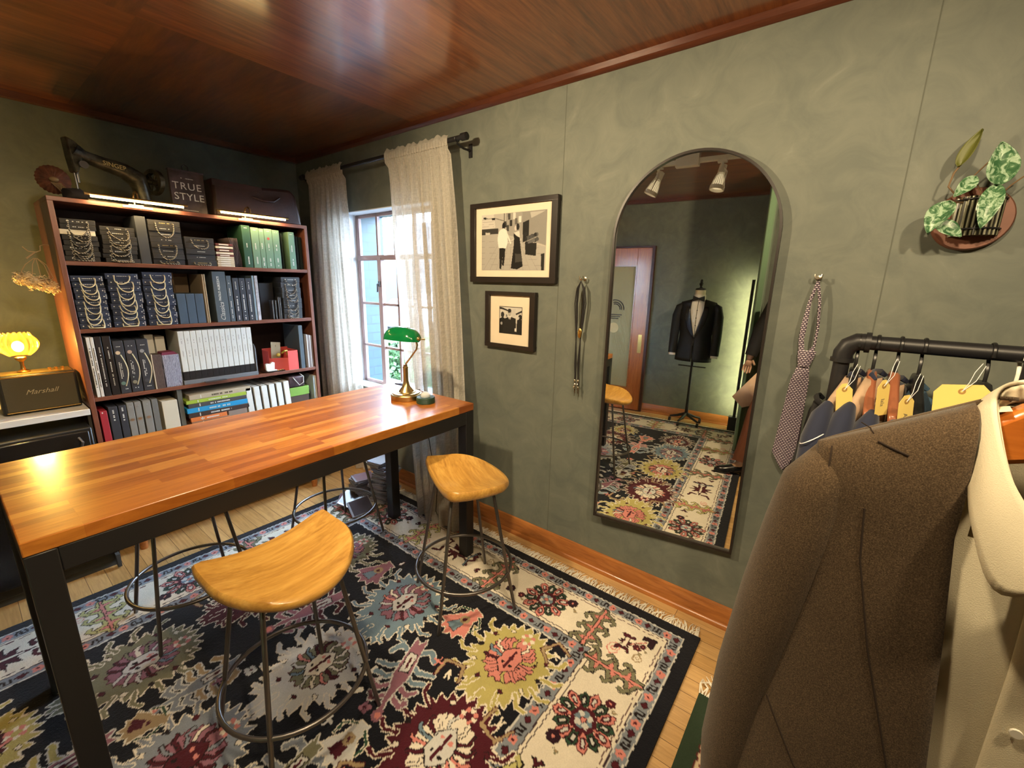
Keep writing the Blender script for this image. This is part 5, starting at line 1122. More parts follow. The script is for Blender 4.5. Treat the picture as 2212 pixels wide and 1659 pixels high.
# ================================================================== WALL PLANTER
def planter():
    c = Vector((-.01, -3.968, 1.63)); t = thing('wall_planter', 'round brown wall planter with a dark ribbed pocket', 'planter', c)
    m = MB(); m.lathe([(.0, -.028), (.084, -.028), (.088, -.022), (.088, -.001), (.0, -.001)], (0, -3.968, 1.722), 48, 'X', cap=False); obj('back_disc', m, mat('terracotta brown leather', (.19, .075, .045), .55, var=.2), t, world=True, ang=40)
    m = MB(); pr = []
    n = 60
    def R_(a): return .060+.0035*math.cos(a*26)
    V = []
    for z in (1.672, 1.780):
        for k in range(n+1): a = PI*k/n; V.append((-.030-.055/.06*R_(a)*math.sin(a), -3.975+.83*R_(a)*math.cos(a), z))
    m.add(V, [(k, k+1, n+1+k+1, n+1+k) for k in range(n)]+[tuple(range(n+1))]); m.box(-.031, -.0285, -4.02, -3.925, 1.672, 1.778)
    def pm():
        m_, nt, b = new_mat('dark ribbed glazed pot'); w = nt.nodes.new('ShaderNodeTexWave'); w.bands_direction = 'Y'; w.inputs['Scale'].default_value = 32; w.inputs['Distortion'].default_value = .5; nt.links.new(coords(nt), w.inputs[0])
        nt.links.new(ramp(nt, w.outputs[1], [(.2, (.012, .012, .008)), (.6, (.09, .085, .05)), (.9, (.28, .28, .20))]), b.inputs['Base Color']); b.inputs['Roughness'].default_value = .2; b.inputs['Metallic'].default_value = .3; return m_
    obj('pocket', m, pm(), t, world=True)
    for z in (1.690, 1.772):
        m = MB(); m.tube([(-.030-.059*math.sin(PI*k/20), -3.975+.0545*math.cos(PI*k/20), z) for k in range(21)], .0022, 6); obj('band', m, M_blackm, t, world=True)
    m = MB(); m.ell((-.05, -3.975, 1.765), (.030, .040, .012)); obj('soil', m, mat('dark soil', (.02, .014, .01), .95), t, world=True)
    p = thing('potted_vine', 'trailing plant with silver splashed green leaves growing from the wall planter', 'plant', (-.06, -3.968, 1.76))
    m_, nt, b = new_mat('silver splashed leaf'); n_ = noise(nt, coords(nt), 55, 4, .65, 1.2); n2 = noise(nt, coords(nt), 14, 3, .5)
    nt.links.new(ramp(nt, n_, [(.42, (.035, .11, .045)), (.50, (.12, .24, .12)), (.56, (.33, .47, .33))]), b.inputs['Base Color']); b.inputs['Roughness'].default_value = .35
    def leaf(base, tip, wd_, nrm, M, cup=.01, curl=0.0, name='leaf'):
        base, tip, nrm = Vector(base), Vector(tip), Vector(nrm).normalized(); ax = tip-base; L = ax.length; ax.normalize(); sd = ax.cross(nrm).normalized(); nn = sd.cross(ax)
        def f(u, v):
            s = 2*u-1; w_ = wd_*.5*(math.sin(PI*min(1, v**.75))**.8+.02)
            return base+ax*(L*v)+sd*(s*w_)+nn*(cup*abs(s)**1.5+curl*math.sin(PI*v))
        m = MB(); m.grid(f, 9, 16); return obj(name, m, M, p, world=True, solid=.0012)
    ns = (-1, -.1, .15)
    leaf((-.100, -3.995, 1.800), (-.120, -3.972, 1.905), .064, ns, m_, .012, .008); leaf((-.100, -3.990, 1.800), (-.125, -3.975, 1.682), .048, (-1, .1, .3), m_, .010, .012)
    leaf((-.095, -3.945, 1.826), (-.120, -3.905, 1.772), .036, ns, m_, .006, .006); leaf((-.090, -3.908, 1.762), (-.118, -3.872, 1.672), .060, (-1, .4, .4), m_, .016, .01); leaf((-.105, -3.880, 1.705), (-.100, -3.942, 1.664), .045, (-1, 0, .6), m_, .008, .008)
    lay(leaf((-.070, -3.908, 1.860), (-.060, -3.942, 1.955), .034, (-1, .6, 0), mat('olive leaf back', (.10, .11, .02), .5), .010, .004), 'olive green upright leaf')
    m = MB(); m.tube([(-.06, -3.96, 1.76), (-.07, -3.92, 1.78), (-.075, -3.895, 1.81), (-.075, -3.90, 1.845), (-.07, -3.908, 1.862)], .0025, 6); m.tube([(-.06, -3.98, 1.765), (-.09, -3.94, 1.83), (-.10, -3.965, 1.865)], .002, 6); m.tube([(-.06, -3.99, 1.76), (-.095, -3.995, 1.80)], .0025, 6)
    m.tube([(-.06, -3.94, 1.765), (-.08, -3.915, 1.765), (-.095, -3.890, 1.745)], .0025, 6); m.tube([(-.06, -4.0, 1.77), (-.08, -4.02, 1.80), (-.07, -4.05, 1.83)], .002, 6); obj('stem', m, mat('brown vine stem', (.16, .10, .05), .6), p, world=True)
planter()
# ================================================================== LEFT CORNER: CABINET, SPEAKER, GLOWING LAMP, NEST
t = thing('mini_fridge', 'black cabinet fridge under the white shelf left of the bookcase', 'cabinet', (-1.95, -.62, 0))
m = MB(); m.box(-2.28, -1.585, -.86, -.36, .04, .775); obj('body', m, mat('satin black cabinet', (.012, .012, .012), .35), t, world=True, bev=.006)
m = MB(); m.box(-2.27, -1.60, -.885, -.8605, .09, .765); obj('door', m, mat('glossy black door', (.010, .009, .009), .18), t, world=True, bev=.004)
m = MB(); m.box(-2.28, -1.585, -.84, -.38, .0005, .04); m.box(-1.60, -1.584, -.895, -.862, .01, .08); obj('plinth', m, mat('dark grey plinth', (.05, .055, .06), .5), t, world=True)
m = MB(); m.tube([(-1.64, -.886, .74), (-1.63, -.905, .72), (-1.66, -.905, .62)], .006, 8); obj('handle', m, M_rod, t, world=True)
t = thing('console_table', 'white topped side table with dark legs at the left of the bookcase', 'table', (-1.95, -.58, 0))
m = MB(); m.box(-2.35, -1.570, -.80, -.32, .822, .852); obj('tabletop', m, mat('white laminate', (.62, .62, .60), .4), t, world=True, bev=.002)
for x in (-1.582, -2.335):
    for y in (-.90+.012, -.34):
        m = MB(); y_ = max(y, -.79); m.box(x-.0, x+.012, y_, y_+.02, .0, .822) if False else m.box(x, x+.011, -.79 if y < -.5 else -.345, -.775 if y < -.5 else -.33, .0, .8215); obj('leg', m, mat('dark iron leg', (.03, .028, .025), .5), t, world=True)
t = thing('radio_speaker', 'dark tabletop speaker with gold trim and script lettering', 'speaker', (-1.70, -.66, .852))
m = MB(); m.box(-1.842, -1.578, -.70, -.56, .856, 1.040); obj('cabinet', m, mat('black vinyl cabinet', (.014, .013, .011), .55, bump=.3, bscale=300), t, world=True, bev=.010)
m = MB(); m.box(-1.828, -1.590, -.7035, -.700, .868, 1.030); obj('grille', m, mat('khaki brown grille cloth', (.075, .062, .034), .85, bump=.4, bscale=500), t, world=True, bev=.002)
for bb in ((-1.832, -1.586, -.706, -.7002, 1.0302, 1.0345), (-1.832, -1.586, -.706, -.7002, .8635, .8675), (-1.83, -1.59, -.69, -.57, 1.0402, 1.0425)):
    m = MB(); m.box(*bb); obj('gold_trim', m, M_brass, t, world=True)
m = MB(); 
for i in range(3): m.cyl((-1.66+i*.022, -.63, 1.0425), (-1.66+i*.022, -.63, 1.054), .006, 12)
obj('knob', m, M_brass, t, world=True)
for x in (-1.83, -1.60):
    m = MB(); m.box(x, x+.012, -.68, -.58, .8522, .8558); obj('foot', m, M_blackm, t, world=True)
spine_text(t, 'Marshall', -1.709, .955, -.704, .032, mat('silver gilt lettering', (.6, .52, .34), .35, .6), shear=.45)
t = thing('globe_lamp', 'glowing amber fluted glass lamp behind the speaker', 'lamp', (-1.745, -.62, 1.043))
c0 = (-1.745, -.62)
m = MB(); m.lathe([(.0, 0), (.022, 0), (.024, .004), (.010, .012), (.006, .03), (.008, .05), (.020, .062), (.020, .070), (.013, .075), (.0, .075)], (c0[0], c0[1], 1.043), 32, cap=False); obj('stem', m, M_brass, t, world=True)
m = MB(); nn, mm_ = 96, 18
def gl(i, j, o=0):
    a = 2*PI*i/nn; v = j/(mm_-1); r = (.018+.046*math.sin(PI*(.06+.80*v))**.75)*(1+.13*abs(math.cos(a*8)))-o; return (c0[0]+r*math.cos(a), c0[1]+r*math.sin(a), 1.120+.100*v+(.010*abs(math.cos(a*8)) if j == mm_-1 else 0))
V = [gl(i, j) for j in range(mm_) for i in range(nn)]
m.add(V, [(j*nn+i, j*nn+(i+1) % nn, (j+1)*nn+(i+1) % nn, (j+1)*nn+i) for j in range(mm_-1) for i in range(nn)])
gm, nt, b = new_mat('amber fluted glass'); b.inputs['Base Color'].default_value = (.55, .26, .04, 1); b.inputs['Roughness'].default_value = .06; b.inputs['Alpha'].default_value = .32; b.inputs['Emission Color'].default_value = (1, .55, .10, 1); b.inputs['Emission Strength'].default_value = .03
lw = nt.nodes.new('ShaderNodeLayerWeight'); lw.inputs[0].default_value = .35; nt.links.new(ramp(nt, lw.outputs['Facing'], [(.05, (.10,)*3), (.75, (.85,)*3)]), b.inputs['Alpha'])
obj('glass_shade', m, gm, t, world=True, ang=80)
m = MB(); m.ell((c0[0], c0[1], 1.165), (.020, .020, .026)); lay(obj('bulb', m, mat('glowing filament bulb', (1, .8, .4), .3, emit=(1, .62, .18), es=20), t, world=True), 'glowing filament bulb')
l = lamp('bulb_light', 'POINT', (0, 0, .125), BULB, (1, .60, .13), t, size=.025)
t = thing('bird_nest', 'straw bird nest ornament hanging by looped cords at the bookcase side', 'ornament', (-1.645, -.66, 1.43))
m = MB(); rr = random.Random(4)
for k in range(620):
    a = rr.uniform(0, 2*PI); ra = rr.uniform(.020, .068); z_ = 1.462+rr.gauss(0, .013); l_ = rr.uniform(.25, .7)
    tilt = -.35
    P = []
    for q in range(4):
        b_ = a+l_*(q/3-.5); r_ = ra+rr.uniform(-.006, .008); x_ = r_*math.cos(b_)*1.05; P.append((-1.640+x_, -.66+r_*math.sin(b_)*.8, z_+tilt*x_+rr.uniform(-.010, .010)))
    m.tube(P, rr.choice([.0016, .0022]), 3)
obj('straw', m, mat('pale brown straw', (.60, .48, .30), .85, var=.5, vscale=30), t, world=True)
m = MB(); m.ell((-1.650, -.70, 1.478), (.014, .010, .009)); obj('egg', m, mat('cream egg shell', (.62, .55, .42), .5), t, world=True)
m = MB(); m.ell((-1.635, -.66, 1.452), (.035, .028, .012)); obj('nest_cup', m, mat('dark moss', (.06, .04, .02), .9), t, world=True)
m = MB(); top = (-1.625, -.655, 1.60)
for (dx, dy, b_) in ((-.055, -.02, .02), (-.025, -.04, -.01), (.0, -.035, -.015), (.03, -.02, .01), (.045, .01, .02)):
    m.tube([(top[0]+dx*.1, top[1]+dy*.1, 1.575), (top[0]+dx*.7, top[1]+dy*.7, 1.545), (top[0]+dx, top[1]+dy, 1.50-dx*.3), (-1.64+dx*.7, -.66+dy*.8, 1.465-dx*.3)], .0016, 5)
m.tube([(-1.66, -.66, 1.625), (-1.645, -.66, 1.605), (-1.62, -.66, 1.602), (-1.605, -.66, 1.61), (-1.603, -.66, 1.632)], .0022, 6); m.tube([(top[0], top[1], 1.60), (-1.645, -.66, 1.582), (-1.655, -.66, 1.572)], .0035, 6)
m.tube([(-1.603, -.66, 1.632), (-1.585, -.62, 1.640), (-1.5665, -.60, 1.640)], .002, 6); obj('hanging_cord', m, mat('tan cord', (.42, .30, .18), .7), t, world=True)
# ================================================================== DISC CASES ON THE FLOOR
M_cd = [mat('clear case with purple grey sleeve', (.19, .17, .24), .25, coat=.5), mat('dark case', (.06, .05, .06), .25, coat=.5), mat('white sleeve case', (.50, .50, .54), .25, coat=.5), mat('mauve sleeve case', (.28, .18, .22), .25, coat=.5)]
rr = random.Random(12); zz = .014; M_edge = mat('clear plastic edge', (.40, .42, .50), .15, coat=.6)
cds = []
def cdcase(x, y, z, rz, k, lab, g='stacked disc cases', tilt=None):
    t = thing('disc_case', lab, 'disc case', (x, y, z), rz, g)
    m = MB(); m.box(-.071, .071, -.0625, .0625, 0, .0030); m.box(-.071, .071, -.0625, .0625, .0075, .0104); lay(obj('case', m, M_edge, t, bev=.0006), 'clear plastic case')
    m = MB(); m.box(-.069, .069, -.0605, .0605, .0031, .0074); obj('sleeve', m, M_cd[k], t)
    m = MB(); m.box(-.058, .067, -.0595, .0595, .0105, .0109); obj('cover_art', m, M_cd[k], t)
    if tilt: t.rotation_euler = tilt
    return t
for i in range(27):
    x = -.270+rr.uniform(-.012, .012)+.018*math.sin(i*.4); y = -1.36+rr.uniform(-.012, .012)+.012*math.cos(i*.5)
    k = rr.choice([0, 0, 1, 3, 0, 2]) if i < 26 else 2
    cdcase(x, y, zz, rr.uniform(-.25, .25)+.3, k, 'white disc case on top of the tall stack beside the far table leg' if i == 26 else 'disc case in the tall loose stack beside the far table leg'); zz += .0111
zz = .014
for i in range(13):
    cdcase(-.330+rr.uniform(-.01, .01), -1.195+rr.uniform(-.01, .01), zz, rr.uniform(-.3, .3)-.2, rr.choice([0, 1, 3]), 'topmost disc case of the lower stack behind the tall one' if i == 12 else 'disc case in the lower stack behind the tall one'); zz += .0111
cdcase(-.465, -1.245, .014, .5, 1, 'dark disc case tipped on the rug left of the lower stack', 'fallen disc cases', (.42, -.25, .5)).location.z = .045
cdcase(-.475, -1.375, .014, -.2, 1, 'dark disc case lying tipped on the rug in front of the tall stack', 'fallen disc cases', (.45, -.12, -.3)).location.z = .045
cdcase(-.430, -1.16, .014, .9, 3, 'mauve disc case lying flat on the rug by the lower stack', 'fallen disc cases')
# ================================================================== GARMENT RACK AND JACKETS
RY = -3.728; RX = -.30; RZ = 1.362
t = thing('garment_rack', 'black iron pipe garment rack standing by the green wall', 'garment rack', (RX, -4.3, 0))
m = MB(); m.cyl((RX, RY-.045, RZ), (RX, -4.95, RZ), .0205, 20); obj('rail', m, M_blackm, t, world=True)
for y in (RY, -4.99):
    m = MB(); m.cyl((RX, y, .03), (RX, y, RZ-.045), .0205, 20); obj('upright', m, M_blackm, t, world=True)
    s = -1 if y == RY else 1
    m = MB(); m.tube([(RX, y, RZ-.06), (RX, y, RZ-.035), (RX, y+s*.010, RZ-.012), (RX, y+s*.028, RZ), (RX, y+s*.055, RZ)], .0255, 20); m.lathe([(.020, -.006), (.0295, -.006), (.0295, .006), (.020, .006)], (RX, y, RZ-.056), 20); m.lathe([(.020, -.006), (.0295, -.006), (.0295, .006), (.020, .006)], (RX, y+s*.052, RZ), 20, 'Y'); obj('elbow_fitting', m, M_blackm, t, world=True, ang=60)
    m = MB(); m.cyl((RX-.09, y, .022), (RX+.22, y, .022), .0205, 16); m.lathe([(.0, 0), (.04, 0), (.045, .006), (.0, .012)], (RX-.09, y, .0), 20, cap=False); m.lathe([(.0, 0), (.04, 0), (.045, .006), (.0, .012)], (RX+.22, y, .0), 20, cap=False); obj('foot_bar', m, M_blackm, t, world=True)
M_hb = mat('black hanger plastic', (.010, .010, .011), .3); M_hw = mat('copper brown hanger wood', (.30, .105, .050), .28, .1, coat=.5)
M_canvas = mat('tan tailoring canvas', (.46, .32, .21), .85, bump=.2, bscale=300); M_thread = mat('white basting thread', (.75, .75, .78), .8)
def hanger(label, y, wood_=False, hk=None, white=False):
    t = thing('coat_hanger', label, 'hanger', (RX, y, RZ), 0, 'hangers on the pipe rack')
    Mh = M_hw if wood_ else M_hb
    m = MB(); r = .024; P = [(r*math.cos(a), 0, r*math.sin(a)) for a in [PI*(-.12+1.12*k/12.) for k in range(13)]]
    P = [(-x, y_, z_) for x, y_, z_ in P][::-1]; P = [(x, 0, z_) for x, _, z_ in P]+[]
    P2 = [(.024, 0, 0.0)]; m.tube([(-.0235, 0, -.012)]+[(-.0235*math.cos(PI*k/10), 0, .0235*math.sin(PI*k/10)) for k in range(11)]+[(.020, 0, -.018), (.006, 0, -.035), (0, 0, -.05), (0, 0, -.082)], .0042, 8, flat=.5, up=(0, 1, 0)); obj('hook', m, M_hb if not white else mat('white hanger plastic', (.75, .73, .66), .35), t)
    m = MB(); m.prism([(-.030, -.078), (.030, -.078), (.075, -.110), (.19, -.160), (.20, -.185), (.17, -.178), (0, -.125), (-.17, -.178), (-.20, -.185), (-.19, -.160), (-.075, -.110)], lambda a, b_, c: (a, c, b_), -.011, .011); obj('shoulder_bar', m, Mh, t, bev=.006)
    return t
def garment(label, y, M, kind='navy', zs=1.262, x0=RX, th=1.0, group='half finished jackets on the pipe rack', canvas=True, rot=-15):
    t = thing('suit_jacket', label, 'jacket', (x0, y, .55), 0, group); dz = zs-.55
    rows = [(0, .052, .014), (-.018, .095, .017), (-.045, .160, .020), (-.068, .205, .022), (-.10, .222, .023), (-.20, .220, .021), (-.40, .205, .019), (-.62, .220, .019), (-.70, .222, .018)]
    def loft(rows, o=0, x_lo=None, n=40):
        m = MB(); V = []
        for z_, a, b_ in rows:
            for k in range(n):
                q = 2*PI*k/n; c, s = math.cos(q), math.sin(q); V.append(((a+o)*c, (b_+o)*th*s*(1+.10*math.sin(q*5+z_*20)), z_+dz))
        m.add(V, [(j*n+k, j*n+(k+1) % n, (j+1)*n+(k+1) % n, (j+1)*n+k) for j in range(len(rows)-1) for k in range(n)]+[tuple(range(n))]); return m
    obj('body', loft(rows), M, t, ang=70)
    for s in (-1, 1):
        P = [(s*.185, 0, -.058+dz), (s*.222, 0, -.085+dz), (s*.246, -.002, -.14+dz), (s*.258, -.004, -.25+dz), (s*.262, -.006, -.42+dz), (s*.252, -.008, -.60+dz)]
        m = MB(); m.tube(P, [.020, .038, .050, .052, .048, .044], 20, flat=.66, up=(1, 0, 0)); obj('sleeve', m, M, t, ang=70)
        if canvas and s < 0:
            for j, f in enumerate((.135, .235)):
                m = MB(); P = []
                for k in range(15):
                    a = PI*(-.1+1.2*k/14); P.append((-.252-.055*math.sin(a)*1.0, (-.025*math.cos(a)), dz-f+.022*math.sin(a)*(1 if j else -.2)+.02*math.cos(a)))
                m.tube(P, .0015, 5); obj('basting_stitch', m, M_thread, t)
            m = MB(); m.tube([(-.222, -.030, dz-.085), (-.270, -.036, dz-.13), (-.303, -.022, dz-.20)], .0012, 5); obj('basting_stitch', m, M_thread, t)
    if canvas:
        m = MB(); n = 24; V = []
        R_ = [(.004, .054, .0165), (-.016, .098, .020), (-.043, .163, .0235), (-.060, .192, .0255), (-.122, .214, .0275)]
        for z_, a, b_ in R_:
            for k in range(n+1):
                q = PI*.5+PI*k/n; V.append((a*math.cos(q), b_*th*math.sin(q), z_+dz))
        m.add(V, [(j*(n+1)+k, j*(n+1)+k+1, (j+1)*(n+1)+k+1, (j+1)*(n+1)+k) for j in range(len(R_)-1) for k in range(n)]); lay(obj('canvas_shoulder', m, M_canvas, t, solid=.002, ang=70), 'tan canvas shoulder')
    m = MB(); m.tube([(-.055, -.014, dz+.002), (-.045, .0, dz+.014), (0, .006, dz+.018), (.045, 0, dz+.014), (.055, -.014, dz+.002)], [.006, .009, .010, .009, .006], 8, flat=.6); obj('collar', m, M, t); t.rotation_euler = (0, 0, math.radians(rot))
    return t
M_navy = mat('navy worsted wool', (.009, .013, .034), .85, var=.15, sheen=.15, bump=.2, bscale=700); M_black = mat('black worsted wool', (.006, .006, .008), .85, bump=.2, bscale=700)
M_teal = mat('steel blue flannel', (.042, .085, .135), .9, var=.3, vscale=90, bump=.3, bscale=500); M_royal = mat('royal blue wool', (.025, .045, .22), .85, bump=.2, bscale=600); M_char = mat('charcoal wool', (.02, .02, .024), .9)
hanger('black hanger holding the first navy jacket nearest the rack corner', -3.762); hanger('copper brown wooden hanger of the second navy jacket', -3.803, True); hanger('copper brown wooden hanger of the third navy jacket', -3.853, True)
hanger('black hanger of the steel blue flannel jacket', -3.902); hanger('black hanger of the royal blue jacket, behind the big yellow tag', -4.030); hanger('hanger with a white hook at the right edge of the view', -4.084, white=True)
garment('unfinished navy jacket with white basting, first on the rack after the corner', -3.765, M_navy, zs=1.256); garment('unfinished navy jacket with white basting, second on the rack', -3.812, M_navy, zs=1.262); garment('unfinished navy jacket with white basting, third on the rack', -3.862, M_navy, zs=1.250)
garment('steel blue flannel jacket, fourth on the pipe rack', -3.908, M_teal, zs=1.235, canvas=False, th=1.2); garment('navy jacket with a grey lining hanging behind the big yellow tag', -3.965, M_navy, zs=1.19, canvas=False)
garment('royal blue jacket on the pipe rack behind the brown jacket', -4.030, M_royal, zs=1.225, canvas=False, th=1.2); garment('black jacket farthest right on the pipe rack', -4.090, M_char, zs=1.235, canvas=False, th=1.2)
garment('black jacket outside the rack corner, beside the necktie', -3.688, M_black, zs=1.16, canvas=False, rot=0, x0=-.27, th=.7, group='half finished jackets on the pipe rack')
M_tag = mat('yellow manila tag', (.72, .55, .16), .75, var=.03)
def tag_card(label, c, w, h, ax, roll, face_text=None, seed=0):
    t = thing('paper_tag', label, 'tag', c, 0, 'yellow manila tags on the rack')
    ax = Vector(ax).normalized(); up = Vector((0, 0, 1)); up = (up*math.cos(roll)+ax*math.sin(roll)).normalized(); ax2 = (ax-up*ax.dot(up)).normalized(); nn = ax2.cross(up).normalized()
    if nn.x > 0: nn = -nn
    F_ = lambda a, b_, k: ax2*a+up*b_+nn*k
    poly = [(-w/2, -h), (w/2, -h), (w/2, -.018), (w/2-.014, 0), (-w/2+.014, 0), (-w/2, -.018)]
    m = MB(); m.prism(poly, F_, -.0004, .0004); obj('card', m, M_tag, t, smooth=False)
    m = MB(); m.add([F_(r*math.cos(a), -.016+r*math.sin(a), .0008) for r in (.0028, .0068) for a in [2*PI*k/20 for k in range(20)]], [(k, (k+1) % 20, 20+(k+1) % 20, 20+k) for k in range(20)]); obj('eyelet', m, mat('brown eyelet', (.35, .20, .06), .5), t, smooth=False)
    m = MB(); m.tube([F_(0, -.016, .001), F_(.01, .006, .004), F_(.018, .03, .002), F_(.03, .05, 0)], .0007, 5); m.tube([F_(0, -.016, .001), F_(.02, .01, .006), F_(.034, .045, .004)], .0007, 5); obj('string', m, M_thread, t)
    if face_text:
        obj('lettering', text_mb(face_text, .016, lambda a, b_, k: F_(b_, -.06+a*-1, .0006+k), .0001), mat('pencil grey', (.12, .10, .08), .7), t, smooth=False)
    return t
tag_card('yellow manila tag at the rack corner beside the first navy jacket', (-.50, -3.742, 1.268), .040, .088, (.5, -.85, 0), -.15)
tag_card('yellow manila tag with handwriting between the second and third navy jackets', (-.50, -3.820, 1.290), .038, .095, (.75, -.65, 0), -.12, 'lala')
tag_card('yellow manila tag with handwriting beside the steel blue jacket', (-.52, -3.866, 1.262), .042, .095, (.7, -.7, 0), -.14, 'ALL')
tag_card('big blank yellow manila tag facing the room behind the brown jacket', (-.50, -3.958, 1.300), .098, .20, (.14, -1, 0), -.11)
# ================================================================== BROWN JACKET WITH SHIRT, ON A STAND, NEAR THE CAMERA
def tweed():
    m, nt, b = new_mat('brown flecked flannel'); v = coords(nt); n = noise(nt, v, 620, 4, .75, .5); n2 = noise(nt, v, 900, 2, .6); n3 = noise(nt, v, 12, 3, .6)
    c = ramp(nt, n, [(.36, (.024, .014, .007)), (.5, (.062, .039, .020)), (.64, (.165, .113, .065))]); c = mixc(nt, .35, c, ramp(nt, n2, [(.35, (.03, .02, .012)), (.7, (.16, .115, .07))])); c = mixc(nt, 1.0, c, ramp(nt, n3, [(.3, (.85,)*3), (.7, (1, 1, 1))]), 'MULTIPLY')
    nt.links.new(c, b.inputs['Base Color']); b.inputs['Roughness'].default_value = .95; b.inputs['Sheen Weight'].default_value = .12; b.inputs['Sheen Roughness'].default_value = .5; b.inputs['Specular IOR Level'].default_value = .15; bumpn(nt, b, n, .5, .001); return m
M_tweed = tweed(); JX, JY = -1.225, -3.925
M_shirt = mat('cream oxford cotton', (.66, .60, .44), .85, var=.04, bump=.25, bscale=900); M_seamd = mat('dark seam shadow thread', (.022, .013, .008), .95)
def sh_z(y): d = abs(y-JY); return min(1.398, 1.432-.57*d)
def lerp(T, z):
    for (a, b_) in zip(T[:-1], T[1:]):
        if z >= b_[0]: f = (z-b_[0])/(a[0]-b_[0]); return [b_[k]+(a[k]-b_[k])*f for k in range(1, len(a))]
    return list(T[-1][1:])
TB = [(1.32, .208, .045), (1.25, .216, .072), (1.13, .212, .086), (1.0, .235, .088), (.85, .262, .092), (.62, .295, .100)]
def body_pt(ph, z, o=0, s=1):
    a, b_ = lerp(TB, z); a = (a+o)*s; b_ = (b_+o)*s; c, s_ = math.cos(ph), math.sin(ph)
    return (JX-b_*math.copysign(abs(c)**.75, c), JY+a*math.copysign(abs(s_)**.9, s_), z)
def shell(o, ph0f, top_blend=True, z_lo=.60, n=90, z_sh=1.25, wr=.0):
    m = MB(); rows = [z_lo+(z_sh-z_lo)*k/24 for k in range(25)]; V = []; R_ = 0
    def row(z, T=0):
        f0 = ph0f(z); out = []
        for k in range(n+1):
            ph = f0+(2*PI-2*f0)*k/n; p = body_pt(ph, z, o); x, y, zz_ = p
            x += wr*math.sin(ph*7+z*9)*.6
            if T > 0:
                zt = sh_z(y)+o*.6; cs = math.cos(T*PI/2); sn = math.sin(T*PI/2); x = JX+(x-JX)*(cs**.8 if cs > 1e-6 else 0)+.0; zz_ = z+(zt-z)*sn
                y = JY+(y-JY)*(1-.02*sn)
            out.append((x, y, zz_))
        return out
    for z in rows: V += row(z)
    for k in range(1, 9): V += row(z_sh, k/8)
    L = len(rows)+8; F_ = []
    def neck(f):
        c = [sum(V[i][q] for i in f)/4 for q in range(3)]; return c[2] > 1.26 and ((c[1]-JY)/.062)**2+((c[0]-JX+.035)/.085)**2 < 1
    for j in range(L-1):
        for k in range(n):
            f = (j*(n+1)+k, j*(n+1)+k+1, (j+1)*(n+1)+k+1, (j+1)*(n+1)+k)
            if not neck(f): F_.append(f)
    m.add(V, F_); return m
def open_ph(z):
    f = max(0, min(1, (z-.6)/.75)); y = .020+.068*f; a, b_ = lerp(TB, min(z, 1.25)); return math.asin(min(.99, (y/a)**(1/.9)))
t = thing('suit_jacket', 'large brown flecked jacket hanging in the right foreground', 'jacket', (JX, JY, .6))
jk = t
obj('body', shell(0, open_ph), M_tweed, t, world=True, solid=.004, ang=80)
for s in (1, -1):
    P = [(JX, JY+s*.160, 1.288), (JX+.002, JY+s*.188, 1.276), (JX+.006, JY+s*.203, 1.240), (JX+.008, JY+s*.212, 1.17), (JX+.006, JY+s*.228, 1.05), (JX+.002, JY+s*.246, .90), (JX-.004, JY+s*.254, .75), (JX-.006, JY+s*.248, .665)]
    m = MB(); m.tube(P, [.020, .036, .045, .048, .048, .045, .043, .041], 32, flat=1.45, up=(0, 1, 0)); obj('sleeve', m, M_tweed, t, world=True, ang=80)
def front_x(y, z):
    a, b_ = lerp(TB, min(z, 1.25)); q = min(1, abs(y-JY)/a)**(1/.9); c = math.sqrt(max(0, 1-q*q))**.75; x = JX-b_*c
    if z > 1.25: zt = sh_z(y); sn = min(1, (z-1.25)/(zt-1.25)); x = JX+(x-JX)*(math.sqrt(1-sn*sn))**.8
    return x-.0022
def sline(name, pts, r=.0012, M=M_seamd, k=14):
    P = []
    for (a, b_) in zip(pts[:-1], pts[1:]):
        for i in range(k): f = i/k; y = a[0]+(b_[0]-a[0])*f; z = a[1]+(b_[1]-a[1])*f; P.append((front_x(y, z), y, z))
    P.append((front_x(*pts[-1]), *pts[-1])); m = MB(); m.tube(P, r, 6); return obj(name, m, M, jk, world=True)
sline('dart_seam', [(-3.769, 1.253), (-3.775, 1.19), (-3.80, 1.08), (-3.853, .90)]); sline('notch_cut', [(-3.770, 1.332), (-3.797, 1.326)], .0014)
sline('armhole_seam', [(-3.727, 1.312), (-3.729, 1.25), (-3.738, 1.16)], .001)
sline('dart_seam', [(-3.752, 1.345), (-3.765, 1.338)], .0007); sline('pocket_flap_edge', [(-3.71, .93), (-3.755, .86), (-3.80, .83)], .0012)
for s in ():
    m = MB(); P = [(JX-.078*math.sin(a)-.002, JY+.196-.012*math.sin(a), 1.215+.088*math.cos(a)) for a in [PI*k/14 for k in range(1, 13)]]; m.tube(P, .0011, 6); obj('armhole_seam', m, M_seamd, jk, world=True)
m = MB(); P = []
sh = thing('dress_shirt', 'cream dress shirt worn inside the brown jacket', 'shirt', (JX, JY, .62))
obj('body', shell(-.014, lambda z: .02, z_lo=.63, wr=.003), M_shirt, sh, world=True, ang=80)
m = MB(); m.grid(lambda u, v: (lambda y, z: (front_x(y, z)+.008, y, z))(JY+(.034-.030*0)*(1-2*u)*.5+.0, .64+.60*v), 6, 40); obj('placket', m, M_shirt, sh, world=True, solid=.003)
for z in (1.16, 1.06, .96, .86, .76):
    m = MB(); m.lathe([(.0001, -.002), (.005, -.002), (.0055, 0), (.0001, 0)], (front_x(JY, z)+.004, JY, z), 14, 'X'); obj('button', m, mat('pearl button', (.7, .68, .6), .2), sh, world=True)
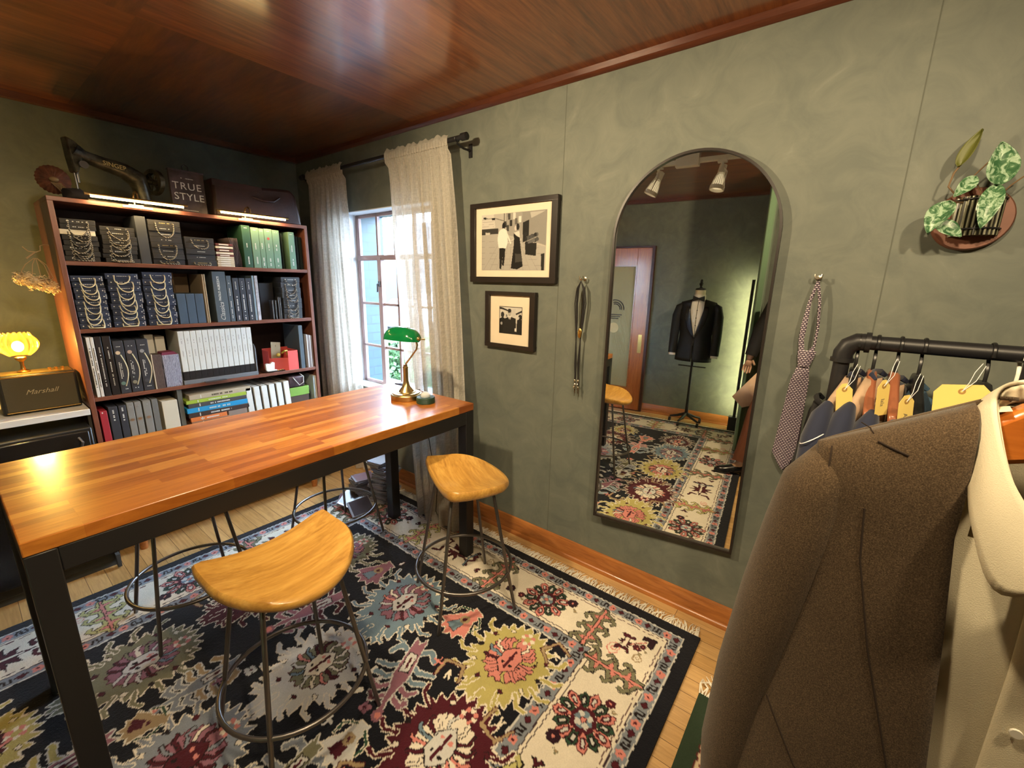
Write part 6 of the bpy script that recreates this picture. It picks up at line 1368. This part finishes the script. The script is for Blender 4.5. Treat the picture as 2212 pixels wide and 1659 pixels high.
IN = [(-1.185, -3.925, 1.418), (-1.192, -3.885, 1.414), (-1.225, -3.862, 1.402), (-1.268, -3.862, 1.368), (-1.300, -3.874, 1.325), (-1.318, -3.897, 1.292), (-1.326, -3.924, 1.270)]
OU = [(-1.165, -3.925, 1.375), (-1.178, -3.868, 1.372), (-1.225, -3.844, 1.362), (-1.275, -3.846, 1.325), (-1.312, -3.852, 1.275), (-1.334, -3.876, 1.222), (-1.338, -3.918, 1.250)]
for s in (1, -1):
    def CR(u, v):
        q = u*(len(IN)-1); i = min(len(IN)-2, int(q)); f = q-i
        def cat(L, i, f):
            g = lambda k: Vector(L[max(0, min(len(L)-1, k))]); p0, p1, p2, p3 = g(i-1), g(i), g(i+1), g(i+2)
            return .5*((2*p1)+(-p0+p2)*f+(2*p0-5*p1+4*p2-p3)*f*f+(-p0+3*p1-3*p2+p3)*f**3)
        a = cat(IN, i, f); b_ = cat(OU, i, f); p = a+(b_-a)*v; d = Vector((p.x-JX, p.y-JY, .0))
        p += d.normalized()*.003*math.sin(PI*v); p.z += .002*math.sin(PI*v)
        return (p.x, JY+s*(p.y-JY), p.z)
    m = MB(); m.grid(CR, 40, 9); obj('collar', m, M_shirt, sh, world=True, solid=.0035, ang=80)
    def CS(u, v):
        x, y, z = CR(u, 0); return (x+(.0 if x > JX else .004), JY+(y-JY)*.97, z-.004-.020*v)
    m = MB(); m.grid(CS, 40, 5); obj('collar_stand', m, M_shirt, sh, world=True, solid=.003, ang=80)
hg = thing('coat_hanger', 'thick orange brown wooden hanger inside the cream shirt collar', 'hanger', (JX, JY, 1.36))
m = MB(); hy = [(-.19, 1.27), (-.18, 1.300), (-.10, 1.338), (-.062, 1.372), (-.040, 1.392), (0, 1.397), (.040, 1.392), (.062, 1.372), (.10, 1.338), (.18, 1.300), (.19, 1.27), (.17, 1.262), (.08, 1.312), (.0, 1.340), (-.08, 1.312), (-.17, 1.262)]
m.prism(hy, lambda a, b_, c: (c, JY+a, b_), JX-.012, JX+.020); obj('shoulder_bar', m, wood('orange varnished hanger', (.36, .085, .012), (.52, .15, .02), (.66, .22, .04), 'Y', .6, .25, .5), hg, world=True, bev=.007)
m = MB(); m.tube([(JX+.004, JY, 1.392), (JX+.004, JY, 1.46), (JX+.004, JY+.018, 1.475), (JX+.004, JY+.028, 1.492), (JX+.004, JY+.022, 1.515), (JX+.004, JY, 1.524), (JX+.004, JY-.020, 1.515), (JX+.004, JY-.026, 1.498)], .0024, 8); obj('hook', m, MC['polished nickel'], hg, world=True)
vs_t = thing('valet_stand', 'black valet stand carrying the brown jacket', 'stand', (JX+.2, JY, 0))
m = MB(); m.cyl((JX+.16, JY, .02), (JX+.16, JY, 1.545), .014, 14); m.cyl((JX+.16, JY, 1.512), (JX-.05, JY, 1.512), .008, 12); m.ell((JX+.16, JY, 1.55), .02); obj('pole', m, M_blackm, vs_t, world=True)
m = MB(); m.lathe([(.0, 0), (.17, 0), (.17, .012), (.03, .022), (.0, .022)], (JX+.16, JY, .0098), 36, cap=False); obj('base', m, M_blackm, vs_t, world=True)
# ================================================================== TRACK LIGHTS (two heads seen in the mirror, the others out of view) : they carry the room's warm light
M_wp = mat('white lamp enamel', (.72, .70, .64), .35)
tr_ = thing('light_track', 'white ceiling light track seen in the mirror', 'track', (-1.62, -2.9, H-.04))
m = MB(); m.box(-1.638, -1.602, -4.95, -1.93, H-.075, H-.045); obj('rail', m, M_wp, tr_, world=True, bev=.002)
m = MB(); m.box(-1.648, -1.592, -2.90, -2.74, H-.095, H-.0005); obj('feed_box', m, M_wp, tr_, world=True, bev=.003)
def head(label, y, tgt, e, col=(1, .77, .47), spot=110, bl=.75, off=(0, 0)):
    piv = Vector((-1.62, y, H-.160)); d = (Vector(tgt)-piv).normalized(); t = thing('track_spotlight', label, 'spotlight', piv, 0, 'white track spotlights')
    s = d.orthogonal().normalized() if abs(d.z) > .98 else d.cross(Vector((0, 0, 1))).normalized(); u_ = s.cross(d).normalized()
    m = MB(); m.box(-.022, .022, -.03, .03, .070, .0845); m.tube([(0, 0, .075), (0, 0, .045)], .010, 12); m.ell((0, 0, .042), .014); obj('adapter', m, M_wp, t)
    m = MB(); a = d*.105
    m.tube([Vector((0, 0, .042)), s*.02+Vector((0, 0, .036)), s*.052+d*.0, s*.054+a*.55, s*.052+a], .006, 8, flat=.5); obj('yoke', m, M_wp, t)
    m = MB(); m.tube([-d*.060, -d*.055, -d*.01, d*.0], [.010, .024, .026, .026], 24); obj('socket', m, M_wp, t)
    m = MB(); n = 20
    for k in range(n):
        q = 2*PI*k/n; r_ = lambda z_, r: d*z_+(s*math.cos(q)+u_*math.sin(q))*r
        m.tube([r_(.0, .024), r_(.05, .038), r_(.095, .047)], .0018, 5)
    m.tube([d*.090, d*.112], [.050, .050], 28) if False else None
    obj('lamp_cage', m, M_wp, t)
    m = MB(); V = []
    for z_, r in ((.088, .049), (.114, .049), (.114, .043), (.088, .043)):
        V += [tuple(d*z_+(s*math.cos(2*PI*k/28)+u_*math.sin(2*PI*k/28))*r) for k in range(28)]
    m.add(V, [(j*28+k, j*28+(k+1) % 28, ((j+1) % 4)*28+(k+1) % 28, ((j+1) % 4)*28+k) for j in range(4) for k in range(28)]); obj('front_ring', m, M_wp, t)
    m = MB(); m.tube([d*.01, d*.05, d*.092, d*.096], [.018, .034, .042, .036], 24); lay(obj('bulb', m, mat('frosted reflector bulb', (.8, .75, .62), .3, emit=(1, .8, .5), es=.5), t), 'white reflector bulb')
    l = lamp('spot_light', 'SPOT', d*.125, e, col, t, size=.035, spot=math.radians(spot), blend=bl)
    l.rotation_euler = d.to_track_quat('-Z', 'Y').to_euler(); return t
head('added unseen track spotlight that brightens the bookcase and back wall', -2.40, (-1.0, -.5, 1.2), 26*SPOT, spot=100)  # lamp added out of view to brighten the back wall
head('white track spotlight aimed at the wall left of the mirror', -2.20, (-.10, -2.45, 1.25), 44*SPOT, spot=125)
head('left white spotlight visible in the mirror', -2.62, (-1.5, -2.0, .9), 14*SPOT, spot=90)
head('right white spotlight visible in the mirror', -3.05, (-1.25, -2.75, .2), 20*SPOT, spot=100)
head('white track spotlight behind the viewer, aimed at the rack', -4.35, (-.25, -3.75, 1.25), 26*SPOT, spot=110)
head('white track spotlight aimed at the brown jacket', -3.45, (-1.25, -3.85, 1.1), 16*SPOT, spot=90)
head('white track spotlight aimed at the wall right of the mirror', -3.78, (-.05, -3.3, 1.35), 26*SPOT, spot=100)
head('added unseen track spotlight that fills light on the far end wall', -4.05, (-3.1, -2.6, 1.0), 30*SPOT, spot=135)  # unseen fill lamp added for the wall reflected in the mirror
# ================================================================== SEEN IN THE MIRROR: TUXEDO FORM, LED LAMP, GREEN CURTAIN, PERSON
MX, MY = -3.09, -2.80
t = thing('dress_form', 'black tailor dress form stand with casters carrying the tuxedo', 'dress form', (MX, MY, 0))
m = MB(); m.cyl((MX, MY, .10), (MX, MY, .80), .014, 14); m.cyl((MX, MY, .10), (MX, MY, .30), .020, 14, .015); m.box(MX-.01, MX+.01, MY-.14, MY+.14, .655, .665); obj('pole', m, M_blackm, t, world=True)
m = MB()
for k in range(5):
    a = 2*PI*k/5+.3; m.tube([(MX, MY, .12), (MX+.09*math.cos(a), MY+.09*math.sin(a), .085), (MX+.17*math.cos(a), MY+.17*math.sin(a), .065)], [.018, .014, .010], 10)
obj('star_base', m, M_blackm, t, world=True)
for k in range(5):
    a = 2*PI*k/5+.3; m = MB(); m.lathe([(.0, -.012), (.026, -.012), (.026, .012), (.0, .012)], (MX+.17*math.cos(a), MY+.17*math.sin(a), .0265), 18, 'Y', cap=False); obj('caster', m, M_blackm, t, world=True)
m = MB(); m.lathe([(.0, 1.40), (.052, 1.40), (.052, 1.475), (.0, 1.48)], (MX, MY, 0), 28, cap=False); lay(obj('neck', m, mat('ivory form linen', (.62, .56, .42), .8), t, world=True), 'ivory neck')
m = MB(); m.lathe([(.0, 1.478), (.054, 1.478), (.050, 1.492), (.015, 1.500), (.010, 1.515), (.020, 1.53), (.022, 1.545), (.012, 1.555), (.014, 1.57), (.008, 1.585), (.0, 1.588)], (MX, MY, 0), 24, cap=False); obj('neck_cap', m, M_blackm, t, world=True)
TT = [(1.34, .15, .07), (1.28, .185, .095), (1.18, .180, .115), (1.0, .158, .105), (.85, .176, .11), (.74, .186, .112)]
def tpt(ph, z, o=0):
    a, b_ = lerp(TT, z); c, s_ = math.cos(ph), math.sin(ph); return (MX+(b_+o)*c, MY+(a+o)*math.copysign(abs(s_)**.9, s_), z)
def tshell(o, ph0f, zl, zt_=1.34, n=60):
    m = MB(); V = []; rows = [zl+(1.30-zl)*k/16 for k in range(17)]; L = 0
    def add(z, T):
        f0 = ph0f(z); nonlocal_V = []
        for k in range(n+1):
            ph = f0+(2*PI-2*f0)*k/n; x, y, z_ = tpt(ph, z, o)
            if T: d = abs(y-MY); zt = 1.385-.30*max(0, d-.05)+o*.5; x = MX+(x-MX)*math.cos(T*PI/2)**.8 if T < 1 else MX; z_ = z+(zt-z)*math.sin(T*PI/2)
            nonlocal_V.append((x, y, z_))
        return nonlocal_V
    for z in rows: V += add(z, 0)
    for k in range(1, 7): V += add(1.30, k/6)
    L = 23; m.add(V, [(j*(n+1)+k, j*(n+1)+k+1, (j+1)*(n+1)+k+1, (j+1)*(n+1)+k) for j in range(L-1) for k in range(n)]); return m
t = thing('tuxedo_jacket', 'black tuxedo jacket with satin lapels on the dress form', 'jacket', (MX, MY, .74))
M_tux = mat('black barathea', (.006, .006, .007), .7); M_satin = mat('black satin', (.010, .010, .012), .25)
def oph(z): return .0 if z < 1.0 else math.asin(min(.95, (.075*((z-1.0)/.36)**.8)/.2+.001))
obj('body', tshell(0, lambda z: max(.01, oph(z)), .725), M_tux, t, world=True, solid=.004, ang=80)
for s in (1, -1):
    m = MB(); P = [(MX, MY+s*.150, 1.325), (MX+.004, MY+s*.185, 1.295), (MX+.012, MY+s*.205, 1.20), (MX+.022, MY+s*.213, 1.0), (MX+.045, MY+s*.213, .80)]; m.tube(P, [.025, .044, .050, .046, .042], 20, up=(0, 1, 0)); obj('sleeve', m, M_tux, t, world=True, ang=80)
    m = MB(); m.tube([(MX+.045, MY+s*.213, .80), (MX+.048, MY+s*.213, .775)], [.036, .036], 20); lay(obj('shirt_cuff', m, mat('white shirt cotton', (.75, .72, .66), .8), t, world=True), 'white shirt cuff')
    def lap(u, v):
        z = .99+.37*v; w_ = .055*math.sin(PI*min(1, v*.92+.03))**.8; f0 = oph(z); p = tpt(f0+.02, min(z, 1.30), .006); y = p[1]-MY if s > 0 else -(p[1]-MY); x = p[0] if z <= 1.30 else MX+(p[0]-MX)*max(.2, 1-(z-1.30)/.09)
        yy = s*(abs(p[1]-MY)+w_*u); q = min(.99, abs(yy)/lerp(TT, min(z, 1.30))[0]); b_ = lerp(TT, min(z, 1.30))[1]; xx = MX+(b_+.007)*math.sqrt(1-q**2.2)
        if z > 1.30: xx = MX+(xx-MX)*max(.25, 1-(z-1.30)/.085)
        return (xx, MY+yy, z)
    m = MB(); m.grid(lap, 8, 24); obj('lapel', m, M_satin, t, world=True, solid=.004, ang=80)
m = MB(); m.ell((MX+.112, MY, .985), (.004, .009, .009)); obj('button', m, M_satin, t, world=True)
t = thing('tuxedo_shirt', 'white tuxedo shirt front with black studs under the tuxedo jacket', 'shirt', (MX, MY, .9))
obj('body', tshell(-.012, lambda z: .01, .90), MC['white shirt cotton'], t, world=True, ang=80)
m = MB(); m.lathe([(.053, 1.372), (.060, 1.372), (.057, 1.43), (.0535, 1.43)], (MX, MY, 0), 28); obj('collar', m, MC['white shirt cotton'], t, world=True)
for z in (1.27, 1.19, 1.11): 
    m = MB(); m.ell((MX+lerp(TT, z)[1]-.010, MY, z), (.004, .005, .005), 8, 6); obj('stud', m, M_satin, t, world=True)
m = MB()
for s in (1, -1): m.prism([(0, .010), (s*.02, .016), (s*.055, .030), (s*.058, .0), (s*.055, -.028), (s*.02, -.016), (0, -.010)], lambda a, b_, c: (MX+.062+c, MY+a, 1.388+b_), 0, .012)
m.box(MX+.060, MX+.080, MY-.010, MY+.010, 1.377, 1.399); o = obj('bow_tie', m, M_tux, bev=.003); tag(o, 'black bow tie at the neck of the tuxedo', 'bow tie')
t = thing('floor_lamp', 'slim black floor lamp with a glowing vertical strip in the far corner', 'lamp', (-3.14, -3.27, 0))
m = MB(); m.box(-3.18, -3.10, -3.32, -3.225, .0005, .155); obj('base', m, M_blackm, t, world=True, bev=.003)
m = MB(); m.box(-3.146, -3.130, -3.290, -3.262, .155, 1.59); obj('pole', m, M_blackm, t, world=True, bev=.001)
m = MB(); m.box(-3.1525, -3.1465, -3.289, -3.277, .16, 1.585); lay(obj('led_strip', m, mat('glowing strip', (1, .95, .7), .4, emit=(1, .90, .48), es=LED), t, world=True), 'glowing warm strip')
# green fitting room curtain, folds along x
t = thing('fitting_room_curtain', 'floor length dark green curtain at the right side of the mirror reflection', 'curtain', (-2.85, -3.34, 0))
m = MB(); m.grid(lambda u, v: (-2.42-.85*u, -3.36+.028*math.sin(2*PI*7*u+.4*v), .02+(H-.06)*v), 120, 24); obj('cloth', m, mat('dark green velvet', (.085, .15, .085), .8, sheen=.4), t, world=True, solid=.003, ang=80)
m = MB(); m.cyl((-2.34, -3.36, H-.03), (-3.299, -3.36, H-.03), .010, 12); obj('rail', m, M_blackm, t, world=True)
def person():
    t = thing('person', 'person in black coat and brown trousers stepping forward with a black shoe', 'person', (-2.3, -3.45, 0))
    skin = mat('skin', (.50, .30, .20), .55)
    me = bpy.data.meshes.new('body'); J = {'pel': (-2.28, -3.52, .93), 'sp': (-2.29, -3.50, 1.12), 'ch': (-2.30, -3.50, 1.34), 'nk': (-2.29, -3.50, 1.50), 'hd': (-2.275, -3.50, 1.60), 'ht': (-2.27, -3.50, 1.72),
         'hr': (-2.26, -3.44, .90), 'kr': (-2.03, -3.30, .50), 'ar': (-1.90, -3.24, .09), 'tr': (-1.865, -3.16, .045), 'hl': (-2.30, -3.62, .90), 'kl': (-2.34, -3.66, .48), 'al': (-2.38, -3.68, .08), 'tl': (-2.28, -3.66, .04),
         'sl': (-2.29, -3.32, 1.42), 'el': (-2.33, -3.22, 1.16), 'wl': (-2.28, -3.17, .93), 'sr': (-2.31, -3.68, 1.42), 'er': (-2.22, -3.86, 1.30), 'wr': (-2.06, -3.80, 1.45)}
    R_ = {'pel': (.14, .12), 'sp': (.13, .10), 'ch': (.16, .11), 'nk': (.055, .055), 'hd': (.085, .075), 'ht': (.06, .055), 'hr': (.09, .09), 'kr': (.058, .058), 'ar': (.040, .040), 'tr': (.036, .03), 'hl': (.09, .09), 'kl': (.058, .058), 'al': (.040, .040), 'tl': (.036, .03), 'sl': (.058, .058), 'el': (.043, .043), 'wl': (.028, .028), 'sr': (.058, .058), 'er': (.043, .043), 'wr': (.028, .028)}
    K = list(J); E_ = [('pel', 'sp'), ('sp', 'ch'), ('ch', 'nk'), ('nk', 'hd'), ('hd', 'ht'), ('pel', 'hr'), ('hr', 'kr'), ('kr', 'ar'), ('ar', 'tr'), ('pel', 'hl'), ('hl', 'kl'), ('kl', 'al'), ('al', 'tl'), ('ch', 'sl'), ('sl', 'el'), ('el', 'wl'), ('ch', 'sr'), ('sr', 'er'), ('er', 'wr')]
    V = [Vector(J[k])-t.location for k in K]; Ed = [(K.index(a), K.index(b_)) for a, b_ in E_]; rad = [R_[k] for k in K]
    for w_, d, hand in (('wl', Vector((.15, .12, -1)), 1), ('wr', Vector((.9, .35, .25)), -1)):   # palms and fingers
        d.normalize(); base = Vector(J[w_])-t.location; side = Vector((0, 1, 0)) if abs(d.z) > .8 else Vector((0, .2, 1)); side = (side-d*side.dot(d)).normalized(); V.append(base+d*.055); rad.append((.030, .018)); pi = len(V)-1; Ed.append((K.index(w_), pi)); cv = d.cross(side).normalized()
        for f, (o_, L_) in enumerate(((-.028, .066), (-.010, .076), (.009, .072), (.027, .056))):
            p = base+d*.082+side*o_; V.append(p); rad.append((.0088, .0088)); a = len(V)-1; Ed.append((pi, a)); V.append(p+d*L_*.5+cv*.008); rad.append((.008, .008)); b_ = len(V)-1; Ed.append((a, b_)); V.append(p+d*L_*.85+cv*.028); rad.append((.007, .007)); Ed.append((b_, len(V)-1))
        p = base+d*.030-side*.030; V.append(p); rad.append((.011, .011)); a = len(V)-1; Ed.append((pi, a)); V.append(p+d*.035-side*.022+cv*.012); rad.append((.009, .009)); Ed.append((a, len(V)-1))
    me.from_pydata([tuple(v) for v in V], Ed, []); o = bpy.data.objects.new('body', me); COL.objects.link(o); o.parent = t; me.materials.append(skin)
    md = o.modifiers.new('skin', 'SKIN'); md.use_smooth_shade = True
    for i, r in enumerate(rad): me.skin_vertices[0].data[i].radius = r
    me.skin_vertices[0].data[0].use_root = True
    md = o.modifiers.new('sub', 'SUBSURF'); md.levels = 2; md.render_levels = 2
    hx, hy = -2.27, -3.50
    m = MB(); m.ell((hx-.028, hy, 1.668), (.088, .080, .085), 20, 14); m.ell((hx-.03, hy, 1.61), (.075, .078, .075), 16, 10); obj('hair', m, mat('dark brown hair', (.03, .018, .012), .6), t, world=True)
    m = MB(); m.ell((hx+.070, hy, 1.605), (.018, .010, .020)); m.ell((hx+.060, hy, 1.573), (.012, .020, .006)); m.ell((hx-.01, hy+.082, 1.61), (.018, .010, .030)); m.ell((hx-.01, hy-.082, 1.61), (.018, .010, .030)); obj('face_features', m, skin, t, world=True)
    m = MB(); m.ell((hx+.060, hy+.028, 1.628), (.010, .009, .007)); m.ell((hx+.060, hy-.028, 1.628), (.010, .009, .007)); lay(obj('eyes', m, mat('eye white', (.6, .58, .55), .2), t, world=True), 'pair of eyes')
    M_tr = mat('rust brown wool trousers', (.13, .040, .016), .8)
    for a, b_, c in (('hr', 'kr', 'ar'), ('hl', 'kl', 'al')):
        A_, B_, C_ = (Vector(J[q]) for q in (a, b_, c)); m = MB(); m.tube([A_+Vector((0, 0, .06)), A_, A_*.5+B_*.5, B_, B_*.5+C_*.5, C_+Vector((0, 0, .015))], [.115, .118, .100, .085, .080, .078], 20); obj('trouser_leg', m, M_tr, t, world=True, ang=80)
    M_coat = mat('black wool coat', (.014, .013, .014), .85)
    m = MB(); m.lathe([(.07, 1.50), (.12, 1.47), (.19, 1.40), (.185, 1.25), (.165, 1.10), (.18, .95), (.195, .82), (.16, .80)], (0, 0, 0), 28); m.v = [(-2.29+p[0]*.95, -3.50+p[1], p[2]) for p in m.v]; obj('coat', m, M_coat, t, world=True, ang=80)
    for a, b_, c in (('sl', 'el', 'wl'), ('sr', 'er', 'wr')):
        A_, B_, C_ = (Vector(J[q]) for q in (a, b_, c)); m = MB(); m.tube([A_+Vector((0, (B_-A_).y*-.3, .02)), A_, A_*.5+B_*.5, B_, B_*.4+C_*.6, C_*.95+B_*.05], [.065, .075, .066, .060, .052, .046], 18); obj('coat_sleeve', m, M_coat, t, world=True, ang=80)
    M_sh = mat('polished black shoe leather', (.010, .010, .013), .15, coat=.6)
    for a, b_ in (('ar', 'tr'), ('al', 'tl')):
        A_ = Vector(J[a]); d = (Vector(J[b_])-A_); d.z = 0; d.normalize(); s = Vector((-d.y, d.x, 0)); zf = .014 if a == 'ar' else .0105
        def shoe(u, v):
            l = -.07+.285*u; w_ = .045*(1-abs(2*u-1)**3.5)**.5*(1.05-.1*math.cos(5*u)); hh = (.085-.060*max(0, (u-.25)/.75)**.6)*(1-abs(2*u-1)**9)**.5+.01; q = PI*v; p = Vector((A_.x, A_.y, 0))+d*l+s*(w_*math.cos(q)); return (p.x, p.y, zf+.006+hh*math.sin(q)**.8)
        m = MB(); m.grid(shoe, 26, 14); 
        def sole(u, v):
            l = -.073+.291*u; w_ = .048*(1-abs(2*u-1)**3.5)**.5; p = Vector((A_.x, A_.y, 0))+d*l+s*(w_*math.cos(PI*v)); return (p.x, p.y, zf+.001)
        m.grid(sole, 26, 14); m.grid(lambda u, v: (lambda a_, b__: tuple(Vector(a_)*(1-v)+Vector(b__)*v))(sole(u, 0), shoe(u, 0)), 26, 2); m.grid(lambda u, v: (lambda a_, b__: tuple(Vector(a_)*(1-v)+Vector(b__)*v))(sole(u, 1), shoe(u, 1)), 26, 2)
        obj('shoe', m, M_sh, t, world=True, ang=60)
person()
for o_ in list(COL.objects):
    if o_.name == 'person': o_.location.y -= .20; o_.location.x -= .03
m = MB(); m.add([(-2.14, -3.45, .84), (-2.14, -3.285, .60), (-2.14, -3.37, .515), (-2.12, -3.51, .58)], [(0, 1, 2, 3)]); o = obj('cloth_swatch', m, mat('beige folded cloth', (.58, .40, .29), .8), solid=.006); tag(o, 'beige folded cloth held low beside the brown trousers in the mirror', 'cloth')
